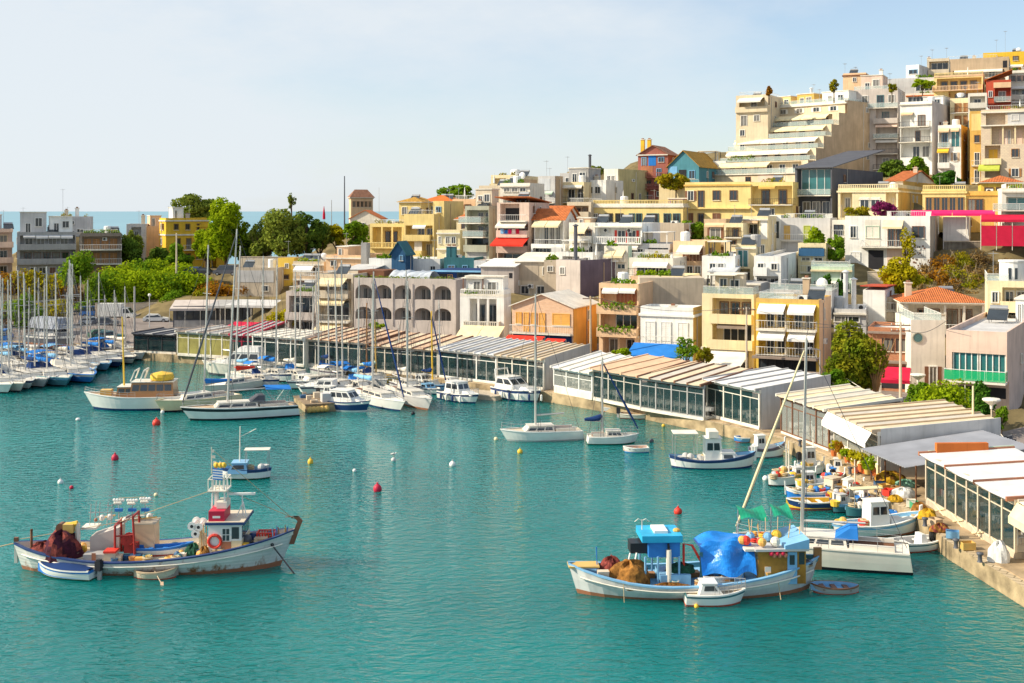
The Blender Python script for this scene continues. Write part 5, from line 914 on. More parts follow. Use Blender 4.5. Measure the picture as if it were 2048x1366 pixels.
def caique(label, bow, stern, col='white', wale='blue', boot=None, anti='red', fb=1.35, fm=.7, fs=1.0, house=(-.2,.05,1.3), hcol='white', canopy=None, mast=None, gun='blue', deck='offwhite', inside='sky', group=None, Bm=None, name='fishing_caique', post='white', gear=0, wn=2, seed=1):
    c, L, a = at(bow, stern); e = empty(name, (c.x, c.y, 0), a, label, 'fishing boat', group); Bm = Bm or .31*L+.2
    hb, sz = hull(e, L, Bm, fb, fm, fs, 'd', col, wale, boot, anti, .05, .03, .22, deck, gun, inside=inside); zt = fm-.15
    m = MB(); m.hexa([(L*.475,-.05,fb*.4),(L*.5,-.05,fb*.4),(L*.5,.05,fb*.4),(L*.475,.05,fb*.4),(L*.485,-.06,fb+.35),(L*.515,-.06,fb+.4),(L*.515,.06,fb+.4),(L*.485,.06,fb+.35)], PT(post)); m.build('stem_post', None, e)
    if house: cabin(e, L*house[0], L*house[1], zt, zt+house[2], Bm*.28, hcol, .12, .05, .95, wn, (.5,.82))
    m = MB(); frust(m, L*(house[1] if house else 0)+.1, L*.33, zt, zt+.38, Bm*.26, GELC('white'), .3, .05, .85); m.build('fore_hatch', None, e)
    if canopy:
        x0, x1, cc, z = L*canopy[0], L*canopy[1], canopy[2], zt+canopy[3]; m = MB(); m.box(x0, x1, -Bm*.36, Bm*.36, z, z+.06, FB(cc))
        for x in (x0+.1, x1-.1):
            for sg in (-1, 1): m.tube([(x,sg*Bm*.33,zt),(x,sg*Bm*.34,z)], .025, METAL, 4)
        m.build('canopy', None, e)
    if mast: m = MB(); m.tube([(L*.12,0,zt),(L*.11,0,mast)], [.06,.04], PT('offwhite'), 6); m.tube([(L*.11,0,mast*.8),(-L*.2,0,mast*.95)], .03, PT('offwhite'), 5); m.build('mast', None, e)
    g = random.Random(seed)
    for i in range(gear):
        x = L*g.uniform(-.4, .3); y = g.uniform(-.3,.3)*Bm*.6; k = g.choice(['ochre','orange','scarlet','gold','offwhite','blue','ltgrey']); m = MB(); z = zt+.02
        if i % 3 == 0: m.ball((x,y,z+.25), .27, PT(k), 8); m.build('float', None, e)
        elif i % 3 == 1: m.lathe([(.02,0),(.3,0),(.36,.35),(.30,.35),(.02,.28)], (x,y,z), PT(k), 10); m.build('line_tub', None, e)
        else:
            for q in range(3): m.lathe([(.25,0),(.34,.07),(.25,.14),(.16,.07)], (x,y,z+.13*q), ROPE, 10)
            m.build('rope_coil', None, e)
    return e, L, Bm, hb, sz
def dinghy(label, bow, stern, col='white', wale=None, inside='offwhite', Bm=None, fb=.62, fm=.42, cover=None, motor=None, kind='t', oar=False, anti='red', gun=None, group=None, name='rowing_boat', cat='dinghy', gear=0, z=0, hm=None, console=False):
    if z: a_, b_ = G(*bow, z), G(*stern, z); c = (a_+b_)/2; u = a_-b_; L, a = u.length, math.atan2(u.y, u.x)
    else: c, L, a = at(bow, stern)
    e = empty(name, (c.x, c.y, z), a, label, cat, group); Bm = Bm or .26*L+.45
    hb, sz = hull(e, L, Bm, fb, fm, fm*1.05, kind, col, wale, None, anti, .06, .0, .1, inside, gun or col, True, inside, hm, .78, .14)
    for t in (.25, .5, .74):
        m = MB(); y = hb(t)-.04; m.box(L*(t-.5)-.13, L*(t-.5)+.13, -y, y, sz(t)-.16, sz(t)-.12, PT('wood' if not gun else gun)); m.build('thwart', None, e)
    if cover:
        m = MB(); n = 8; k = 6
        for i in range(n):
            for j in range(k):
                def pp(i, j): t = .04+.86*i/n; v = j/k*2-1; return (L*(t-.5), v*(hb(t)+.02), sz(t)+.03+.22*(1-v*v)*math.sin(math.pi*min(1, t*1.1)))
                m.face([pp(i,j), pp(i+1,j), pp(i+1,j+1), pp(i,j+1)], FB(cover))
        m.build('boat_cover', None, e, True)
    if motor: outboard(e, -L/2, fm*.7, motor, .2)
    if console: m = MB(); frust(m, -L*.05, L*.12, .14, .95, Bm*.25, GELC('white'), .3, .05, .8); m.build('console', None, e)
    if oar:
        m = MB(); m.tube([(-L*.1,.1,fm+.15),(L*.25,-Bm*.9,.05)], .025, PT('tan'), 5); m.hexa([(L*.23,-Bm*.85,.05),(L*.30,-Bm*.85,.05),(L*.36,-Bm*1.2,-.05),(L*.29,-Bm*1.2,-.05),(L*.23,-Bm*.85,.08),(L*.30,-Bm*.85,.08),(L*.36,-Bm*1.2,-.02),(L*.29,-Bm*1.2,-.02)], PT('tan')); m.build('oar', None, e)
    return e, L, Bm, hb, sz
def heap(name, label, cat, loc, rx, ry, rz, col, seed=0, col2=None, rot=0):
    """a slumped heap of netting or cloth"""
    g = np.random.default_rng(seed); m = MB(); n, k = 22, 9; ph = g.uniform(0, 6.28, 6)
    def pt(i, j):
        t = 2*math.pi*i/n; f = j/k; r = math.cos(f*math.pi/2)**.7; w_ = 1+.10*math.sin(3*t+ph[0])+.07*math.sin(5*t+ph[1]+4*f)+.05*math.sin(9*t+ph[2]+7*f)
        return (rx*r*w_*math.cos(t), ry*r*w_*math.sin(t), rz*math.sin(f*math.pi/2)*(1+.10*math.sin(4*t+ph[3]))+.06*math.sin(11*t+5*f))
    for i in range(n):
        for j in range(k): m.face([pt(i,j), pt(i+1,j), pt(i+1,j+1), pt(i,j+1)], col if not col2 or math.sin(i*1.3+j*.9+seed) < .3 else col2)
    o = m.build(name, None, None, True); o.location = loc; o.rotation_euler = (0,0,rot); return tag(o, label, cat)
NET1 = mat('net_purple', (.075,.014,.03), .95, noise=.5, nscale=3, bump=1.0); NET1b = mat('net_maroon', (.24,.05,.04), .95, noise=.5, nscale=4, bump=1.0); NET2 = mat('net_ochre', (.34,.15,.03), .95, noise=.5, nscale=4, bump=1.0); NETG = mat('net_green', (.02,.10,.06), .95, noise=.5, nscale=4, bump=1.0)
RUSTY = mat('rust_stained_white', (.70,.70,.66), .6, noise=.12, nscale=.6, streak=0)
def _rust():
    t = RUSTY.node_tree; b = t.nodes['Principled BSDF']; n = t.nodes.new; l = t.links.new; c = n('ShaderNodeTexCoord'); mp = n('ShaderNodeMapping'); mp.inputs['Scale'].default_value = (1.6,1.6,.5); l(c.outputs['Object'], mp.inputs[0])
    z = n('ShaderNodeTexNoise'); z.inputs['Scale'].default_value = 1.4; z.inputs['Detail'].default_value = 8; z.inputs['Roughness'].default_value = .7; l(mp.outputs[0], z.inputs[0])
    s = n('ShaderNodeSeparateXYZ'); l(c.outputs['Object'], s.inputs[0]); h = n('ShaderNodeMapRange'); h.inputs[1].default_value = 0; h.inputs[2].default_value = 1.0; h.inputs[3].default_value = .16; h.inputs[4].default_value = -.06; l(s.outputs[2], h.inputs[0])
    ad = n('ShaderNodeMath'); l(z.outputs[0], ad.inputs[0]); l(h.outputs[0], ad.inputs[1]); r = n('ShaderNodeMapRange'); r.inputs[1].default_value = .55; r.inputs[2].default_value = .70; l(ad.outputs[0], r.inputs[0])
    x = n('ShaderNodeMix'); x.data_type = 'RGBA'; l(r.outputs[0], x.inputs[0]); l(b.inputs['Base Color'].links[0].from_socket, x.inputs[6]); x.inputs[7].default_value = (.30,.12,.04,1); l(x.outputs[2], b.inputs['Base Color'])
_rust()
def _planks(m):
    t = m.node_tree; b = t.nodes['Principled BSDF']; c = t.nodes.new('ShaderNodeTexCoord'); w_ = t.nodes.new('ShaderNodeTexWave'); w_.bands_direction = 'Z'; w_.inputs['Scale'].default_value = 1.6; w_.inputs['Distortion'].default_value = .4; w_.inputs['Detail Scale'].default_value = .3
    t.links.new(c.outputs['Object'], w_.inputs[0]); u = t.nodes.new('ShaderNodeBump'); u.inputs['Strength'].default_value = .14; u.inputs['Distance'].default_value = .05; t.links.new(w_.outputs[0], u.inputs['Height']); t.links.new(u.outputs[0], b.inputs['Normal'])
_planks(RUSTY)
def hero_left():
    c, L, a = at((592,1130), (30,1136)); e = empty('fishing_boat', (c.x,c.y,0), a, 'large white wooden fishing boat with rust streaks, red wheelhouse door and lookout basket', 'fishing boat')
    s = F/c.y; X = lambda px: (px-311)/s; Z = lambda py: (1133-py)/s; Bm = 4.5
    hb, sz = hull(e, L, Bm, 2.05, .86, 1.45, 'd', 'white', None, 'brick', 'brick', .055, .03, .28, 'beige', 'navy', inside='offwhite', hm=RUSTY, wl=.74)
    m = MB()                                                   # rubbing strake
    for sg in (-1,1):
        pr = [(L*(t-.5), sg*(hb(t)*.985+.03), sz(t)*.72) for t in [i/24 for i in range(1,24)]]; m.tube(pr, .05, PT('offwhite'), 5)
        p = MB()
    m.build('rubbing_strake', None, e)
    m = MB(); k = [(L*.485,1.2),(L*.50,1.9),(L*.515,2.5),(L*.50,2.75),(L*.47,2.72)]
    for (x0,z0),(x1,z1) in zip(k, k[1:]): m.hexa([(x0-.14,-.09,z0),(x0+.14,-.09,z0),(x0+.14,.09,z0),(x0-.14,.09,z0),(x1-.14,-.09,z1),(x1+.14,-.09,z1),(x1+.14,.09,z1),(x1-.14,.09,z1)], PT('brown'))
    m.build('stem_post', None, e)
    m = MB(); m.box(-L*.5-.02, -L*.5+.16, -.08, .08, .3, 1.5, PT('offwhite')); m.box(-L*.5-.04, -L*.5+.18, -.1, .1, 1.5, 1.72, PT('brown')); m.build('stern_post', None, e)
    m = MB(); m.lathe([(.02,0),(.10,.0),(.10,.02)], (L*.425, -hb(.925)*.99-.03, 1.42), PT('black'), 10, 'y'); m.build('hawse_pipe', None, e)
    # wheelhouse
    d = .75; x0, x1 = X(424), X(489); zr = 2.65
    w_ = MB(); w_.box(x0, x1, -1.25, 1.25, d, zr, GELC('white')); w_.box(x0-.15, x1+.2, -1.4, 1.4, zr, zr+.12, PT('navy')); w_.box(x0-.1, x1+.15, -1.35, 1.35, zr+.12, zr+.16, PT('beige')); w_.box(X(468), x1+.004, -1.255, 1.255, d, 1.75, PT('cream')); wh = w_.build('wheelhouse', None, e)
    m = MB(); dx = X(449); m.box(dx, dx+.55, -1.29, -1.25, d+.05, 1.72, PT('brick')); m.box(dx, dx+.55, -1.29, -1.25, 1.72, 2.5, PT('white')); m.box(dx+.09, dx+.46, -1.305, -1.29, 1.76, 2.42, GLASS); m.box(dx+.26, dx+.29, -1.32, -1.305, 1.76, 2.42, PT('white')); m.box(dx+.09, dx+.46, -1.32, -1.305, 2.08, 2.11, PT('white')); m.build('door', None, wh)
    m = MB(); m.box(X(470), X(484), -1.27, -1.25, 1.85, 2.5, GLASS); m.build('window', None, wh)
    for i in range(3): m = MB(); m.box(x1, x1+.02, -1.05+i*.72, -.4+i*.72, 1.85, 2.5, GLASS); m.build('windscreen', None, wh)
    m = MB(); cx, cz = X(437), 1.75
    for i in range(16):
        t0, t1 = 2*math.pi*i/16, 2*math.pi*(i+1)/16; m.tube([(cx+.34*math.cos(t0),-1.33,cz+.34*math.sin(t0)),(cx+.34*math.cos(t1),-1.33,cz+.34*math.sin(t1))], .085, PT('scarlet'), 6)
    m.build('life_ring', None, wh)
    m = MB(); m.box(X(424), X(455), -1.2, .5, zr+.12, zr+.72, PT('crimson')); m.box(X(432), X(447), -1.21, -1.2, zr+.34, zr+.46, PT('white')); m.build('sign_box', None, e)
    # tower
    m = MB()
    for x in (X(424), X(452)):
        for y in (-.5,.5): m.tube([(x,y,zr+.1),(x*1.0+(.1 if x < X(440) else -.1),y*.8,5.2)], .05, PT('white'), 5)
    m.box(X(428), X(434), -.2, .2, zr+.7, 4.3, PT('white'))
    for z in (3.6, 4.3): m.box(X(421), X(455), -.55, .55, z if z > 4 else z, z+.05, PT('offwhite')) if z > 4 else None
    tw = m.build('lookout_tower', None, e)
    m = MB(); x0_, x1_ = X(419), X(455)
    for z in (4.35, 5.0): 
        for p, q in (((x0_,-.6),(x1_,-.6)),((x1_,-.6),(x1_,.6)),((x1_,.6),(x0_,.6)),((x0_,.6),(x0_,-.6))): m.tube([(*p,z),(*q,z)], .035 if z > 4.4 else .06, PT('offwhite'), 5)
    for i in range(6):
        x = x0_+(x1_-x0_)*i/5
        for y in (-.6,.6): m.tube([(x,y,4.35),(x,y,5.0)], .022, PT('offwhite'), 4)
    m.build('lookout_basket', None, tw)
    m = MB(); n = 9
    for i in range(n):
        z0, z1 = 5.02+i*.07, 5.02+(i+1)*.07; m.hexa([(X(428),-.66,z0),(X(448),-.70,z0-.05),(X(448),-.68,z0-.05),(X(428),-.64,z0),(X(428),-.66,z1),(X(448),-.70,z1-.05),(X(448),-.68,z1-.05),(X(428),-.64,z1)], FB('blue' if i % 2 == 0 else 'white'))
    m.build('striped_flag', None, tw)
    for i, x in enumerate((432, 440, 447)): m = MB(); m.ball((X(x),-.2,5.72), .16, PT('gold'), 8); m.build('yellow_float', None, tw)
    m = MB(); m.tube([(X(421),0,5.2),(X(421),0,6.7)], .03, PT('offwhite'), 5)
    for i in range(4): m.box(X(421)-.02+.06*i, X(421)+.14+.06*i, -.03,.03, 6.4-.33*i, 6.55-.33*i, PT('scarlet' if i == 3 else 'offwhite'))
    m.build('light_mast', None, tw)
    m = MB(); m.box(X(452), X(508), -.08, .08, Z(991), Z(987), PT('white')); m.tube([(X(482),0,Z(990)),(X(484),0,zr)], .04, PT('white'), 5); m.tube([(X(484),.0,Z(1005)),(X(470),-.3,zr)], .03, PT('white'), 5); m.tube([(X(484),.0,Z(1005)),(X(494),-.3,zr)], .03, PT('white'), 5); m.build('radar_bar', None, e)
    m = MB(); m.box(X(436), X(456), -.7, .4, zr+.75, zr+1.1, FB('offwhite')); m.build('life_raft_case', None, e)
    # net drums
    for i, (x, z) in enumerate(((389,1045),(402,1047),(396,1060))):
        m = MB(); m.lathe([(.02,-.02),(.24,-.02),(.24,.05),(.09,.06),(.09,1.1),(.24,1.12),(.24,1.18),(.02,1.18)], (X(x), -.9, Z(z)), PT('white'), 12, 'y'); m.lathe([(.02,-.03),(.09,-.03),(.09,-.02)], (X(x),-.9,Z(z)), PT('black'), 10, 'y'); m.build('net_roller', None, e)
    m = MB(); m.box(X(402), X(410), -.8, -.4, .6, Z(1052), PT('cream')); m.box(X(411), X(415), -.9, -.5, .6, Z(1062), PT('tan')); m.build('roller_stand', None, e)
    m = MB()
    for i in range(7): m.tube([(X(410)+i*.12,-.9+.05*i,.6),(X(406)+i*.16,-.9,Z(1040)-.06*i)], .02, PT('wood'), 4)
    m.build('pole_rack', None, e)
    # red gantry
    m = MB(); rd = PT('darkred')
    for y in (-.7,.5): m.tube([(X(237),y,.6),(X(237),y,Z(1044)),(X(272),y,Z(1027)),(X(276),y,.6)], .07, rd, 6)
    for x, z in ((237,1044),(272,1027)): m.tube([(X(x),-.7,Z(z)),(X(x),.5,Z(z))], .07, rd, 6)
    m.tube([(X(240),-.7,Z(1065)),(X(275),-.7,Z(1062))], .05, rd, 5); m.build('gantry', None, e)
    m = MB(); m.box(X(252), X(275), -.5, .3, .55, Z(1085), rd); m.lathe([(.02,-.3),(.32,-.3),(.32,-.22),(.12,-.2),(.12,.2),(.32,.22),(.32,.3),(.02,.3)], (X(258), -.3, Z(1075)), rd, 12, 'y'); m.build('winch', None, e)
    m = MB(); m.box(X(264), X(304), .35, 1.5, .55, Z(1052), PT('peach')); m.box(X(262), X(306), .3, 1.55, Z(1052), Z(1049), PT('stone')); m.build('deck_store', None, e)
    m = MB(); m.hexa([(X(178),.2,.55),(X(236),.2,.55),(X(236),1.4,.55),(X(178),1.4,.55),(X(178),.2,Z(1075)),(X(236),.2,Z(1056)),(X(236),1.4,Z(1056)),(X(178),1.4,Z(1075))], PT('lilac')); m.build('engine_casing', None, e)
    m = MB(); m.box(X(180), X(222), -1.2, -.4, .5, Z(1096), PT('grey')); m.box(X(198), X(206), -1.32, -1.3, .6, Z(1092), PT('brick')); m.build('deck_chest', None, e)
    m = MB(); m.box(X(222), X(244), -1.35, -.7, .5, Z(1092), PT('stone')); m.box(X(221), X(245), -1.4, -.65, Z(1092), Z(1088), PT('scarlet')); m.build('line_bin', None, e)
    # crane over the nets
    m = MB(); m.tube([(X(157),0,.5),(X(156),0,Z(1045))], .14, PT('offwhite'), 6); m.tube([(X(156),0,Z(1045)),(X(124),0,Z(1052))], .16, PT('gold'), 6); m.box(X(130), X(150), -.3, .3, Z(1062), Z(1045), PT('ochre')); m.lathe([(.02,-.25),(.25,-.25),(.25,.25),(.02,.25)], (X(124),0,Z(1052)), PT('brown'), 10, 'y'); m.build('net_hauler', None, e)
    m = MB(); m.tube([(X(69),-.3,.8),(X(69),-.3,Z(1053))], .07, RUSTM, 6); m.build('bollard_post', None, e)
    # lamp boats' lights on the deck frame
    for px, t in ((228,1003),(255,1004),(281,1001)):
        m = MB(); x = X(px); m.tube([(x,.9,Z(1050)),(x,.9,Z(t))], .03, METAL, 4); m.box(x-.22, x+.22, .82,.98, Z(1030), Z(1024), PT('blue'))
        for i in range(4): m.ball((x-.24+.16*i, .9, Z(t+4)), .10, PT('white'), 6); m.ball((x-.16+.1*i, .75, Z(t+9)), .09, PT('offwhite'), 6)
        m.build('fishing_lamp', None, e)
    m = MB()
    for px in (172,182,190,206,214): m.tube([(X(px),.7,Z(1058)),(X(px+3),.7,Z(1008+(px % 7)))], .02, METAL, 4)
    m.tube([(X(170),.7,Z(1030)),(X(216),.7,Z(1030))], .02, METAL, 4); m.build('lamp_frame', None, e)
    m = MB(); m.box(X(160), X(190), .2, 1.2, Z(1060), Z(1056), PT('offwhite')); m.build('deck_table', None, e)
    stay(e, (-L*.5,0,1.4), (-L*.5-5,.5,.2), .03, ROPE, 'mooring_rope'); stay(e, (L*.43,-1.0,1.3), (L*.43+1.3,-1.6,-.1), .05, DARKM, 'anchor_chain')
    mw = lambda x, y, z: e.matrix_basis @ Vector((x, y, z))
    heap('fishing_net', 'big purple heap of fishing net under the yellow net hauler', 'net', mw(X(128),-.3,.6), 1.05, 1.3, 1.45, NET1, 3, NET1b, a)
    heap('fishing_net', 'small dull red pile of net behind the purple net heap', 'net', mw(X(88),-.1,.75), .75, .9, .65, NET1b, 5, None, a)
    heap('fishing_net', 'dark green net bundle beside the net rollers', 'net', mw(X(378)+.3,-.6,.6), .5, .6, .75, NETG, 8, None, a)
    heap('fishing_net', 'brown net pile draped against the wheelhouse wall', 'net', mw(X(416),-1.35,.7), .4, .3, .7, NET2, 9, None, a)
    d_ = dinghy('small wooden dinghy with a blue interior carried on the fishing boat deck', (382,1081), (272,1090), 'white', 'blue', 'blue', .95, .65, .42, group=None, gun='blue'); d_[0].location = mw(X(327), .1, .68); d_[0].rotation_euler = (0,0,a+R(4))
    for i, (x, c_) in enumerate(((494,'slate'),(505,'navy'))):
        m = MB(); m.lathe([(.02,0),(.26,0),(.29,.2),(.29,.45),(.26,.65),(.2,.7),(.02,.7)], (0,0,0), PT(c_), 12); o = m.build('barrel', None, None, True); o.location = mw(X(x), -.45+.5*i, sz(.83)-.38); tag(o, ('dark grey' if i == 0 else 'navy blue')+' plastic barrel on deck before the wheelhouse', 'barrel')
    m = MB(); m.box(-.5,.5,-.35,.35,0,.06, PT('scarlet'))
    for i in range(7): m.box(-.5+i*.157,-.5+i*.157+.06,-.37,-.33,.06,.5, PT('scarlet')); m.box(-.5+i*.157,-.5+i*.157+.06,.33,.37,.06,.5, PT('scarlet'))
    m.box(-.52,.52,-.39,-.33,.5,.56, PT('scarlet')); m.box(-.52,.52,.33,.39,.5,.56, PT('scarlet')); m.box(-.52,-.46,-.33,.33,0,.56, PT('scarlet')); m.box(.46,.52,-.33,.33,0,.56, PT('scarlet'))
    o = m.build('fish_crate'); o.location = mw(X(530), .1, sz(.88)-.3); o.rotation_euler = (0,0,a); tag(o, 'red slatted fish crate near the brown stem of the rusty fishing boat', 'crate')
    m = MB(); g = random.Random(2)
    for i in range(8): x = X(552)+g.uniform(-.4,.5); y = g.uniform(-.4,.4); m.tube([(x,y,sz(.93)-.2),(x+g.uniform(-.1,.1),y,sz(.93)+.35)], .03, PT(g.choice(['wood','sky','blue','ochre'])), 5)
    m.build('cleat_rack', None, e)
    clutter(e, L, hb, sz, 64, .10, .92, 5)
    g = random.Random(9)                                       # gear piled on the store roof, and the rigging
    for i in range(14):
        m = MB(); x, y, z = X(g.uniform(180,300)), g.uniform(.4,1.4), Z(1050)+.03; k = PT(g.choice(['offwhite','tan','ochre','slate','brick','grey']))
        if i % 2: m.tube([(x-g.uniform(.3,1),y,z+.1),(x+g.uniform(.3,1),y+.1,z+.2)], .04, k, 5)
        else: m.ball((x,y,z+.15), g.uniform(.1,.2), k, 7)
        m.build('stowed_gear', None, e)
    for a_, b_ in (((X(440),0,4.4),(L*.50,0,2.6)),((X(436),0,4.4),(X(237),0,Z(1044))),((X(237),0,Z(1044)),(-L*.49,0,1.6)),((X(228),.9,Z(1003)),(X(281),.9,Z(1001))),((X(421),0,6.6),(L*.49,0,2.6))): stay(e, a_, b_, .018, ROPE, 'rigging_line')
def clutter(e, L, hb, sz, n, x0, x1, seed, drop=.3):
    g = random.Random(seed)
    for i in range(n):
        t = g.uniform(x0, x1); x = L*(t-.5); y = g.uniform(-.75, .6)*hb(t); z = sz(t)-drop; k = g.choice(['orange','scarlet','gold','offwhite','deepblue','tan','wood','slate','teal','beige']); m = MB(); q = i % 4
        if q == 0: m.ball((x,y,z+.2), g.uniform(.14,.24), PT(k), 8); m.build('float', None, e)
        elif q == 1:
            s = g.uniform(.2,.35); h = g.uniform(.25,.5); m.hexa([(x-s,y-s*.7,z),(x+s,y-s*.7,z),(x+s,y+s*.7,z),(x-s,y+s*.7,z),(x-s*1.1,y-s*.8,z+h),(x+s*1.1,y-s*.8,z+h),(x+s*1.1,y+s*.8,z+h),(x-s*1.1,y+s*.8,z+h)], PT(k)); m.build('deck_box', None, e)
        elif q == 2:
            for j in range(3): m.lathe([(.2,0),(.3,.06),(.2,.12),(.12,.06)], (x,y,z+.11*j), ROPE if g.random() < .6 else PT(k), 10)
            m.build('rope_coil', None, e)
        else: m.lathe([(.02,0),(.16,0),(.2,.32),(.17,.32),(.02,.27)], (x,y,z), PT(k), 10); m.build('bucket', None, e)
hero_left()
def hero_right():
    c, L, a = at((1640,1176), (1136,1184)); e = empty('fishing_boat', (c.x,c.y,0), a, 'large white fishing boat with ochre wheelhouse and bright blue tarpaulins', 'fishing boat')
    s = F/c.y; X = lambda px: (px-1388)/s; Z = lambda py: (1180-py)/s; Bm = 4.3
    hb, sz = hull(e, L, Bm, 1.75, .80, 1.55, 'd', 'white', None, 'brick', 'brick', .045, .035, .25, 'sky', 'sky', inside='aqua', wl=.74, hm=mat('weathered_white', (.66,.67,.66), .55, noise=.15, nscale=.6, streak=.15))
    m = MB()
    for sg in (-1,1): m.tube([(L*(t-.5), sg*(hb(t)*.985+.03), sz(t)*.70) for t in [i/24 for i in range(1,24)]], .045, PT('offwhite'), 5)
    m.build('rubbing_strake', None, e)
    m = MB(); m.box(L*.475, L*.505, -.1,.1, 1.0, 2.15, PT('wood')); m.build('stem_post', None, e)
    m = MB(); m.box(-L*.5, -L*.38, -.5, .5, 1.38, 1.46, PT('ochre')); m.build('stern_board', None, e)
    d = .62; x0, x1 = X(1505), X(1600); zr = Z(1090)
    m = MB(); m.box(x0, x1, -1.2, 1.2, d, zr, PT('wood') if 0 else mat('varnished_ochre', (.42,.20,.03), .5, noise=.3, nscale=2)); wh = m.build('wheelhouse', None, e)
    m = MB(); m.box(X(1497), X(1604), -1.45, 1.45, zr, zr+.12, PT('ltgrey')); m.hexa([(X(1556),-1.46,zr+.12),(X(1604),-1.46,zr+.12),(X(1604),1.46,zr+.12),(X(1556),1.46,zr+.12),(X(1556),-1.46,zr+.3),(X(1604),-1.46,zr+.62),(X(1604),1.46,zr+.62),(X(1556),1.46,zr+.3)], PT('sky')); rf = m.build('roof', None, wh)
    m = MB(); m.box(X(1563), X(1582), -1.24, -1.2, d, zr-.1, PT('sky')); m.box(X(1567), X(1577), -1.255, -1.24, zr-.75, zr-.25, GLASS); m.build('door', None, wh)
    m = MB(); m.box(X(1586), X(1597), -1.215, -1.2, zr-.75, zr-.12, GLASS); m.build('window', None, wh)
    for i in range(3): m = MB(); m.box(x1, x1+.015, -1.0+.7*i, -.4+.7*i, zr-.75, zr-.12, GLASS); m.build('windscreen', None, wh)
    m = MB(); m.box(X(1518), X(1530), -1.23, -1.2, Z(1140), Z(1122), PT('offwhite')); m.build('notice_board', None, wh)
    for i in range(6): m = MB(); m.ball((X(1530+i*5.5), -1.35, zr-.12-.1*(i % 2)), .14, PT('brick' if i % 2 else 'crimson'), 8); m.build('float', None, wh)
    g = random.Random(11)
    for i in range(16):
        x, y = X(g.uniform(1478,1600)), g.uniform(-1.1,1.1); k = g.choice(['orange','scarlet','scarlet','gold','offwhite','sky']); m = MB(); z = zr+.15
        if i % 2: m.ball((x,y,z+.25), g.uniform(.18,.3), PT(k), 8); m.build('float', None, wh)
        else:
            m.tube([(x,y,z),(x+g.uniform(-.15,.15),y,z+g.uniform(.7,1.3))], .025, PT(g.choice(['tan','offwhite','ochre'])), 4)
            for q in range(2): m.lathe([(.15,0),(.22,.06),(.15,.12),(.09,.06)], (x+.15,y,z+.1*q), PT(k), 10)
            m.build('line_reel', None, wh)
    m = MB(); m.box(X(1478), X(1500), -1.3, 1.3, zr-.02, zr+.1, PT('offwhite')); m.build('roof_rack', None, wh)
    # blue box cabin
    m = MB(); m.box(X(1290), X(1352), -.9, .9, Z(1104), Z(1073), PT('aqua') if 0 else PT('blue')); m.build('blue_housing', None, e)
    m = MB(); m.box(X(1276), X(1356), -1.1, 1.1, Z(1073), Z(1060), FB('sky') if 0 else mat('cyan_sheet', (.03,.42,.72), .5, noise=.15)); m.box(X(1303), X(1330), -.6, .7, Z(1060), Z(1055), PT('white')); m.build('cyan_roof', None, e)
    for x in (1283, 1308, 1350):
        for y in (-.95,.95): m = MB(); m.tube([(X(x),y,.55),(X(x),y,Z(1102))], .06, PT('sky'), 5); m.build('post', None, e)
    m = MB(); m.box(X(1312), X(1372), -1.1, .6, .5, Z(1137), PT('sky')); m.build('deck_chest', None, e)
    m = MB(); m.tube([(X(1329),-1.0,.6),(X(1329),-1.0,Z(1088))], .14, PT('offwhite'), 8); m.tube([(X(1329),-1.0,Z(1088)),(X(1328),-1.0,Z(1076))], .07, PT('black'), 6); m.build('exhaust_stack', None, e)
    m = MB(); m.tube([(X(1362),-.5,.6),(X(1362),-.5,Z(1082)),(X(1378),-.6,Z(1084)),(X(1406),-.9,Z(1135))], .07, PT('scarlet'), 6); m.ball((X(1350),-.2,Z(1058)), .2, PT('orange'), 8, .6); m.build('crane_arm', None, e)
    m = MB(); m.tube([(X(1395),-.9,.6),(X(1394),-.9,Z(1095))], .09, PT('teal'), 6); m.build('crane_post', None, e)
    m = MB(); m.tube([(X(1282),0,Z(1058)),(X(1282),0,Z(1038))], .03, PT('offwhite'), 5)
    for sg in (-1,1): m.tube([(X(1282),0,Z(1040)),(X(1282)+sg*.2,0,Z(1036)),(X(1282)+sg*.4,0,Z(1042))], .02, PT('offwhite'), 4)
    m.build('aerial', None, e)
    m = MB(); m.box(X(1256), X(1292), -.5, .5, Z(1100), Z(1080), PT('black'))
    for x in (1252, 1265): m.tube([(X(x+3),-.55,Z(1098)),(X(x),-.6,Z(1110))], .05, PT('white'), 5)
    m.build('power_block', None, e)
    m = MB(); m.tube([(X(1192),-.1,1.0),(X(1190),-.1,Z(1090))], .03, PT('blue'), 5); m.build('flag_staff', None, e); clutter(e, L, hb, sz, 30, .1, .94, 6, .27)
    stay(e, (L*.30,-1.6,.9), (L*.30,-2.1,.1), .02, ROPE, 'mooring_rope'); stay(e, (-L*.3,-1.7,.9), (-L*.3,-2.0,.05), .02, ROPE, 'mooring_rope')
    mw = lambda x, y, z: e.matrix_basis @ Vector((x, y, z))
    heap('fishing_net', 'ochre brown fishing net heaped on the stern of the tarpaulined fishing boat', 'net', mw(X(1254),-.5,.55), 1.15, 1.1, 1.1, NET2, 4, None, a)
    heap('fishing_net', 'dark red fishing net behind the ochre brown net heap', 'net', mw(X(1222),.3,.6), .7, .9, 1.05, NET1b, 6, None, a)
    heap('fishing_net', 'dark green netting thrown over the blue deck chest', 'net', mw(X(1358),-.3,Z(1137)), .75, .6, .35, NETG, 7, None, a)
    heap('fishing_net', 'low brown trail of net along the rail by the deck chest', 'net', mw(X(1325),-1.45,.5), 1.1, .3, .3, NET2, 12, None, a)
    # tarpaulin: draped sheet from the crane to the wheelhouse
    m = MB(); nx, ny = 26, 14; gg = random.Random(5); tm = mat('blue_tarpaulin', (.01,.24,.78), .35, spec=.5, noise=.3, nscale=1.2, bump=.6)
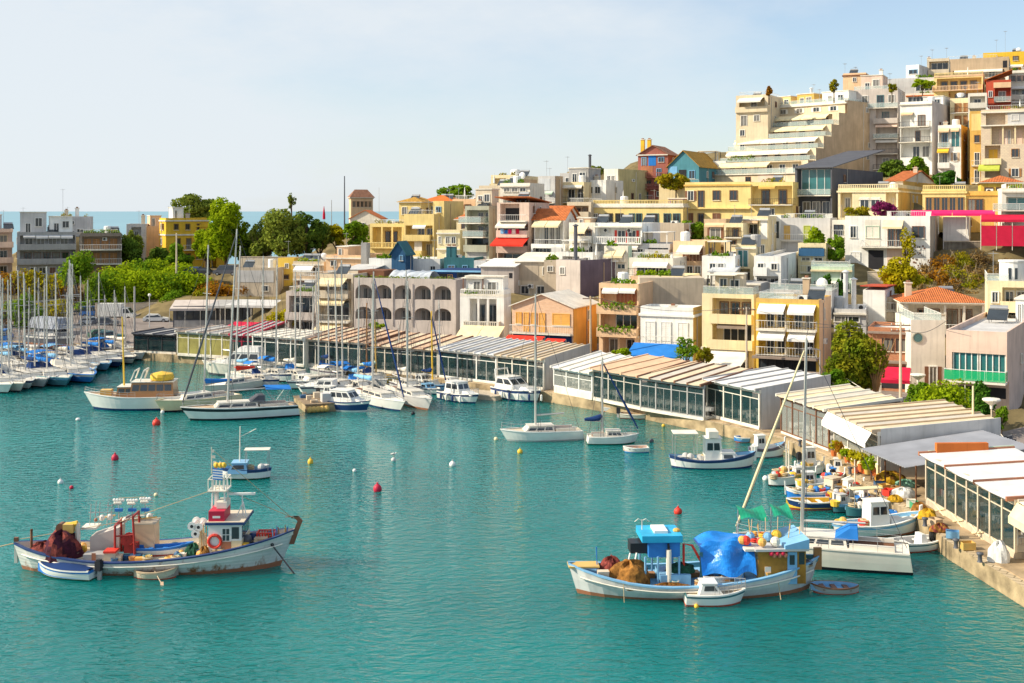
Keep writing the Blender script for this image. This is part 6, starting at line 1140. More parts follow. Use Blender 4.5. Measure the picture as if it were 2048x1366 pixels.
    def tp(i, j):
        f, v = i/nx, j/ny; x = X(1392)+(X(1500)-X(1392))*f; zt = Z(1088-16*math.sin(f*math.pi*.9)); yb = -1.5+.2*math.sin(f*9)
        if v < .5: k = v/.5; y = 1.0+( -.6-1.0)*k; z = zt-.12*math.sin(k*math.pi)+.18*math.sin(7*f+3*k)*.6
        else: k = (v-.5)/.5; y = -.6+(yb+.6)*k; z = zt-(zt-Z(1134+4*math.sin(f*12)))*k**1.2+.12*math.sin(11*f+6*k)
        return (x, y, z)
    for i in range(nx):
        for j in range(ny): m.face([tp(i,j), tp(i,j+1), tp(i+1,j+1), tp(i+1,j)], tm)
    o = m.build('tarpaulin', None, None, True); o.matrix_world = e.matrix_basis.copy(); tag(o, 'bright blue tarpaulin draped between the crane and the ochre wheelhouse', 'tarpaulin')
    d_ = dinghy('little white dinghy stowed on deck under the blue tarpaulin', (1478,1150), (1400,1152), 'white', None, 'sky', 1.0, .6, .45); d_[0].location = mw(X(1438), -.9, .62); d_[0].rotation_euler = (0,0,a+R(3))
    for (xa, xb, z, lb) in ((1484,1540,1030,'green tarpaulin sheet slung above the floats on the fishing boat roof'),(1552,1592,1026,'second green tarpaulin sheet, next to the tall grey mast')):
        m = MB(); n = 8
        for i in range(n):
            for j in range(4):
                def gp(i, j): f = i/n; v = j/4; return (X(xa+(xb-xa)*f), .3+1.3*v, Z(z)+.12*math.sin(f*5+v*2)-.35*(1-v)**2)
                m.face([gp(i,j), gp(i+1,j), gp(i+1,j+1), gp(i,j+1)], mat('green_tarpaulin', (.01,.28,.16), .4, noise=.25, nscale=2))
        for q in (0,n): m.tube([gp(q,2), (gp(q,2)[0], gp(q,2)[1], zr+.1)], .025, METAL, 4)
        o = m.build('tarpaulin', None, None); o.matrix_world = e.matrix_basis.copy(); tag(o, lb, 'tarpaulin')
hero_right()
# tenders beside the two big fishing boats
dinghy('white dinghy with a blue cover and an outboard, alongside the rusty fishing boat', (76,1147), (190,1158), 'white', 'blue', 'blue', 1.5, .75, .55, 'navy', 'black', anti='dkgreen')
dinghy('weathered rowing boat with an oar over its side, under the rusty hull', (357,1155), (268,1154), 'beige', None, 'taupe', 1.2, .6, .4, None, None, 'd', True, gun='tan')
cruiser('small cabin boat with a boxy white cuddy, in front of the tarpaulined fishing boat', (1492,1206), (1370,1207), 'white', 'teal', None, 'red', .75, .6, (-.30,.12,.60), 'white', .45, .2, 1, False, Bm=1.45, rail_=True, cat='motorboat', name='cabin_boat', deck='beige')
dinghy('grey rowing boat with a brown gunwale, by the bow of the tarpaulined fishing boat', (1621,1184), (1717,1184), 'grey', None, 'sky', 1.3, .5, .36, None, None, 'd', gun='brown')
# small blue fishing boat in mid water
e, L, Bm, hb, sz = caique('small blue and white fishing boat with a flat canopy, anchored alone in open water', (440,958), (543,956), 'white', 'navy', None, 'dkgreen', .95, .75, .8, None, 'white', (-.47,.02,'offwhite',1.55), 3.9, 'navy', gear=3)
cabin(e, -.2, 1.4, .5, 1.25, .75, 'sky', .5, .1, .85, 1)
# ---- yachts and boats at their moorings
sail('long white sloop with black stripes and a bright blue bimini', (360,842), (592,829), 458, .60, 'white', 'black', 'black', 'black', 3.3, None, 'blue', 'slate', .05, 1.35, 1.15, 'tan', hood='slate', boomz=1.5)
sail('cream-hulled sloop with a blue sail cover, moored behind the long white sloop', (310,827), (470,806), 490, .40, 'cream', None, None, 'black', 3.3, 'blue', None, None, .03, 1.3, 1.1)
e, L, Bm, hb, sz = cruiser('classic white motor yacht with varnished wood deckhouses', (168,818), (368,815), 'white', None, 'navy', 'navy', 1.75, 1.35, (-.42,.02,1.5), 'wood', .2, .1, 5, False, rail_=True, Bm=4.0, name='motor_yacht', roofcol='offwhite', deck='tan')
cabin(e, -L*.02, L*.16, 1.3, 2.3, Bm*.30, 'wood', .2, .05, .95, 2, roofcol='offwhite'); m = MB(); m.box(L*.22, L*.33, -.5, .5, 1.35, 1.95, PT('ochre')); m.build('deck_hatch', None, e)
m = MB(); m.tube([(L*.10,0,2.3),(L*.12,0,9.3)], [.10,.06], PT('gold'), 6); m.build('mast', None, e); m = MB(); x = -L*.08; m.tube([(x,-1.2,2.9),(x-.4,-1.1,3.9),(x-.4,1.1,3.9),(x,1.2,2.9)], .10, PT('offwhite'), 6); m.tube([(x+.9,-1.2,2.9),(x+.5,-1.1,3.9),(x+.5,1.1,3.9),(x+.9,1.2,2.9)], .08, PT('offwhite'), 6); m.build('flybridge_arch', None, e); m = MB(); m.lathe([(.02,0),(1.15,0),(1.2,.3),(1.1,.6),(.02,.85)], (-L*.28,0,2.9), FB('orange') if 0 else PT('gold'), 14); m.build('inflatable_cover', None, e); m = MB(); m.box(L*.44, L*.455, -1.1, -.9, .7, 1.3, PT('mint')); m.build('bow_emblem', None, e)
fender(e, 3.3, -hb(.72)-.12, .75)
LM = 'sailing yachts moored at the far quay with bare masts'
for i, (b, s, top, col, wale, cov, lab) in enumerate((
  ((24,789),(-75,768),544,'white',None,'sky','white sailing yacht at the left edge, nearest of the far row'),
  ((66,781),(-30,757),560,'white','navy',None,'white sailing yacht with a dark boot stripe, second in the far row'),
  ((94,778),(8,752),545,'ltgrey',None,None,'pale grey sailing yacht between a white and a cyan one'),
  ((138,776),(50,748),533,'aqua','sky','blue','cyan sailing yacht with a bright blue sail cover'),
  ((188,769),(95,742),520,'blue','white',None,'royal blue sailing yacht with a white stripe, bow to the open water'),
  ((196,749),(95,724),527,'grey',None,'blue','dark grey sailing yacht with a fat blue sail bag'),
  ((246,737),(150,716),545,'navy','white','blue','navy sailing yacht with a white stripe and peaked blue cover'),
  ((290,722),(212,706),573,'white',None,'offwhite','white sailing yacht with white covers, last before the dark pavilion'))):
    sail(lab, b, s, top, .52, col, wale, None, 'black', None, cov, None, None, .03+.02*(i % 3-1), 1.15, .95, rails=i < 6, hood=('navy','offwhite',None)[i % 3], group=None)
for i, (b, s, top) in enumerate(((( 40,752),(-40,734),568),((82,746),(0,728),541),((118,741),(40,722),570),((150,735),(80,716),545),((10,762),(-70,744),575),((168,729),(105,711),585),((60,735),(-15,717),590),((215,719),(150,703),600),((110,726),(48,709),556))):
    sail(('moored sailing yacht in the tightly packed far row, its hull half hidden by others' ), b, s, top, .5, 'white', ('navy',None,'red')[i % 3], None, 'black', None, ('navy',None,'ltgrey')[i % 3], None, None, .02+.03*(i % 2), 1.1, .9, rails=False, group=LM, shrouds=1)
for i, (b, s_, top) in enumerate(((( 26,772),(-60,752),585),((132,752),(48,733),556),((70,757),(-20,738),548),((176,745),(95,727),538),((20,744),(-50,728),562),((200,733),(128,715),552),((100,748),(15,730),575),((245,726),(176,708),590),((38,730),(-30,716),550),((140,718),(80,706),566),((5,752),(-80,735),540),((262,716),(205,704),594))):
    sail('moored sailing yacht in the tightly packed far row, its hull half hidden by others', b, s_, top, .5, ('white','offwhite','ltgrey')[i % 3], ('sky',None,'navy','red')[i % 4], None, 'black', None, ('blue',None,'sky','offwhite')[i % 4], ('sky',None,None)[i % 3], None, .03*(i % 3-1), 1.1, .9, rails=False, group=LM, shrouds=1, hood=(None,'blue','offwhite')[i % 3])
for i, (b, s_, top) in enumerate((((48,786),(-40,765),556),((112,772),(30,748),535),((160,764),(70,740),548),((220,744),(130,722),560),((270,730),(190,712),580),((30,752),(-55,736),566),((92,742),(5,724),558),((188,757),(105,733),528))):
    sail('moored sailing yacht in the tightly packed far row, its hull half hidden by others', b, s_, top, .5, ('offwhite','white','ltgrey','sky')[i % 4], (None,'navy',None)[i % 3], None, 'black', None, ('blue','navy','sky',None)[i % 4], ('blue',None)[i % 2], None, .03*(i % 3-1), 1.1, .9, rails=i < 4, group=LM, shrouds=2, hood=('navy',None,'blue')[i % 3])
CM = 'sailing yachts packed stern-to in front of the salmon-roofed restaurants'
for i, (b, s_, top) in enumerate((((586,765),(520,756),530),((625,768),(560,756),545),((690,760),(630,748),560),((715,790),(640,776),520),((745,792),(690,778),552),((775,778),(718,764),566),((842,790),(790,776),540),((905,776),(860,766),600),((560,776),(490,768),512),((655,752),(600,742),575))):
    sail('white sailing yacht packed stern-to among others before the salmon-roofed restaurants', b, s_, top, .48, ('white','offwhite','ltgrey')[i % 3], ('navy',None,'plum',None)[i % 4], None, 'black', None, ('blue','offwhite','navy',None,'sky')[i % 5], ('blue',None,None,'offwhite')[i % 4], None, .02*(i % 4-1), 1.05, .9, rails=i % 2 == 0, group=CM, shrouds=1, hood=(None,'blue','navy')[i % 3])
for lab, b, s_, top, cov, hc in (('white sloop with a sky blue cover between the flybridge cruiser and jetty',(535,765),(460,758),600,'sky','white'),('cream sloop with a bare mast behind the sport cruiser',(500,738),(430,730),610,None,'cream'),('white sloop with a grey cover tucked under the white-roofed pavilion',(600,735),(545,728),640,'ltgrey','white'),
    ('ivory sloop with a thin mast beside the blue sail bag yacht',(660,742),(610,736),535,'offwhite','offwhite'),('white sloop with a blue cover in the inner corner near the yellow-decked boat',(770,760),(720,750),618,'blue','white'),('small grey sloop hard against the salmon-roofed restaurant',(820,764),(778,757),650,None,'ltgrey')):
    sail(lab, b, s_, top, .5, hc, None, None, 'navy', None, cov, None, None, .02, 1.0, .85, rails=False, shrouds=1)
for lab, b, s_, c_, w_, m_ in (('small white motorboat with a sky blue cabin top near the stone jetty',(640,776),(590,770),'white','sky','grey'),('white half-decked motorboat with a black engine behind the cabin cruiser',(690,800),(640,796),'offwhite',None,'black'),('little white cuddy boat between the dark-jibbed sloop and the quay',(742,778),(700,772),'white','navy','white'),
    ('white day boat with a beige deck, moored near the gold mast',(870,776),(826,770),'white','tan','grey'),('tan and white launch beside the low speedboat',(930,784),(890,778),'cream','brown',None),('grey-white motorboat squeezed beside the boxy cabin boat',(1010,780),(966,773),'ltgrey','slate','black')):
    cruiser(lab, b, s_, c_, w_, None, 'navy', .75, .65, (-.25,.12,.8), 'white', .35, .1, 2, False, Bm=1.7, rail_=False, motor=m_)
QM = 'small open boats crowded bow-to along the narrow quay'
for i, (b, s_, c_, in_, cv, mo) in enumerate((((1712,964),(1672,966),'white','sky',None,'black'),((1738,984),(1694,990),'sky','offwhite',None,None),((1748,998),(1706,1004),'offwhite','tan','offwhite','grey'),((1660,936),(1622,940),'white','aqua',None,None),((1770,1020),(1728,1026),'navy','offwhite',None,'black'),((1790,1040),(1748,1046),'white','deepblue','blue',None),((1640,928),(1604,930),'offwhite','brown',None,'black'),((1804,1052),(1764,1058),'aqua','offwhite',None,None),((1700,952),(1664,955),'white','offwhite','navy','white'))):
    dinghy('small open boat crowded bow-to among others along the narrow quay', b, s_, c_, None, in_, 1.4, .65, .48, cv, mo, 'd' if i % 2 else 't', gun=('white','wood','blue')[i % 3], group=QM)
for i, (lab, b, s_, c_, w_, g_) in enumerate((('small white caique with an ochre net, first in the moorings by the bend',(1590,955),(1545,962),'white','blue','blue'),('white caique with green tubs beside the scarlet bucket boat',(1632,966),(1576,970),'offwhite','green','green'),('pale blue caique between the tall-cabined and curved-stem ones',(1690,968),(1640,972),'sky','white','white'),
    ('brown-gunwaled caique against the quay steps',(1728,990),(1680,998),'white','wood','wood'),('white and red caique just beyond the navy motorboat',(1700,1004),(1650,1008),'white','red','red'),('little white caique with a cream box beside the teal awning boat',(1760,1012),(1712,1018),'white','sky','cream'))):
    caique(lab, b, s_, c_, w_, None, 'black', .85, .6, .75, (-.3,-.05,.8) if i % 2 else None, 'white', None, 2.6 if i % 3 == 0 else None, g_, gear=8, seed=30+i)
sail('sailing yacht with a red kayak-shaped sail cover beside the cream-hulled sloop', (405,790), (520,772), 492, .45, 'offwhite', None, None, 'black', None, 'scarlet', None, None, .05, 1.0, .9, rails=False)
cruiser('white flybridge sport cruiser with wraparound dark windows', (404,748), (546,750), 'offwhite', None, 'slate', 'black', 1.7, 1.45, (-.36,.18,1.5), 'white', 1.5, .2, 3, True, True, Bm=3.6, name='sport_cruiser', mast=5.5)
sail('white sloop with a tall bare mast in front of the white-roofed pavilion', (546,752), (640,736), 548, .45, 'white', 'sky', None, 'black', None, None, None, None, .02, 1.2, 1.0, rails=True)
sail('white sloop with a navy cover whose mast leans aft, near the white-roofed pavilion', (560,745), (650,728), 560, .35, 'white', None, None, 'navy', None, 'navy', None, None, .12, 1.0, .9, rails=False)
sail('sloop with a royal blue sail bag and blue bimini, behind the stone jetty', (572,780), (700,768), 512, .5, 'white', 'plum', None, 'black', None, 'blue', 'blue', None, .0, 1.0, .9, rails=False)
sail('white sloop with a tall white mast behind the blue and white cabin cruiser', (598,792), (730,775), 520, .35, 'white', 'plum', None, 'plum', None, 'blue', None, None, -.01, 1.0, .9, rails=False)
cruiser('white motorboat with a maroon stripe and two black outboard covers', (592,786), (705,790), 'white', 'plum', None, 'plum', 1.0, .9, (-.2,.15,.8), 'white', .6, .1, 2, True, motor='black')
cruiser('blue and white cabin cruiser tied to the stone jetty', (741,824), (655,817), 'navy', 'white', 'white', 'navy', 1.15, .95, (-.38,.22,1.15), 'white', .9, .15, 3, True, Bm=2.4, name='cabin_cruiser')
sail('white sloop with a dark furled jib and wooden cockpit, bow to the open water', (810,826), (702,792), 543, .42, 'white', None, None, 'navy', 2.6, 'sky', None, 'navy', -.02, 1.15, 1.0)
sail('grey-white sloop with a deep bow and a bare white mast, beside the dark-jibbed sloop', (864,824), (778,790), 562, .45, 'ltgrey', None, None, 'brick', 2.6, None, None, None, -.01, 1.35, 1.1)
e, L, Bm, hb, sz = cruiser('motor yacht shrouded in a lilac-grey cover at the restaurant quay', (668,752), (740,745), 'white', 'navy', None, 'navy', 1.3, 1.1, None, mast=None); m = MB(); frust(m, -L*.45, L*.3, 1.0, 3.2, 1.45, FB('lilac') if 0 else mat('lilac_cover', (.50,.48,.56), .8, noise=.1, bump=.2), .7, .1, .75); m.build('boat_cover', None, e)
sail('yellow-decked sailing boat under a pale green awning', (800,768), (705,766), 640, .5, 'gold', 'white', None, 'black', 2.2, 'mint', None, None, .02, .9, .8, mcol=PT('ochre'), rails=False)
sail('small blue sailboat with a gold mast and a navy furled jib', (893,784), (832,776), 622, .55, 'sky', 'navy', None, 'navy', 1.9, 'navy', None, 'navy', .02, .8, .7, mcol=PT('gold'), rails=False)
sail('little white sailboat with a brown mast beside the lilac-covered yacht', (752,770), (716,752), 606, .5, 'white', None, None, 'black', 1.8, None, None, None, .0, .9, .8, mcol=PT('wood'), rails=False)
cruiser('white and navy cabin cruiser with black tyre fenders', (958,808), (886,796), 'white', 'navy', 'navy', 'navy', 1.05, .85, (-.30,.12,1.25), 'white', .4, .1, 2, True, fend=4, Bm=2.3, name='cabin_cruiser')
cruiser('small boxy white cabin boat between two larger cruisers', (1000,786), (952,778), 'white', None, None, 'navy', .9, .8, (-.35,.25,1.2), 'white', .2, .1, 2, False, Bm=2.0, name='cabin_boat', rail_=False)
cruiser('white sport cruiser with a navy stripe and a row of fenders', (1082,806), (997,792), 'white', 'navy', None, 'navy', 1.35, 1.15, (-.42,.12,1.25), 'white', 1.6, .2, 2, True, fend=6, Bm=3.0, name='sport_cruiser', arch=True)
cruiser('low white speedboat with a covered cockpit at the restaurant steps', (880,790), (838,782), 'white', 'navy', None, 'navy', .7, .6, (-.2,.1,.5), 'sky', .3, .1, 1, False, Bm=1.7, rail_=False, name='speedboat')
sail('white racing sloop at anchor with a maroon cabin stripe and no boom cover', (1000,882), (1160,876), 588, .56, 'white', None, 'ltgrey', 'blue', 2.7, None, None, None, .0, 1.05, .85, 'beige', boomz=1.3)
sail('small white sloop at anchor with a navy cover and a dark blue furled jib', (1278,886), (1176,887), 715, .28, 'white', None, None, 'dkgreen', 2.0, 'navy', None, 'navy', .0, .85, .7)
dinghy('pale rowing boat with a blue waterline, floating alone near the small anchored sloop', (1246,904), (1296,903), 'white', None, 'pink', 1.3, .5, .4, anti='blue')
dinghy('grey inflatable with a blue outboard hood by the quay wall', (1282,828), (1212,822), 'ltgrey', None, 'grey', 1.5, .5, .45, None, 'blue', console=True)
dinghy('white open boat lying along the quay beside the grey inflatable', (1308,838), (1242,835), 'offwhite', 'tan', 'tan', 1.5, .55, .45, None, 'black')
dinghy('navy inflatable boat with an outboard moored under the cream-canopied restaurant', (1370,840), (1308,840), 'navy', None, 'taupe', 1.7, .55, .5, None, 'black')
dinghy('pale grey inflatable with a white console, bow to the quay', (1418,846), (1358,848), 'ltgrey', None, 'ltgrey', 1.7, .55, .5, None, 'grey', console=True)
e, L, Bm, hb, sz = caique('white caique with blue trim, white wheelhouse and a flat awning on its stern', (1512,934), (1338,934), 'white', 'navy', None, 'navy', 1.25, .7, 1.0, (-.10,.10,1.75), 'white', (-.46,-.18,'offwhite',2.15), None, 'navy', gear=5)
cabin(e, L*.08, L*.26, .5, 1.2, .85, 'white', .2, .05, .85, 1); m = MB(); m.box(-L*.06, L*.05, -.8, .8, 2.4, 2.9, PT('offwhite')); m.build('flybridge_seat', None, e)
caique('white and maroon caique with a small white wheelhouse by the quay', (1570,912), (1496,916), 'white', 'plum', None, 'plum', 1.2, .75, .9, (-.3,-.05,1.2), 'white', None, None, 'plum', gear=2)
dinghy('light blue rowing boat, first of the pair under the quay restaurants', (1468,884), (1516,882), 'sky', None, 'blue', 1.3, .5, .4, None, None, 'd', gun='white')
dinghy('dark blue rowing boat lying close behind the light blue one', (1480,874), (1526,872), 'navy', None, 'slate', 1.2, .5, .4, None, None, 'd', gun='ltgrey')
dinghy('long dark rowing boat tucked behind the maroon caique', (1572,890), (1526,890), 'slate', None, 'brown', 1.3, .5, .4, None, None, 'd', gun='teal')
caique('white workboat heaped with yellow nets and a gallows frame', (1604,968), (1535,972), 'white', None, None, 'black', .9, .65, .8, None, 'white', None, 3.2, 'offwhite', gear=7, seed=3)
caique('white caique with a tall cabin and masthead bracket, in the crowded moorings', (1648,948), (1592,950), 'white', 'ltgrey', None, 'black', .95, .7, .85, (-.2,.2,1.5), 'white', None, 3.4, 'white', gear=4, seed=4)
dinghy('long teal rowing boat behind the tall-cabined caique', (1662,938), (1594,940), 'teal', None, 'slate', 1.3, .6, .42, None, None, 'd', gun='sky')
caique('white motorboat with an outboard crowd of floats next to the quay steps', (1708,960), (1654,956), 'offwhite', None, None, 'black', .85, .65, .75, (-.25,.1,1.0), 'white', None, None, 'white', gear=5, seed=6)
caique('white caique with scarlet buckets in the middle of the moorings', (1668,982), (1590,984), 'white', None, None, 'red', .9, .65, .8, (-.3,.0,.9), 'white', None, None, 'white', gear=6, seed=7)
caique('pale caique with a high curved stem and covered fore deck', (1730,975), (1652,990), 'ltgrey', 'plum', None, 'brick', 1.15, .6, .7, (-.45,-.2,.7), 'beige', None, None, 'white', gear=4, seed=8)
caique('white open caique with a royal blue side band', (1570,1000), (1662,1000), 'blue', 'white', None, 'navy', .95, .62, .75, None, 'white', None, None, 'white', inside='ochre', gear=7, seed=9)
dinghy('navy blue motorboat carrying a yellow net, with a raised grey outboard', (1572,1018), (1664,1016), 'navy', None, 'gold', 1.6, .75, .55, None, 'silver', 't', gun='white')
caique('teal open boat with a grey engine box and red lifebelt', (1722,1020), (1664,1026), 'teal', 'sky', None, 'black', .75, .58, .65, (-.3,-.05,.75), 'ltgrey', None, None, 'sky', gear=3, seed=10)
caique('teal caique under a long cream awning, close to the quay', (1765,1030), (1690,1034), 'teal', None, None, 'black', .9, .6, .7, None, 'white', (-.35,.45,'cream',1.35), None, 'teal', gear=5, seed=11)
caique('white and blue caique with a plain white wheelhouse, bow to the quay', (1842,1062), (1664,1072), 'white', 'sky', None, 'brick', 1.25, .7, .85, (-.12,.10,1.5), 'white', None, None, 'white', gear=8, seed=12)
dinghy('white launch with a grey covered console, alongside the stone quay', (1893,1094), (1788,1102), 'white', 'teal', 'ltgrey', 1.7, .75, .55, None, None, 't', gun='white', console=True, name='launch', cat='motorboat')
e, L, Bm, hb, sz = sail('white sailing yacht with a blue sprayhood and one tall grey mast, behind the tarpaulined boat', (1466,1112), (1818,1140), 676, .60, 'offwhite', None, None, 'black', 3.2, None, None, 'cream', .02, 1.35, 1.25, 'offwhite', hood='blue', boomz=1.1, wn=4)
# ---------------------------------------------------------------- trees and shrubs
T = tree
T('pine_tree','dark rounded pine tree behind the yellow villa on the headland',390,386,455,100,262,'olive',5000,.34,20,.1)
T('poplar_tree','tall bright yellow-green tree, the biggest by the yellow villa',452,388,540,92,226,'bright',6500,.30,26,.12)
T('poplar_tree','lower bright green side tree hugging the yellow villa front',412,448,530,56,229,'bright',2500,.3,12,.1)
T('olive_tree','dark olive tree next to the tall bright tree',528,430,545,74,224,'olive',3500,.32,16,.08)
T('olive_tree','broad grey-green olive tree with two crowns',570,412,530,92,220,'olive',4500,.32,20,.08)
T('olive_tree','dark spreading tree under the broad olive tree',614,418,525,72,222,'dark',3500,.32,16,.08)
T('olive_tree','shady olive tree between the tall bright tree and broad olive',492,440,540,70,228,'dark',2600,.32,14,.08)
T('olive_tree','light olive tree filling the gap beside the yellow-leaved tree',640,440,518,60,226,'olive',2400,.32,14,.08)
T('plane_tree','pale green tree behind the brown shuttered shore block',262,452,540,50,232,'olive',1800,.3,12,.08)
T('plane_tree','low green tree between the brown shore block and the recessed porch house',236,470,545,36,230,'green',1200,.28,10,.08)
T('autumn_tree','yellow-leaved tree beside the yellow columned villa',673,442,505,48,228,'yellow',2000,.3,12,.1)
T('plane_tree','deep green tree between the yellow tree and columned villa',712,436,505,46,224,'green',2200,.3,12,.1)
T('plane_tree','small green tree under the columned villa balcony',742,462,515,30,222,'green',900,.3,8,.15)
T('ridge_tree','round green tree on the ridge behind the red-roofed cottage',905,367,408,76,258,'green',2600,.34,14,.1)
T('ridge_tree','slim olive tree by the tall flue on the skyline',1193,328,365,34,250,'olive',900,.3,9,.15)
T('norfolk_pine','thin ladder-like conifer poking above the olive trees',583,384,440,16,240,'olive',160,.3,9,.3)
T('overhanging_shrub','big yellow-green shrub overhanging the cream garden wall',1352,340,385,66,216,'mix',2500,.26,14,.05,cat='shrub')
T('fig_tree','leafy green tree growing against the yellow mansion',1388,440,505,56,190,'green',2200,.28,12,.15)
T('garden_shrub','yellow-green shrub beside the blue tarpaulin terrace',1634,455,540,52,170,'bright',1800,.26,12,.05,cat='shrub')
T('garden_shrub','dark green shrub tumbling over the mint pavilion',1672,466,540,40,168,'green',1600,.26,10,.05,cat='shrub')
T('cypress_tree','dark cypress below the mint pavilion, taller of two',1655,545,612,26,150,'pine',1200,.22,9,.05,fs=.5)
T('cypress_tree','small dark conifer beside the white steel flue',1682,560,612,24,150,'pine',1000,.22,8,.05,fs=.5)
T('autumn_tree','sunlit yellow tree rising beneath the white modern house',1800,518,605,84,152,'yellow',4200,.24,20,.06)
T('climbing_vine','thin yellow vine climbing the white modern house front',1815,455,540,22,168,'yellow',600,.2,9,.02,cat='vine',fs=.5)
T('fig_tree','dense dark green tree below the white wrought-balcony flats',1790,318,372,62,226,'dark',2000,.3,12,.1)
T('fig_tree','rounded bright green tree under the white wrought-balcony flats',1838,312,362,54,224,'green',2200,.3,12,.1)
T('pine_tree','dark bushy pine behind the orange-roofed ochre-gabled house',1896,338,388,56,208,'pine',1800,.28,12,.1)
T('bougainvillea','purple bougainvillea bush spilling over the terrace wall',1772,402,440,56,178,'plum',1700,.22,12,.04,cat='shrub')
T('garden_shrub','low green shrub under the pedimented windows',1712,412,446,60,180,'mix',1100,.22,10,.04,cat='shrub')
T('roof_bush','green garden hedge on the blue-grey hilltop wall house',1845,155,182,48,250,'bright',900,.25,9,.05,cat='shrub')
T('roof_tree','small potted tree on the stepped tower roof',1668,158,196,20,232,'mix',500,.22,8,.3)
T('roof_tree','small tree on the roof of the tall lilac flats',1784,164,196,18,240,'mix',450,.22,8,.3)
T('roof_tree','ragged tree at the seaward corner of the stepped tower',1538,172,200,16,240,'rust',350,.22,8,.3)
T('ficus_tree','large dense tree with yellowing leaves beside the brick house',1706,652,800,112,113,'ficus',9000,.20,34,.05)
T('ficus_tree','low dark green tree crown at the foot of the yellowing tree',1664,738,800,56,111,'green',2500,.18,12,.05)
T('hedge','tall trimmed yellow-green hedge behind the boat shed restaurants',1895,765,855,100,97,'bright',5500,.15,26,.03,cat='hedge',fs=.5)
T('hedge','low leafy hedge at the foot of the white plain building',1845,762,815,52,102,'green',2200,.15,12,.03,cat='hedge',fs=.5)
T('conifer_tree','dark feathery conifer beside the round-headed street lamp',1962,772,893,58,90,'pine',4500,.15,22,.05)
T('oleander_bush','green bush in the roadside planter near the café',2002,812,862,32,93,'green',900,.15,9,.05,cat='shrub')
T('blossom_bush','small bright bush beside the plant-filled apartment block',1240,696,735,56,134,'bright',900,.16,9,.05,cat='shrub')
T('creeper','sparse green creeper in front of the blue and white house',1372,672,730,66,134,'green',700,.16,12,.05,cat='vine')
T('autumn_tree','thin yellow-green sapling behind the white-panelled restaurant',1408,690,745,36,128,'mix',700,.16,9,.2)
T('garden_shrub','green shrub on the terrace of the arcaded building',752,642,664,36,154,'bright',700,.18,8,.05,cat='shrub')
T('garden_shrub','yellow shrub between the red-edged pavilion and the grey block',566,620,668,70,172,'yellow',1800,.2,12,.05,cat='shrub')
T('garden_shrub','round green bush above the parked cars on the shore slope',152,502,580,56,206,'green',3000,.26,14,.05,cat='shrub',fs=.5)
T('evergreen_tree','dark evergreen beside the pale sea-front house',268,478,545,54,228,'dark',2200,.3,12,.08)
T('evergreen_tree','dark green tree before the peach blank-walled house',316,492,548,50,226,'dark',2000,.3,12,.08)
T('evergreen_tree','mid green tree standing in front of the yellow villa',356,488,545,56,224,'green',2200,.3,12,.08)
T('palm_bush','leafy round tree among the masts of the far moorings',55,592,668,66,182,'green',2600,.24,14,.08)
SH = 'bright green shrubs covering the shore slope'; SR = 'rust-coloured shrubs on the shore slope'; SD = 'dry scrub bushes on the hillside under the red terrace restaurant'
for i, (x, yt, yb, w_) in enumerate(((215,545,608,70),(262,548,606,74),(308,540,604,80),(350,548,608,72),(392,556,606,60),(240,530,580,60),(290,524,575,64),(335,528,575,60),(375,535,580,56),(200,565,612,50),(325,568,615,70),(275,570,616,60))):
    T('slope_shrub', 'bright green shrub in the thicket covering the shore slope above the car park', x, yt-6, yb+4, w_*1.25, 213+3*(yb < 590)-(yb-600)*.1, 'bright' if i % 3 else 'green', 2600, .26, 16, .02, SH, 'shrub', i+50, fs=.5)
for i, (x, yt, yb, w_) in enumerate(((20,545,605,60),(60,540,602,60),(100,548,606,66),(138,570,618,50),(5,570,620,50),(85,575,622,60),(430,560,610,60),(470,575,615,50),(160,590,625,46))):
    T('slope_shrub', 'rust-coloured autumn shrub on the shore slope behind the far masts', x, yt, yb+4, w_*1.2, 211, ('rust','mix','yellow')[i % 3], 1700, .26, 14, .02, SR, 'shrub', i+90, fs=.5)
for i, (x, yt, yb, w_) in enumerate(((1850,520,575,50),(1885,505,560,60),(1925,500,555,60),(1965,505,550,50),(1850,560,605,56),(1890,550,600,60),(1930,545,600,60),(1962,540,590,46),(1905,580,612,50),(1990,510,540,40),(2025,500,530,40),(1835,585,615,40),(1940,580,612,50),(1865,535,590,54),(1910,528,585,56),(1945,525,580,50),(1985,530,575,46),(1870,572,610,54),(1840,545,595,44),(2010,520,555,44),(1900,560,605,54))):
    g = random.Random(i); b = P(x, yb, 156+(610-yb)*.22); e = empty('scrub_bush', b, 0, 'dry brown scrub bush on the hillside under the red terrace restaurant', 'shrub', SD); m = MB(); h = (yb-yt)*b.y/F; r = w_*b.y/F/2
    for k in range(26):
        a_ = g.uniform(0,6.28); q = g.uniform(.3,1); m.tube([(0,0,-.2),(math.cos(a_)*r*q*.4,math.sin(a_)*r*q*.4,h*.5),(math.cos(a_)*r*q,math.sin(a_)*r*q,h*g.uniform(.7,1.05))], [.05,.035,.012], BARK if k % 3 else ROPE, 4)
    m.build('stem', None, e); leafobj('foliage', crown_clumps(r, r, h/2, 16, i, h*.5, .4), 1100, .16, ('dry','rust','mix','dry')[i % 4], e, i)
g = random.Random(4); b = P(1752, 798, 112); e = empty('bare_tree', b, 0, 'leafless fan of pale branches beside the yellowing tree and red awning', 'tree'); m = MB()
for k in range(34):
    a_ = g.uniform(0,6.28); q = g.uniform(.2,1); m.tube([(0,0,-.3),(math.cos(a_)*.5*q,math.sin(a_)*.5*q,2),(math.cos(a_)*1.9*q+.2,math.sin(a_)*1.6*q,g.uniform(4,6.2))], [.07,.05,.015], mat('pale_bark', (.36,.22,.10), .9, noise=.2), 4)
m.build('branch_fan', None, e)
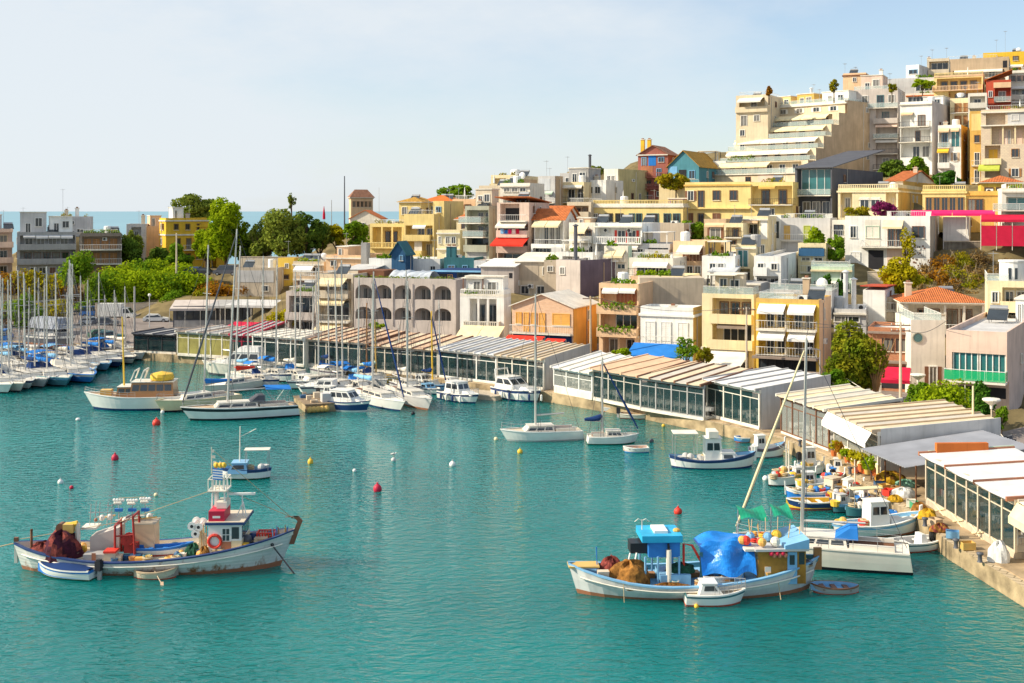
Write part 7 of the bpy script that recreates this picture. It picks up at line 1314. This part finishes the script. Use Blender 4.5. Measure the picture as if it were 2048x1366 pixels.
for i, (x, yt, yb, w_, lf) in enumerate(((440,568,608,60,'rust'),(405,575,612,50,'mix'),(470,590,622,50,'bright'),(520,595,625,46,'mix'),(345,580,618,56,'green'),(495,560,600,44,'rust'),(600,560,600,40,'mix'),(30,600,640,60,'bright'),(110,600,640,64,'yellow'),(5,610,650,50,'rust'),(250,590,622,66,'bright'),(175,602,624,44,'green'))):
    T('slope_shrub', ('rust-coloured autumn shrub on the shore slope behind the far masts' if lf in ('rust','mix','yellow') else 'bright green shrub in the thicket covering the shore slope above the car park'), x, yt, yb, w_, 207 if yb < 626 else 190, lf, 1300, .24, 12, .02, SR if lf in ('rust','mix','yellow') else SH, 'shrub', i+150, fs=.5)
# ---------------------------------------------------------------- cars
def car(label, px, py, z, head, col, L=4.1, kind='hatch', group=None, Y=None, name='parked_car', cat='car'):
    p = G(px, py, z) if Y is None else P(px, py, Y); e = empty(name, p, R(head), label, cat, group); H_ = 1.45 if kind != 'van' else 1.9; hw = .86; c = GELC(col) if col in PAL else col
    m = MB(); f = L/4.1
    lo = [(-2.0,.35),(2.02,.35),(2.05,.62),(1.9,.78),(1.0,.90),(-1.95,.92),(-2.05,.6)] if kind != 'van' else [(-2.0,.35),(2.02,.35),(2.05,.75),(1.8,.98),(1.5,1.05),(-1.98,1.05),(-2.03,.6)]
    up = [(1.0,.89),(.35,H_-.06),(-1.2,H_),(-1.85,.91)] if kind != 'van' else [(1.5,1.04),(.95,H_-.06),(-1.9,H_),(-1.98,1.04)]
    def ext(m, pr, h0, h1, mt, zt):
        n = len(pr); P0 = [(x*f,-(h1 if z >= zt else h0),z) for x, z in pr]; P1 = [(x*f,(h1 if z >= zt else h0),z) for x, z in pr]
        m.face(P0[::1] if 1 else P0, mt); m.face(P1[::-1], mt)
        for i in range(n): j = (i+1) % n; m.face([P0[j],P0[i],P1[i],P1[j]], mt)
    ext(m, lo, hw, hw-.04, c, .7); ext(m, up, hw-.06, hw-.22, c, 1.2); bd = m.build('body', None, e)
    m = MB(); a0, a1 = hw-.045, hw-.195
    zz0, zz1 = up[0][1]+.05, H_-.13; xf0, xf1, xr1, xr0 = up[0][0]-.12, up[1][0]-.02, up[2][0]+.05, up[3][0]+.18
    for sg in (-1,1): q = [(xr0*f,sg*a0,zz0),(xf0*f,sg*a0,zz0),(xf1*f,sg*(a1-.0),zz1),(xr1*f,sg*(a1-.0),zz1)]; g_ = MB(); g_.face(q if sg < 0 else q[::-1], GLASS); g_.build('side_window', None, bd)
    q = [(up[0][0]*f+.0,-a0+.1,zz0-.02),(up[0][0]*f+.0,a0-.1,zz0-.02),(up[1][0]*f+.05,a1-.08,zz1),(up[1][0]*f+.05,-a1+.08,zz1)]; g_ = MB(); g_.face(q, GLASS); g_.build('windscreen', None, bd)
    q = [(up[3][0]*f-.01,a0-.1,zz0),(up[3][0]*f-.01,-a0+.1,zz0),(up[2][0]*f-.06,-a1+.08,zz1),(up[2][0]*f-.06,a1-.08,zz1)]; g_ = MB(); g_.face(q, GLASS); g_.build('rear_window', None, bd)
    for x in (-1.25, 1.28):
        for sg in (-1,1): m = MB(); y = sg*(hw-.1); m.lathe([(.02,-.11),(.31,-.11),(.33,-.05),(.33,.05),(.31,.11),(.02,.11)], (x*f,y,.33), TYRE, 12, 'y'); m.lathe([(.02,0),(.19,0)], (x*f,y+sg*.115,.33), METAL, 10, 'y'); m.build('wheel', None, e)
    for sg in (-1,1): m = MB(); m.box(2.03*f, 2.06*f, sg*.62-.15, sg*.62+.15, .62, .74, PT('offwhite')); m.build('headlight', None, e)
    return e
car('beige saloon parked at the foot of the shore slope', 163, 634, 1.8, 25, 'tan')
car('dark blue van parked beside the white box truck', 186, 634, 1.8, 20, 'blue', 4.4, 'van', cat='van', name='parked_van')
car('silver hatchback parked in front of the blue van', 184, 651, 1.7, 15, 'silver')
car('dark estate car parked between the silver hatchback and truck', 212, 652, 1.7, 12, 'slate')
car('dark teal car with its tailgate towards the far moorings', 205, 678, 1.5, 30, 'dkgreen')
car('light blue hatchback parked nearest to the quay edge', 220, 681, 1.4, 18, 'teal')
car('dark green car parked by the slanted-roof pavilion', 345, 619, 2.0, 195, 'dkgreen')
car('white car parked on the open car park', 312, 645, 1.7, 10, 'white')
car('grey saloon parked high beside the yellow villa, first of three', 366, 548, 0, 10, 'grey', Y=218)
car('navy car parked in the middle of three beside the yellow villa', 386, 549, 0, 170, 'navy', Y=217)
car('black car parked last of three beside the yellow villa', 402, 551, 0, 175, 'black', Y=216)
car('black van standing by the pale metal wall pavilion', 452, 551, 0, 180, 'slate', 4.4, 'van', Y=214, cat='van', name='parked_van')
car('bright blue delivery van at the far left of the quay', 8, 684, 1.4, 100, 'blue', 4.6, 'van', cat='van', name='parked_van')
def truck():
    p = G(234, 641, 1.8); e = empty('box_truck', p, R(0), 'white box truck parked in the middle of the car park', 'truck'); m = MB(); m.box(-2.9, 1.0, -1.0, 1.0, .75, 2.85, GELC('white')); m.build('cargo_box', None, e)
    m = MB(); pr = [(1.05,.45),(2.9,.45),(2.95,1.1),(2.55,1.3),(2.0,2.15),(1.05,2.2)]; a_ = [(x,-.92,z) for x,z in pr]; b_ = [(x,.92,z) for x,z in pr]; m.face(a_, GELC('white')); m.face(b_[::-1], GELC('white'))
    for i in range(6): j = (i+1) % 6; m.face([a_[j],a_[i],b_[i],b_[j]], GELC('white'))
    cb = m.build('cab', None, e); m = MB(); m.face([(2.56,-.8,1.33),(2.56,.8,1.33),(2.05,.75,2.1),(2.05,-.75,2.1)], GLASS); m.build('windscreen', None, cb)
    for sg in (-1,1): m = MB(); q = [(1.3,sg*.925,1.3),(2.4,sg*.925,1.3),(1.98,sg*.925,2.0),(1.3,sg*.925,2.0)]; m.face(q if sg < 0 else q[::-1], GLASS); m.build('side_window', None, cb)
    for x in (-2.0,2.2):
        for sg in (-1,1): m = MB(); m.lathe([(.02,-.14),(.36,-.14),(.4,-.05),(.4,.05),(.36,.14),(.02,.14)], (x,sg*.8,.4), TYRE, 12, 'y'); m.build('wheel', None, e)
    m = MB(); m.box(-2.8, 2.6, -.4, .4, .5, .74, DARKM); m.build('chassis', None, e)
truck()
def moto(label, px, py, z, head, col):
    e = empty('motorbike', G(px, py, z), R(head), label, 'motorbike')
    for x in (-.65,.65): m = MB(); m.lathe([(.2,-.05),(.3,-.06),(.32,0),(.3,.06),(.2,.05),(.2,-.05)], (x,0,.32), TYRE, 12, 'y'); m.build('wheel', None, e)
    m = MB(); m.hexa([(-.8,-.13,.55),(.45,-.13,.45),(.45,.13,.45),(-.8,.13,.55),(-.75,-.16,.78),(.4,-.12,.95),(.4,.12,.95),(-.75,.16,.78)], PT(col)); m.build('body', None, e); m = MB(); m.box(-.7,.0,-.15,.15,.78,.88, PT('black')); m.build('seat', None, e)
    m = MB(); m.tube([(.65,0,.32),(.4,0,1.05)], .035, METAL, 5); m.tube([(.4,-.35,1.08),(.4,.35,1.08)], .025, DARKM, 5); m.build('handlebar', None, e)
moto('blue scooter parked on the road near the café', 2030, 848, 2.0, 60, 'blue'); moto('dark red scooter parked next to the blue scooter', 2042, 852, 2.0, 70, 'crimson'); moto('black motorbike parked behind the white-canopied restaurant', 2014, 896, 1.9, 20, 'slate')
def hauled():
    e, L, Bm, hb, sz = cruiser('large motor yacht under a grey cover, hauled out on the quay behind the masts', (150,722), (62,714), 'slate', 'white', 'brick', 'brick', 1.5, 1.2, (-.3,.2,1.2), 'ltgrey', .8, .2, 3, False, Bm=3.2, rail_=False, name='hauled_motor_yacht')
    p = G(108, 700, 1.2); e.location = (p.x, p.y, 2.0); m = MB(); frust(m, -L*.4, L*.3, 2.2, 3.6, 1.4, mat('grey_cover', (.33,.36,.42), .8, noise=.15), .8, .2, .7); m.build('boat_cover', None, e)
    for x in (-2.5,2.2): m = MB(); m.box(x-.2, x+.2, -.9, .9, -1.2, -.35, PT('wood')); m.build('cradle_block', None, e)
hauled()
# ---------------------------------------------------------------- poles, lamps, cables
def pole(name, label, px, yb, yt, Y, r=.10, col='beige', cat='pole', lamp=None, arms=0, group=None):
    b = P(px, yb, Y); h = (yb-yt)*Y/F; e = empty(name, b, 0, label, cat, group); m = MB(); m.tube([(0,0,-1),(0,0,h)], [r*1.2, r*.75], PT(col) if col in PAL else col, 8); m.build('shaft', None, e)
    if lamp == 'disc': m = MB(); m.lathe([(.1,h-.35),(.12,h-.1),(.62,h+.25),(.66,h+.32),(.6,h+.40),(.02,h+.46)], (0,0,0), PT('offwhite'), 14); m.build('lamp_head', None, e)
    if lamp == 'arm': m = MB(); m.tube([(0,0,h),(-.9,-.4,h+.2)], .05, METAL, 5); m.build('arm', None, e); m = MB(); m.hexa([(-1.5,-.7,h+.12),(-.8,-.45,h+.12),(-.8,-.2,h+.12),(-1.5,-.45,h+.12),(-1.4,-.65,h+.28),(-.85,-.45,h+.3),(-.85,-.25,h+.3),(-1.4,-.45,h+.28)], PT('ltgrey')); m.build('lamp_head', None, e)
    if lamp == 'globe': m = MB(); m.ball((0,0,h+.22), .25, PT('white'), 10); m.build('globe', None, e)
    for i in range(arms):
        m = MB(); m.box(-.9, .9, -.05, .05, h-.35-.5*i, h-.25-.5*i, PT('brown'))
        for x in (-.8,-.3,.3,.8): m.tube([(x,0,h-.25-.5*i),(x,0,h-.1-.5*i)], .04, PT('offwhite'), 5)
        m.build('cross_arm', None, e)
    return e, b+Vector((0,0,h))
tops = {}
for key, *a_ in (('a','street_lamp','street lamp with a wide pale disc head beside the dark conifer',1983,898,808,88,.07,'beige','street lamp','disc'),('b','street_lamp','street lamp with a disc head above the trimmed hedge',1836,830,757,104,.06,'beige','street lamp','disc'),
  ('c','utility_pole','tall pale concrete pole in front of the brick house',1801,800,644,108,.13,'beige','pole',None,2),('d','cable_post','straight pale wooden post between the hedge and dark conifer',1946,878,772,89,.09,'cream'),
  ('e','utility_pole','brown wooden pole by the cream apartment house',1493,745,614,126,.11,'stone','pole',None,1),('f','utility_pole','weathered wooden pole with a coil of cable, by the orange house',1181,708,592,137,.13,'tan','pole',None,1),
  ('g','street_lamp','slim grey street lamp by the yellow apartment house',1640,775,700,112,.06,'grey','street lamp','arm'),('h','cable_post','thin white post behind the stepped cream canopy',1690,808,755,112,.04,'offwhite'),
  ('i','street_lamp','concrete lamp post in front of the yellow villa',353,545,466,215,.16,'beige','street lamp',None),('j','flagpole','tall dark steel mast on the headland beside the belvedere tower',689,450,352,290,.16,'slate','mast'),
  ('k','flagpole','short thin pole left of the tall steel mast',663,450,400,290,.09,'grey','mast'),('l','flagpole','hairline pale pole right of the belvedere tower',758,440,375,280,.05,'ltgrey','mast'),
  ('m','street_lamp','thick grey light column at the edge of the car park',269,665,573,175,.16,'grey','street lamp',None),('n','street_lamp','thin pale light column further along the car park',299,642,593,180,.07,'ltgrey','street lamp','globe'),
  ('o','cable_post','thin steel post near the road sign and scooters',1930,818,770,96,.04,'offwhite')): tops[key] = pole(*a_)[1]
def cable(label, a, b, sag=.8, r=.022, m=None):
    k = MB(); n = 14; a, b = Vector(a), Vector(b); k.tube([a.lerp(b,i/n)-Vector((0,0,sag*math.sin(math.pi*i/n))) for i in range(n+1)], r, m or WIRE, 4, False); tag(k.build('overhead_cable'), label, 'cable')
LC = PT('offwhite')
cable('pale festoon cable from the disc lamp to the straight wooden post', tops['a']-Vector((0,0,1.2)), tops['d']-Vector((0,0,2.8)), .3, .03, LC); cable('pale festoon cable sagging from the wooden post to the white post', tops['d']-Vector((0,0,2.8)), tops['h'], .9, .03, LC)
cable('pale festoon cable running off from the disc lamp towards the road', tops['a']-Vector((0,0,1.2)), P(2070,925,80), .5, .03, LC)
cable('upper black cable from the concrete pole to the yellow apartment house', tops['c'], P(1545,645,124), .5); cable('lower black cable from the concrete pole past the brick house to the pink building', tops['c']-Vector((0,0,.6)), P(1895,640,101), .7)
cable('black cable from the concrete pole to the brown wooden pole', tops['c']-Vector((0,0,.3)), tops['e'], .8); cable('black cable crossing the blue and white house', tops['e'], tops['f'], 1.0)
# ---------------------------------------------------------------- awnings, parasols, walls that stand alone
def hung(name, label, cat, x0, x1, yt, Y, yaw, proj, drop, col, h=None, posts=2, n=1, curtain=None):
    p, q = frontline(x0, x1, Y, yaw); w = (q-p).length; z = HC-(yt-HY)*Y/F; a = R(yaw); zg = gz(p.x, p.y) if h is None else z-h; e = empty(name, (p.x, p.y, zg), -a, label, cat); z -= zg
    for i in range(n):
        x, y = w*i/n+.03, w*(i+1)/n-.03; m = MB(); m.hexa([(x,-proj,z-drop),(y,-proj,z-drop),(y,0,z),(x,0,z),(x,-proj,z-drop+.05),(y,-proj,z-drop+.05),(y,0,z+.05),(x,0,z+.05)], FB(col)); m.box(x, y, -proj-.04, -proj, z-drop-.3, z-drop+.05, FB(col)); m.build('canopy', None, e)
    for i in range(posts): m = MB(); x = w*i/max(1, posts-1); m.tube([(x,-proj+.1,-.5),(x,-proj+.1,z-drop)], .05, PT('offwhite'), 5); m.tube([(x,-.05,-.5),(x,-.05,z)], .05, PT('offwhite'), 5); m.build('post', None, e)
    if curtain:
        for i in range(curtain[1]): m = MB(); x, y = w*i/curtain[1]+.06, w*(i+1)/curtain[1]-.06; m.box(x, y, -proj+.02, -proj+.07, .1, curtain[2], FB(curtain[0])); m.build('curtain', None, e)
    return e
hung('shop_awning', 'bright blue awning before the blue and white house', 'awning', 1268, 1374, 688, 138, 24, 3.0, 1.1, 'blue', posts=3)
hung('shop_awning', 'scarlet awning in front of the orange-shuttered house, longer one', 'awning', 1016, 1090, 672, 146, 24, 2.4, .8, 'scarlet', posts=3)
hung('shop_awning', 'short scarlet awning beside the longer scarlet one', 'awning', 1094, 1132, 678, 144, 24, 2.2, .8, 'scarlet')
hung('terrace_canopy', 'crimson open-sided canopy with hanging red screens on the terrace', 'canopy', 1962, 2056, 430, 172, 22, 2.0, .7, 'crimson', h=4.5, posts=4, curtain=('crimson', 3, 3.0))
hung('terrace_awning', 'magenta awning under the five-door yellow terrace, with a white middle', 'awning', 1822, 1990, 421, 178, 22, 1.2, .5, 'magenta', h=3, posts=4, n=2)
hung('cafe_awning', 'dark red awning behind the concrete pole', 'awning', 1762, 1822, 735, 121, 20, 3, .9, 'crimson', posts=2)
hung('cafe_canopy', 'taupe canopy along the foot of the yellow apartment house', 'awning', 1516, 1640, 742, 125, 24, 3.2, .7, 'taupe', posts=4)
hung('pavilion_canopy', 'grey slanted fabric roof of the shore pavilion with dark frame', 'canopy', 350, 440, 600, 192, -6, 5, 1.0, 'lilac', posts=4); hung('pavilion_canopy', 'second grey fabric roof beside the slanted shore pavilion', 'canopy', 440, 492, 600, 190, 10, 5, .6, 'grey', posts=3)
hung('pavilion_canopy', 'orange-edged flat canopy above the yellow shrub', 'canopy', 478, 580, 600, 186, 12, 5, .5, 'ltgrey', posts=3); hung('pavilion_canopy', 'crimson peaked canopy frame beside the olive pavilion', 'canopy', 470, 545, 645, 166, 20, 6, 1.2, 'crimson', posts=2)
hung('cafe_awning', 'white folding awning at the foot of the cream loggia house', 'awning', 1420, 1495, 712, 131, 24, 3.5, .8, 'offwhite', posts=2)
hung('cafe_awning', 'wide beige double awning below the white balustraded house', 'awning', 925, 1010, 652, 155, 18, 4.5, 2.0, 'cream', posts=0, n=2)
B('dark grey base building under the slanted shore pavilion roof', 346, 492, 612, 668, 188, -2, 'slate', 'G8@.05-.95#dark/B@.02-.98#grey', 'np', d=6, cat='pavilion', name='pavilion', base=False)
def wallrect(name, label, x0, x1, yt, yb, Y, yaw, m_, th=.5):
    p, q = frontline(x0, x1, Y, yaw); w = (q-p).length; z0, z1 = HC-(yb-HY)*Y/F, HC-(yt-HY)*Y/F; m = MB(); m.box(0, w, 0, th, -2, z1-z0, m_); m.box(-.05, w+.05, -.06, th+.06, z1-z0, z1-z0+.12, W('stone')); o = m.build(name); o.location = (p.x, p.y, z0); o.rotation_euler = (0,0,-R(yaw)); tag(o, label, 'wall')
wallrect('retaining_wall', 'dark weathered retaining wall under the crimson terrace canopy', 1888, 2075, 484, 515, 173, 18, mat('old_wall', (.26,.22,.17), .95, noise=.4, nscale=.8, streak=.4))
wallrect('retaining_wall', 'low stone wall at the back of the car park', 190, 350, 607, 618, 205, 0, STONEB); wallrect('retaining_wall', 'tan stone wall under the carport of the white modern house', 1735, 1800, 545, 590, 164, 22, STONEB)
wallrect('garden_wall', 'breeze-block wall in front of the dark modern house', 1590, 1680, 452, 472, 186, 26, W('beige')); wallrect('parapet_wall', 'white parapet wall by the orange-roofed veranda house', 1796, 1890, 630, 664, 132, 12, W('white')); wallrect('sea_front_wall', 'long low cream wall below the olive trees', 480, 740, 515, 535, 216, 8, W('beige'))
def parasol(label, px, yb, Y, col, h=2.8, shut=True):
    e = empty('parasol', P(px, yb, Y), 0, label, 'parasol'); m = MB(); m.tube([(0,0,-.3),(0,0,h)], .05, METAL, 6); m.build('pole', None, e); m = MB(); m.lathe([(.3,h*.35),(.28,h*.6),(.05,h+.1)] if shut else [(1.6,h-.6),(.8,h-.2),(.02,h)], (0,0,0), FB(col), 10); m.build('canopy', None, e)
parasol('tall furled dark red parasol on the headland terrace', 648, 452, 262, 'crimson', 4.2)
# ---------------------------------------------------------------- jetty, buoys, quay clutter
def jetty():
    a, b = G(612,826,.0), G(676,822,.0); u = (b-a); w = u.length; an = math.atan2(u.y,u.x); e = empty('stone_jetty', (a.x,a.y,0), an, 'short stone jetty with timber edges beside the cabin cruiser', 'jetty'); m = MB(); m.box(0, w, 0, 6, -2, .75, wallq); m.build('base', None, e)
    m = MB(); m.box(-.1, w+.1, -.1, 6, .75, .85, mat('old_planks', (.30,.22,.14), .9, noise=.4, nscale=3)); m.build('planking', None, e)
    for i in range(5): m = MB(); m.ball((w*(.1+.13*i), -.25, .35), .32, PT('ochre'), 8); m.build('mooring_fender', None, e)
    m = MB(); m.box(w*.55, w*.85, .6, 1.6, .85, 1.7, PT('ltgrey')); m.build('service_box', None, e)
    for i in range(9): g_ = random.Random(i); m = MB(); x, y, s_ = w*g_.uniform(.08,.9), g_.uniform(.4,5), g_.uniform(.15,.35); m.box(x-s_, x+s_, y-s_, y+s_, .85, .85+g_.uniform(.2,.6), PT(g_.choice(['tan','wood','offwhite','deepblue','beige']))); m.build('crate', None, e)
jetty()
wallrect('quay_step', 'low concrete landing behind the white cabin cruisers', 886, 992, 790, 797, 128, 30, W('stone'), 3)
def buoy(label, px, py, r, col, neck=True, group=None, sz=1.0):
    p = G(px, py, 0); r *= .78; e = empty('mooring_buoy', p, 0, label, 'buoy', group); m = MB(); m.ball((0,0,r*.45), r, PT(col), 12, sz); m.build('float', None, e, True)
    if neck: m = MB(); m.tube([(0,0,r*.45+r*sz*.9),(0,0,r*.6+r*sz*1.15)], r*.25, PT(col if col != 'white' else 'ltgrey'), 6); m.tube([(0,0,r*.6+r*sz*1.15),(.02,0,r*.6+r*sz*1.5)], .02, METAL, 4); m.build('eye', None, e)
    return e
buoy('large red buoy with a white rope, at the bow of the long white sloop', 313, 850, .50, 'scarlet'); buoy('dark red pear-shaped buoy alone in the middle of the water', 755, 982, .40, 'crimson', sz=1.2); buoy('dark red buoy above the rusty fishing boat', 230, 920, .38, 'crimson', sz=1.2)
buoy('scarlet round buoy above the cyan-roofed fishing boat', 1356, 1027, .36, 'scarlet'); buoy('white round buoy near the small red float', 121, 967, .28, 'white'); buoy('small dull red float beside the white round buoy', 143, 977, .20, 'crimson', False)
buoy('yellow cone buoy between the small fishing boat and open water', 621, 927, .30, 'gold', sz=1.3); buoy('white round buoy between the yellow buoy and the racing sloop', 905, 932, .34, 'white'); buoy('yellow buoy just below the white racing sloop', 1040, 906, .30, 'gold')
buoy('tiny white float right of the yellow cone buoy', 709, 943, .20, 'white', False); buoy('tiny yellow float beside the navy inflatable', 1327, 853, .22, 'gold', False); buoy('dark grey float near the furled jib of the small sloop', 1303, 884, .26, 'slate', False)
buoy('small pale float on the water above the fishing lamps', 312, 992, .20, 'cream', False); buoy('white square float by the cream sloop bow', 325, 826, .26, 'white', False); buoy('long white float near the classic motor yacht', 156, 841, .30, 'white', False, sz=.7)
buoy('yellow float under the boxy cabin boat in front', 1393, 1215, .16, 'gold', False); buoy('black float below the grey-white sloop', 826, 829, .26, 'black', False); buoy('pale yellow float at the bow of the racing sloop', 992, 880, .24, 'cream', False); buoy('white float left of the crowded moorings', 1531, 960, .30, 'white', False)
b = buoy('white float with a seagull perched on it', 787, 922, .26, 'ltgrey', False)
m = MB(); m.lathe([(.02,-.22),(.09,-.1),(.11,.02),(.07,.14),(.03,.2)], (0,0,.5), PT('white'), 8, 'x'); m.ball((.2,0,.6), .06, PT('white'), 8); m.tube([(.25,0,.6),(.32,0,.59)], .015, PT('gold'), 4)
for sg in (-1,1): m.hexa([(-.25,sg*.08,.52),(.1,sg*.11,.55),(.1,sg*.13,.5),(-.25,sg*.1,.5),(-.25,sg*.08,.54),(.1,sg*.11,.6),(.1,sg*.13,.58),(-.25,sg*.1,.52)], PT('grey')); m.tube([(0,sg*.04,.42),(0,sg*.04,.30)], .012, PT('gold'), 4)
p = G(787,922,0); o = m.build('seagull', None, None, True); o.location = (p.x,p.y,.05); tag(o, 'grey-winged seagull standing on a small float', 'bird')
def pot(label, px, py, leaf, potc, z=1.05, r=.45):
    p = G(px, py, z); e = empty('potted_plant', p, 0, label, 'plant', 'potted plants along the narrow quay'); m = MB(); m.lathe([(.02,0),(.18,0),(.25,.4),(.21,.4),(.02,.34)], (0,0,0), PT(potc), 10); m.build('pot', None, e); leafobj('foliage', crown_clumps(r,r,.4,8,int(px),.75,.5), 300, .10, leaf, e, int(px))
for i, (x, y, lf, pc) in enumerate(((1668,912,'yellow','terra'),(1682,918,'rust','ochre'),(1695,925,'bright','terra'),(1708,932,'yellow','orange'),(1722,940,'yellow','terra'),(1735,948,'bright','ochre'))): pot('flowering potted plant under the white front awning of the wide restaurant', x, y, lf, pc, 2.0)
def qheap(label, px, py, rx, ry, rz, m1, m2=None, seed=1, cat='net', name='net_pile'): p = G(px, py, 1.05); heap(name, label, cat, p, rx, ry, rz, m1, seed, m2)
NY = mat('net_yellow', (.62,.36,.02), .95, noise=.4, nscale=4, bump=1.0); NW = mat('white_sheet', (.70,.70,.68), .8, noise=.15, bump=.4); NO = mat('net_orange', (.62,.16,.04), .95, noise=.5, nscale=4, bump=1.0)
qheap('yellow net heaped under the grey metal lean-to', 1778, 965, 1.1, .8, .7, NY, NET2, 2); qheap('orange net and gear heap beside the concrete end wall', 1748, 948, .8, .7, .8, NO, NET2, 3); qheap('crumpled white sheet bundle on the narrow quay', 1806, 992, .9, .6, .5, NW, None, 4, 'sheet', 'sheet_bundle')
qheap('golden yellow net pile against the bare restaurant posts', 1856, 1037, .55, .45, .55, NY, None, 5); qheap('straw-brown net pile behind the golden yellow one', 1838, 1024, .5, .45, .55, NET2, None, 6); qheap('tangle of orange and brown net by the potted plants', 1722, 945, .6, .45, .4, NO, NET1b, 14); qheap('heap of brown net on the quay edge near the white launch', 1880, 1062, .6, .4, .4, NET2, NET1b, 15); qheap('small yellow net coil on the quay near the teal caiques', 1790, 1002, .5, .4, .35, NY, None, 16)
qheap('pale green folded sheet under the edge of the lean-to', 1812, 972, .7, .5, .4, mat('green_sheet', (.25,.50,.38), .8, noise=.15, bump=.4), None, 7, 'sheet', 'sheet_bundle')
p = G(1998,1122,1.05); heap('wrapped_bundle', 'tall white wrapped bundle standing at the corner of the quay', 'bundle', p, .55, .5, 1.0, NW, 21)
m = MB(); m.lathe([(.25,-.12),(.45,-.14),(.5,0),(.45,.14),(.25,.12),(.22,0),(.25,-.12)], (0,0,0), TYRE, 14, 'y'); o = m.build('tyre_fender'); p = G(1868,1068,.8); o.location = p; o.rotation_euler = (0,0,R(50)); tag(o, 'black tyre hanging on the quay edge behind the white caique', 'tyre')

for i, (x, y, c) in enumerate(((1760,975,'deepblue'),(1768,980,'ochre'),(1775,990,'scarlet'),(1822,1012,'offwhite'),(1830,1016,'green'),(1870,1050,'tan'),(1795,985,'wood'),(1905,1075,'sky'),(1935,1098,'ochre'))):
    p = G(x, y, 1.06); m = MB(); s_ = .28
    m.box(-s_*1.3, s_*1.3, -s_, s_, 0, .05, PT(c))
    for a_, b_ in ((-s_*1.3, -s_*1.2), (s_*1.2, s_*1.3)): m.box(a_, b_, -s_, s_, .05, .4, PT(c))
    for a_, b_ in ((-s_, -s_*.88), (s_*.88, s_)): m.box(-s_*1.2, s_*1.2, a_, b_, .05, .4, PT(c))
    o = m.build('fish_crate'); o.location = p; o.rotation_euler = (0, 0, .4*i); tag(o, dict(deepblue='dark blue',ochre='ochre',scarlet='red',offwhite='white',green='green',tan='tan',wood='brown',sky='light blue')[c]+' open fish crate on the narrow quay'+(', beyond the white launch' if x > 1900 else ' by the lean-to' if x < 1800 else ' near the net piles'), 'crate')
for i, (x, y) in enumerate(((1600,892),(1700,948),(1752,984),(1850,1052),(1912,1096),(1960,1124))):
    p = G(x, y, 1.06); m = MB(); m.lathe([(.16,0),(.12,.08),(.11,.35),(.19,.42),(.19,.5),(.02,.54)], (0,0,0), PT('slate'), 10); o = m.build('bollard', None, None, True); o.location = p; tag(o, 'black iron mooring bollard on the kerb of the narrow quay', 'bollard', 'bollards along the quay kerb')
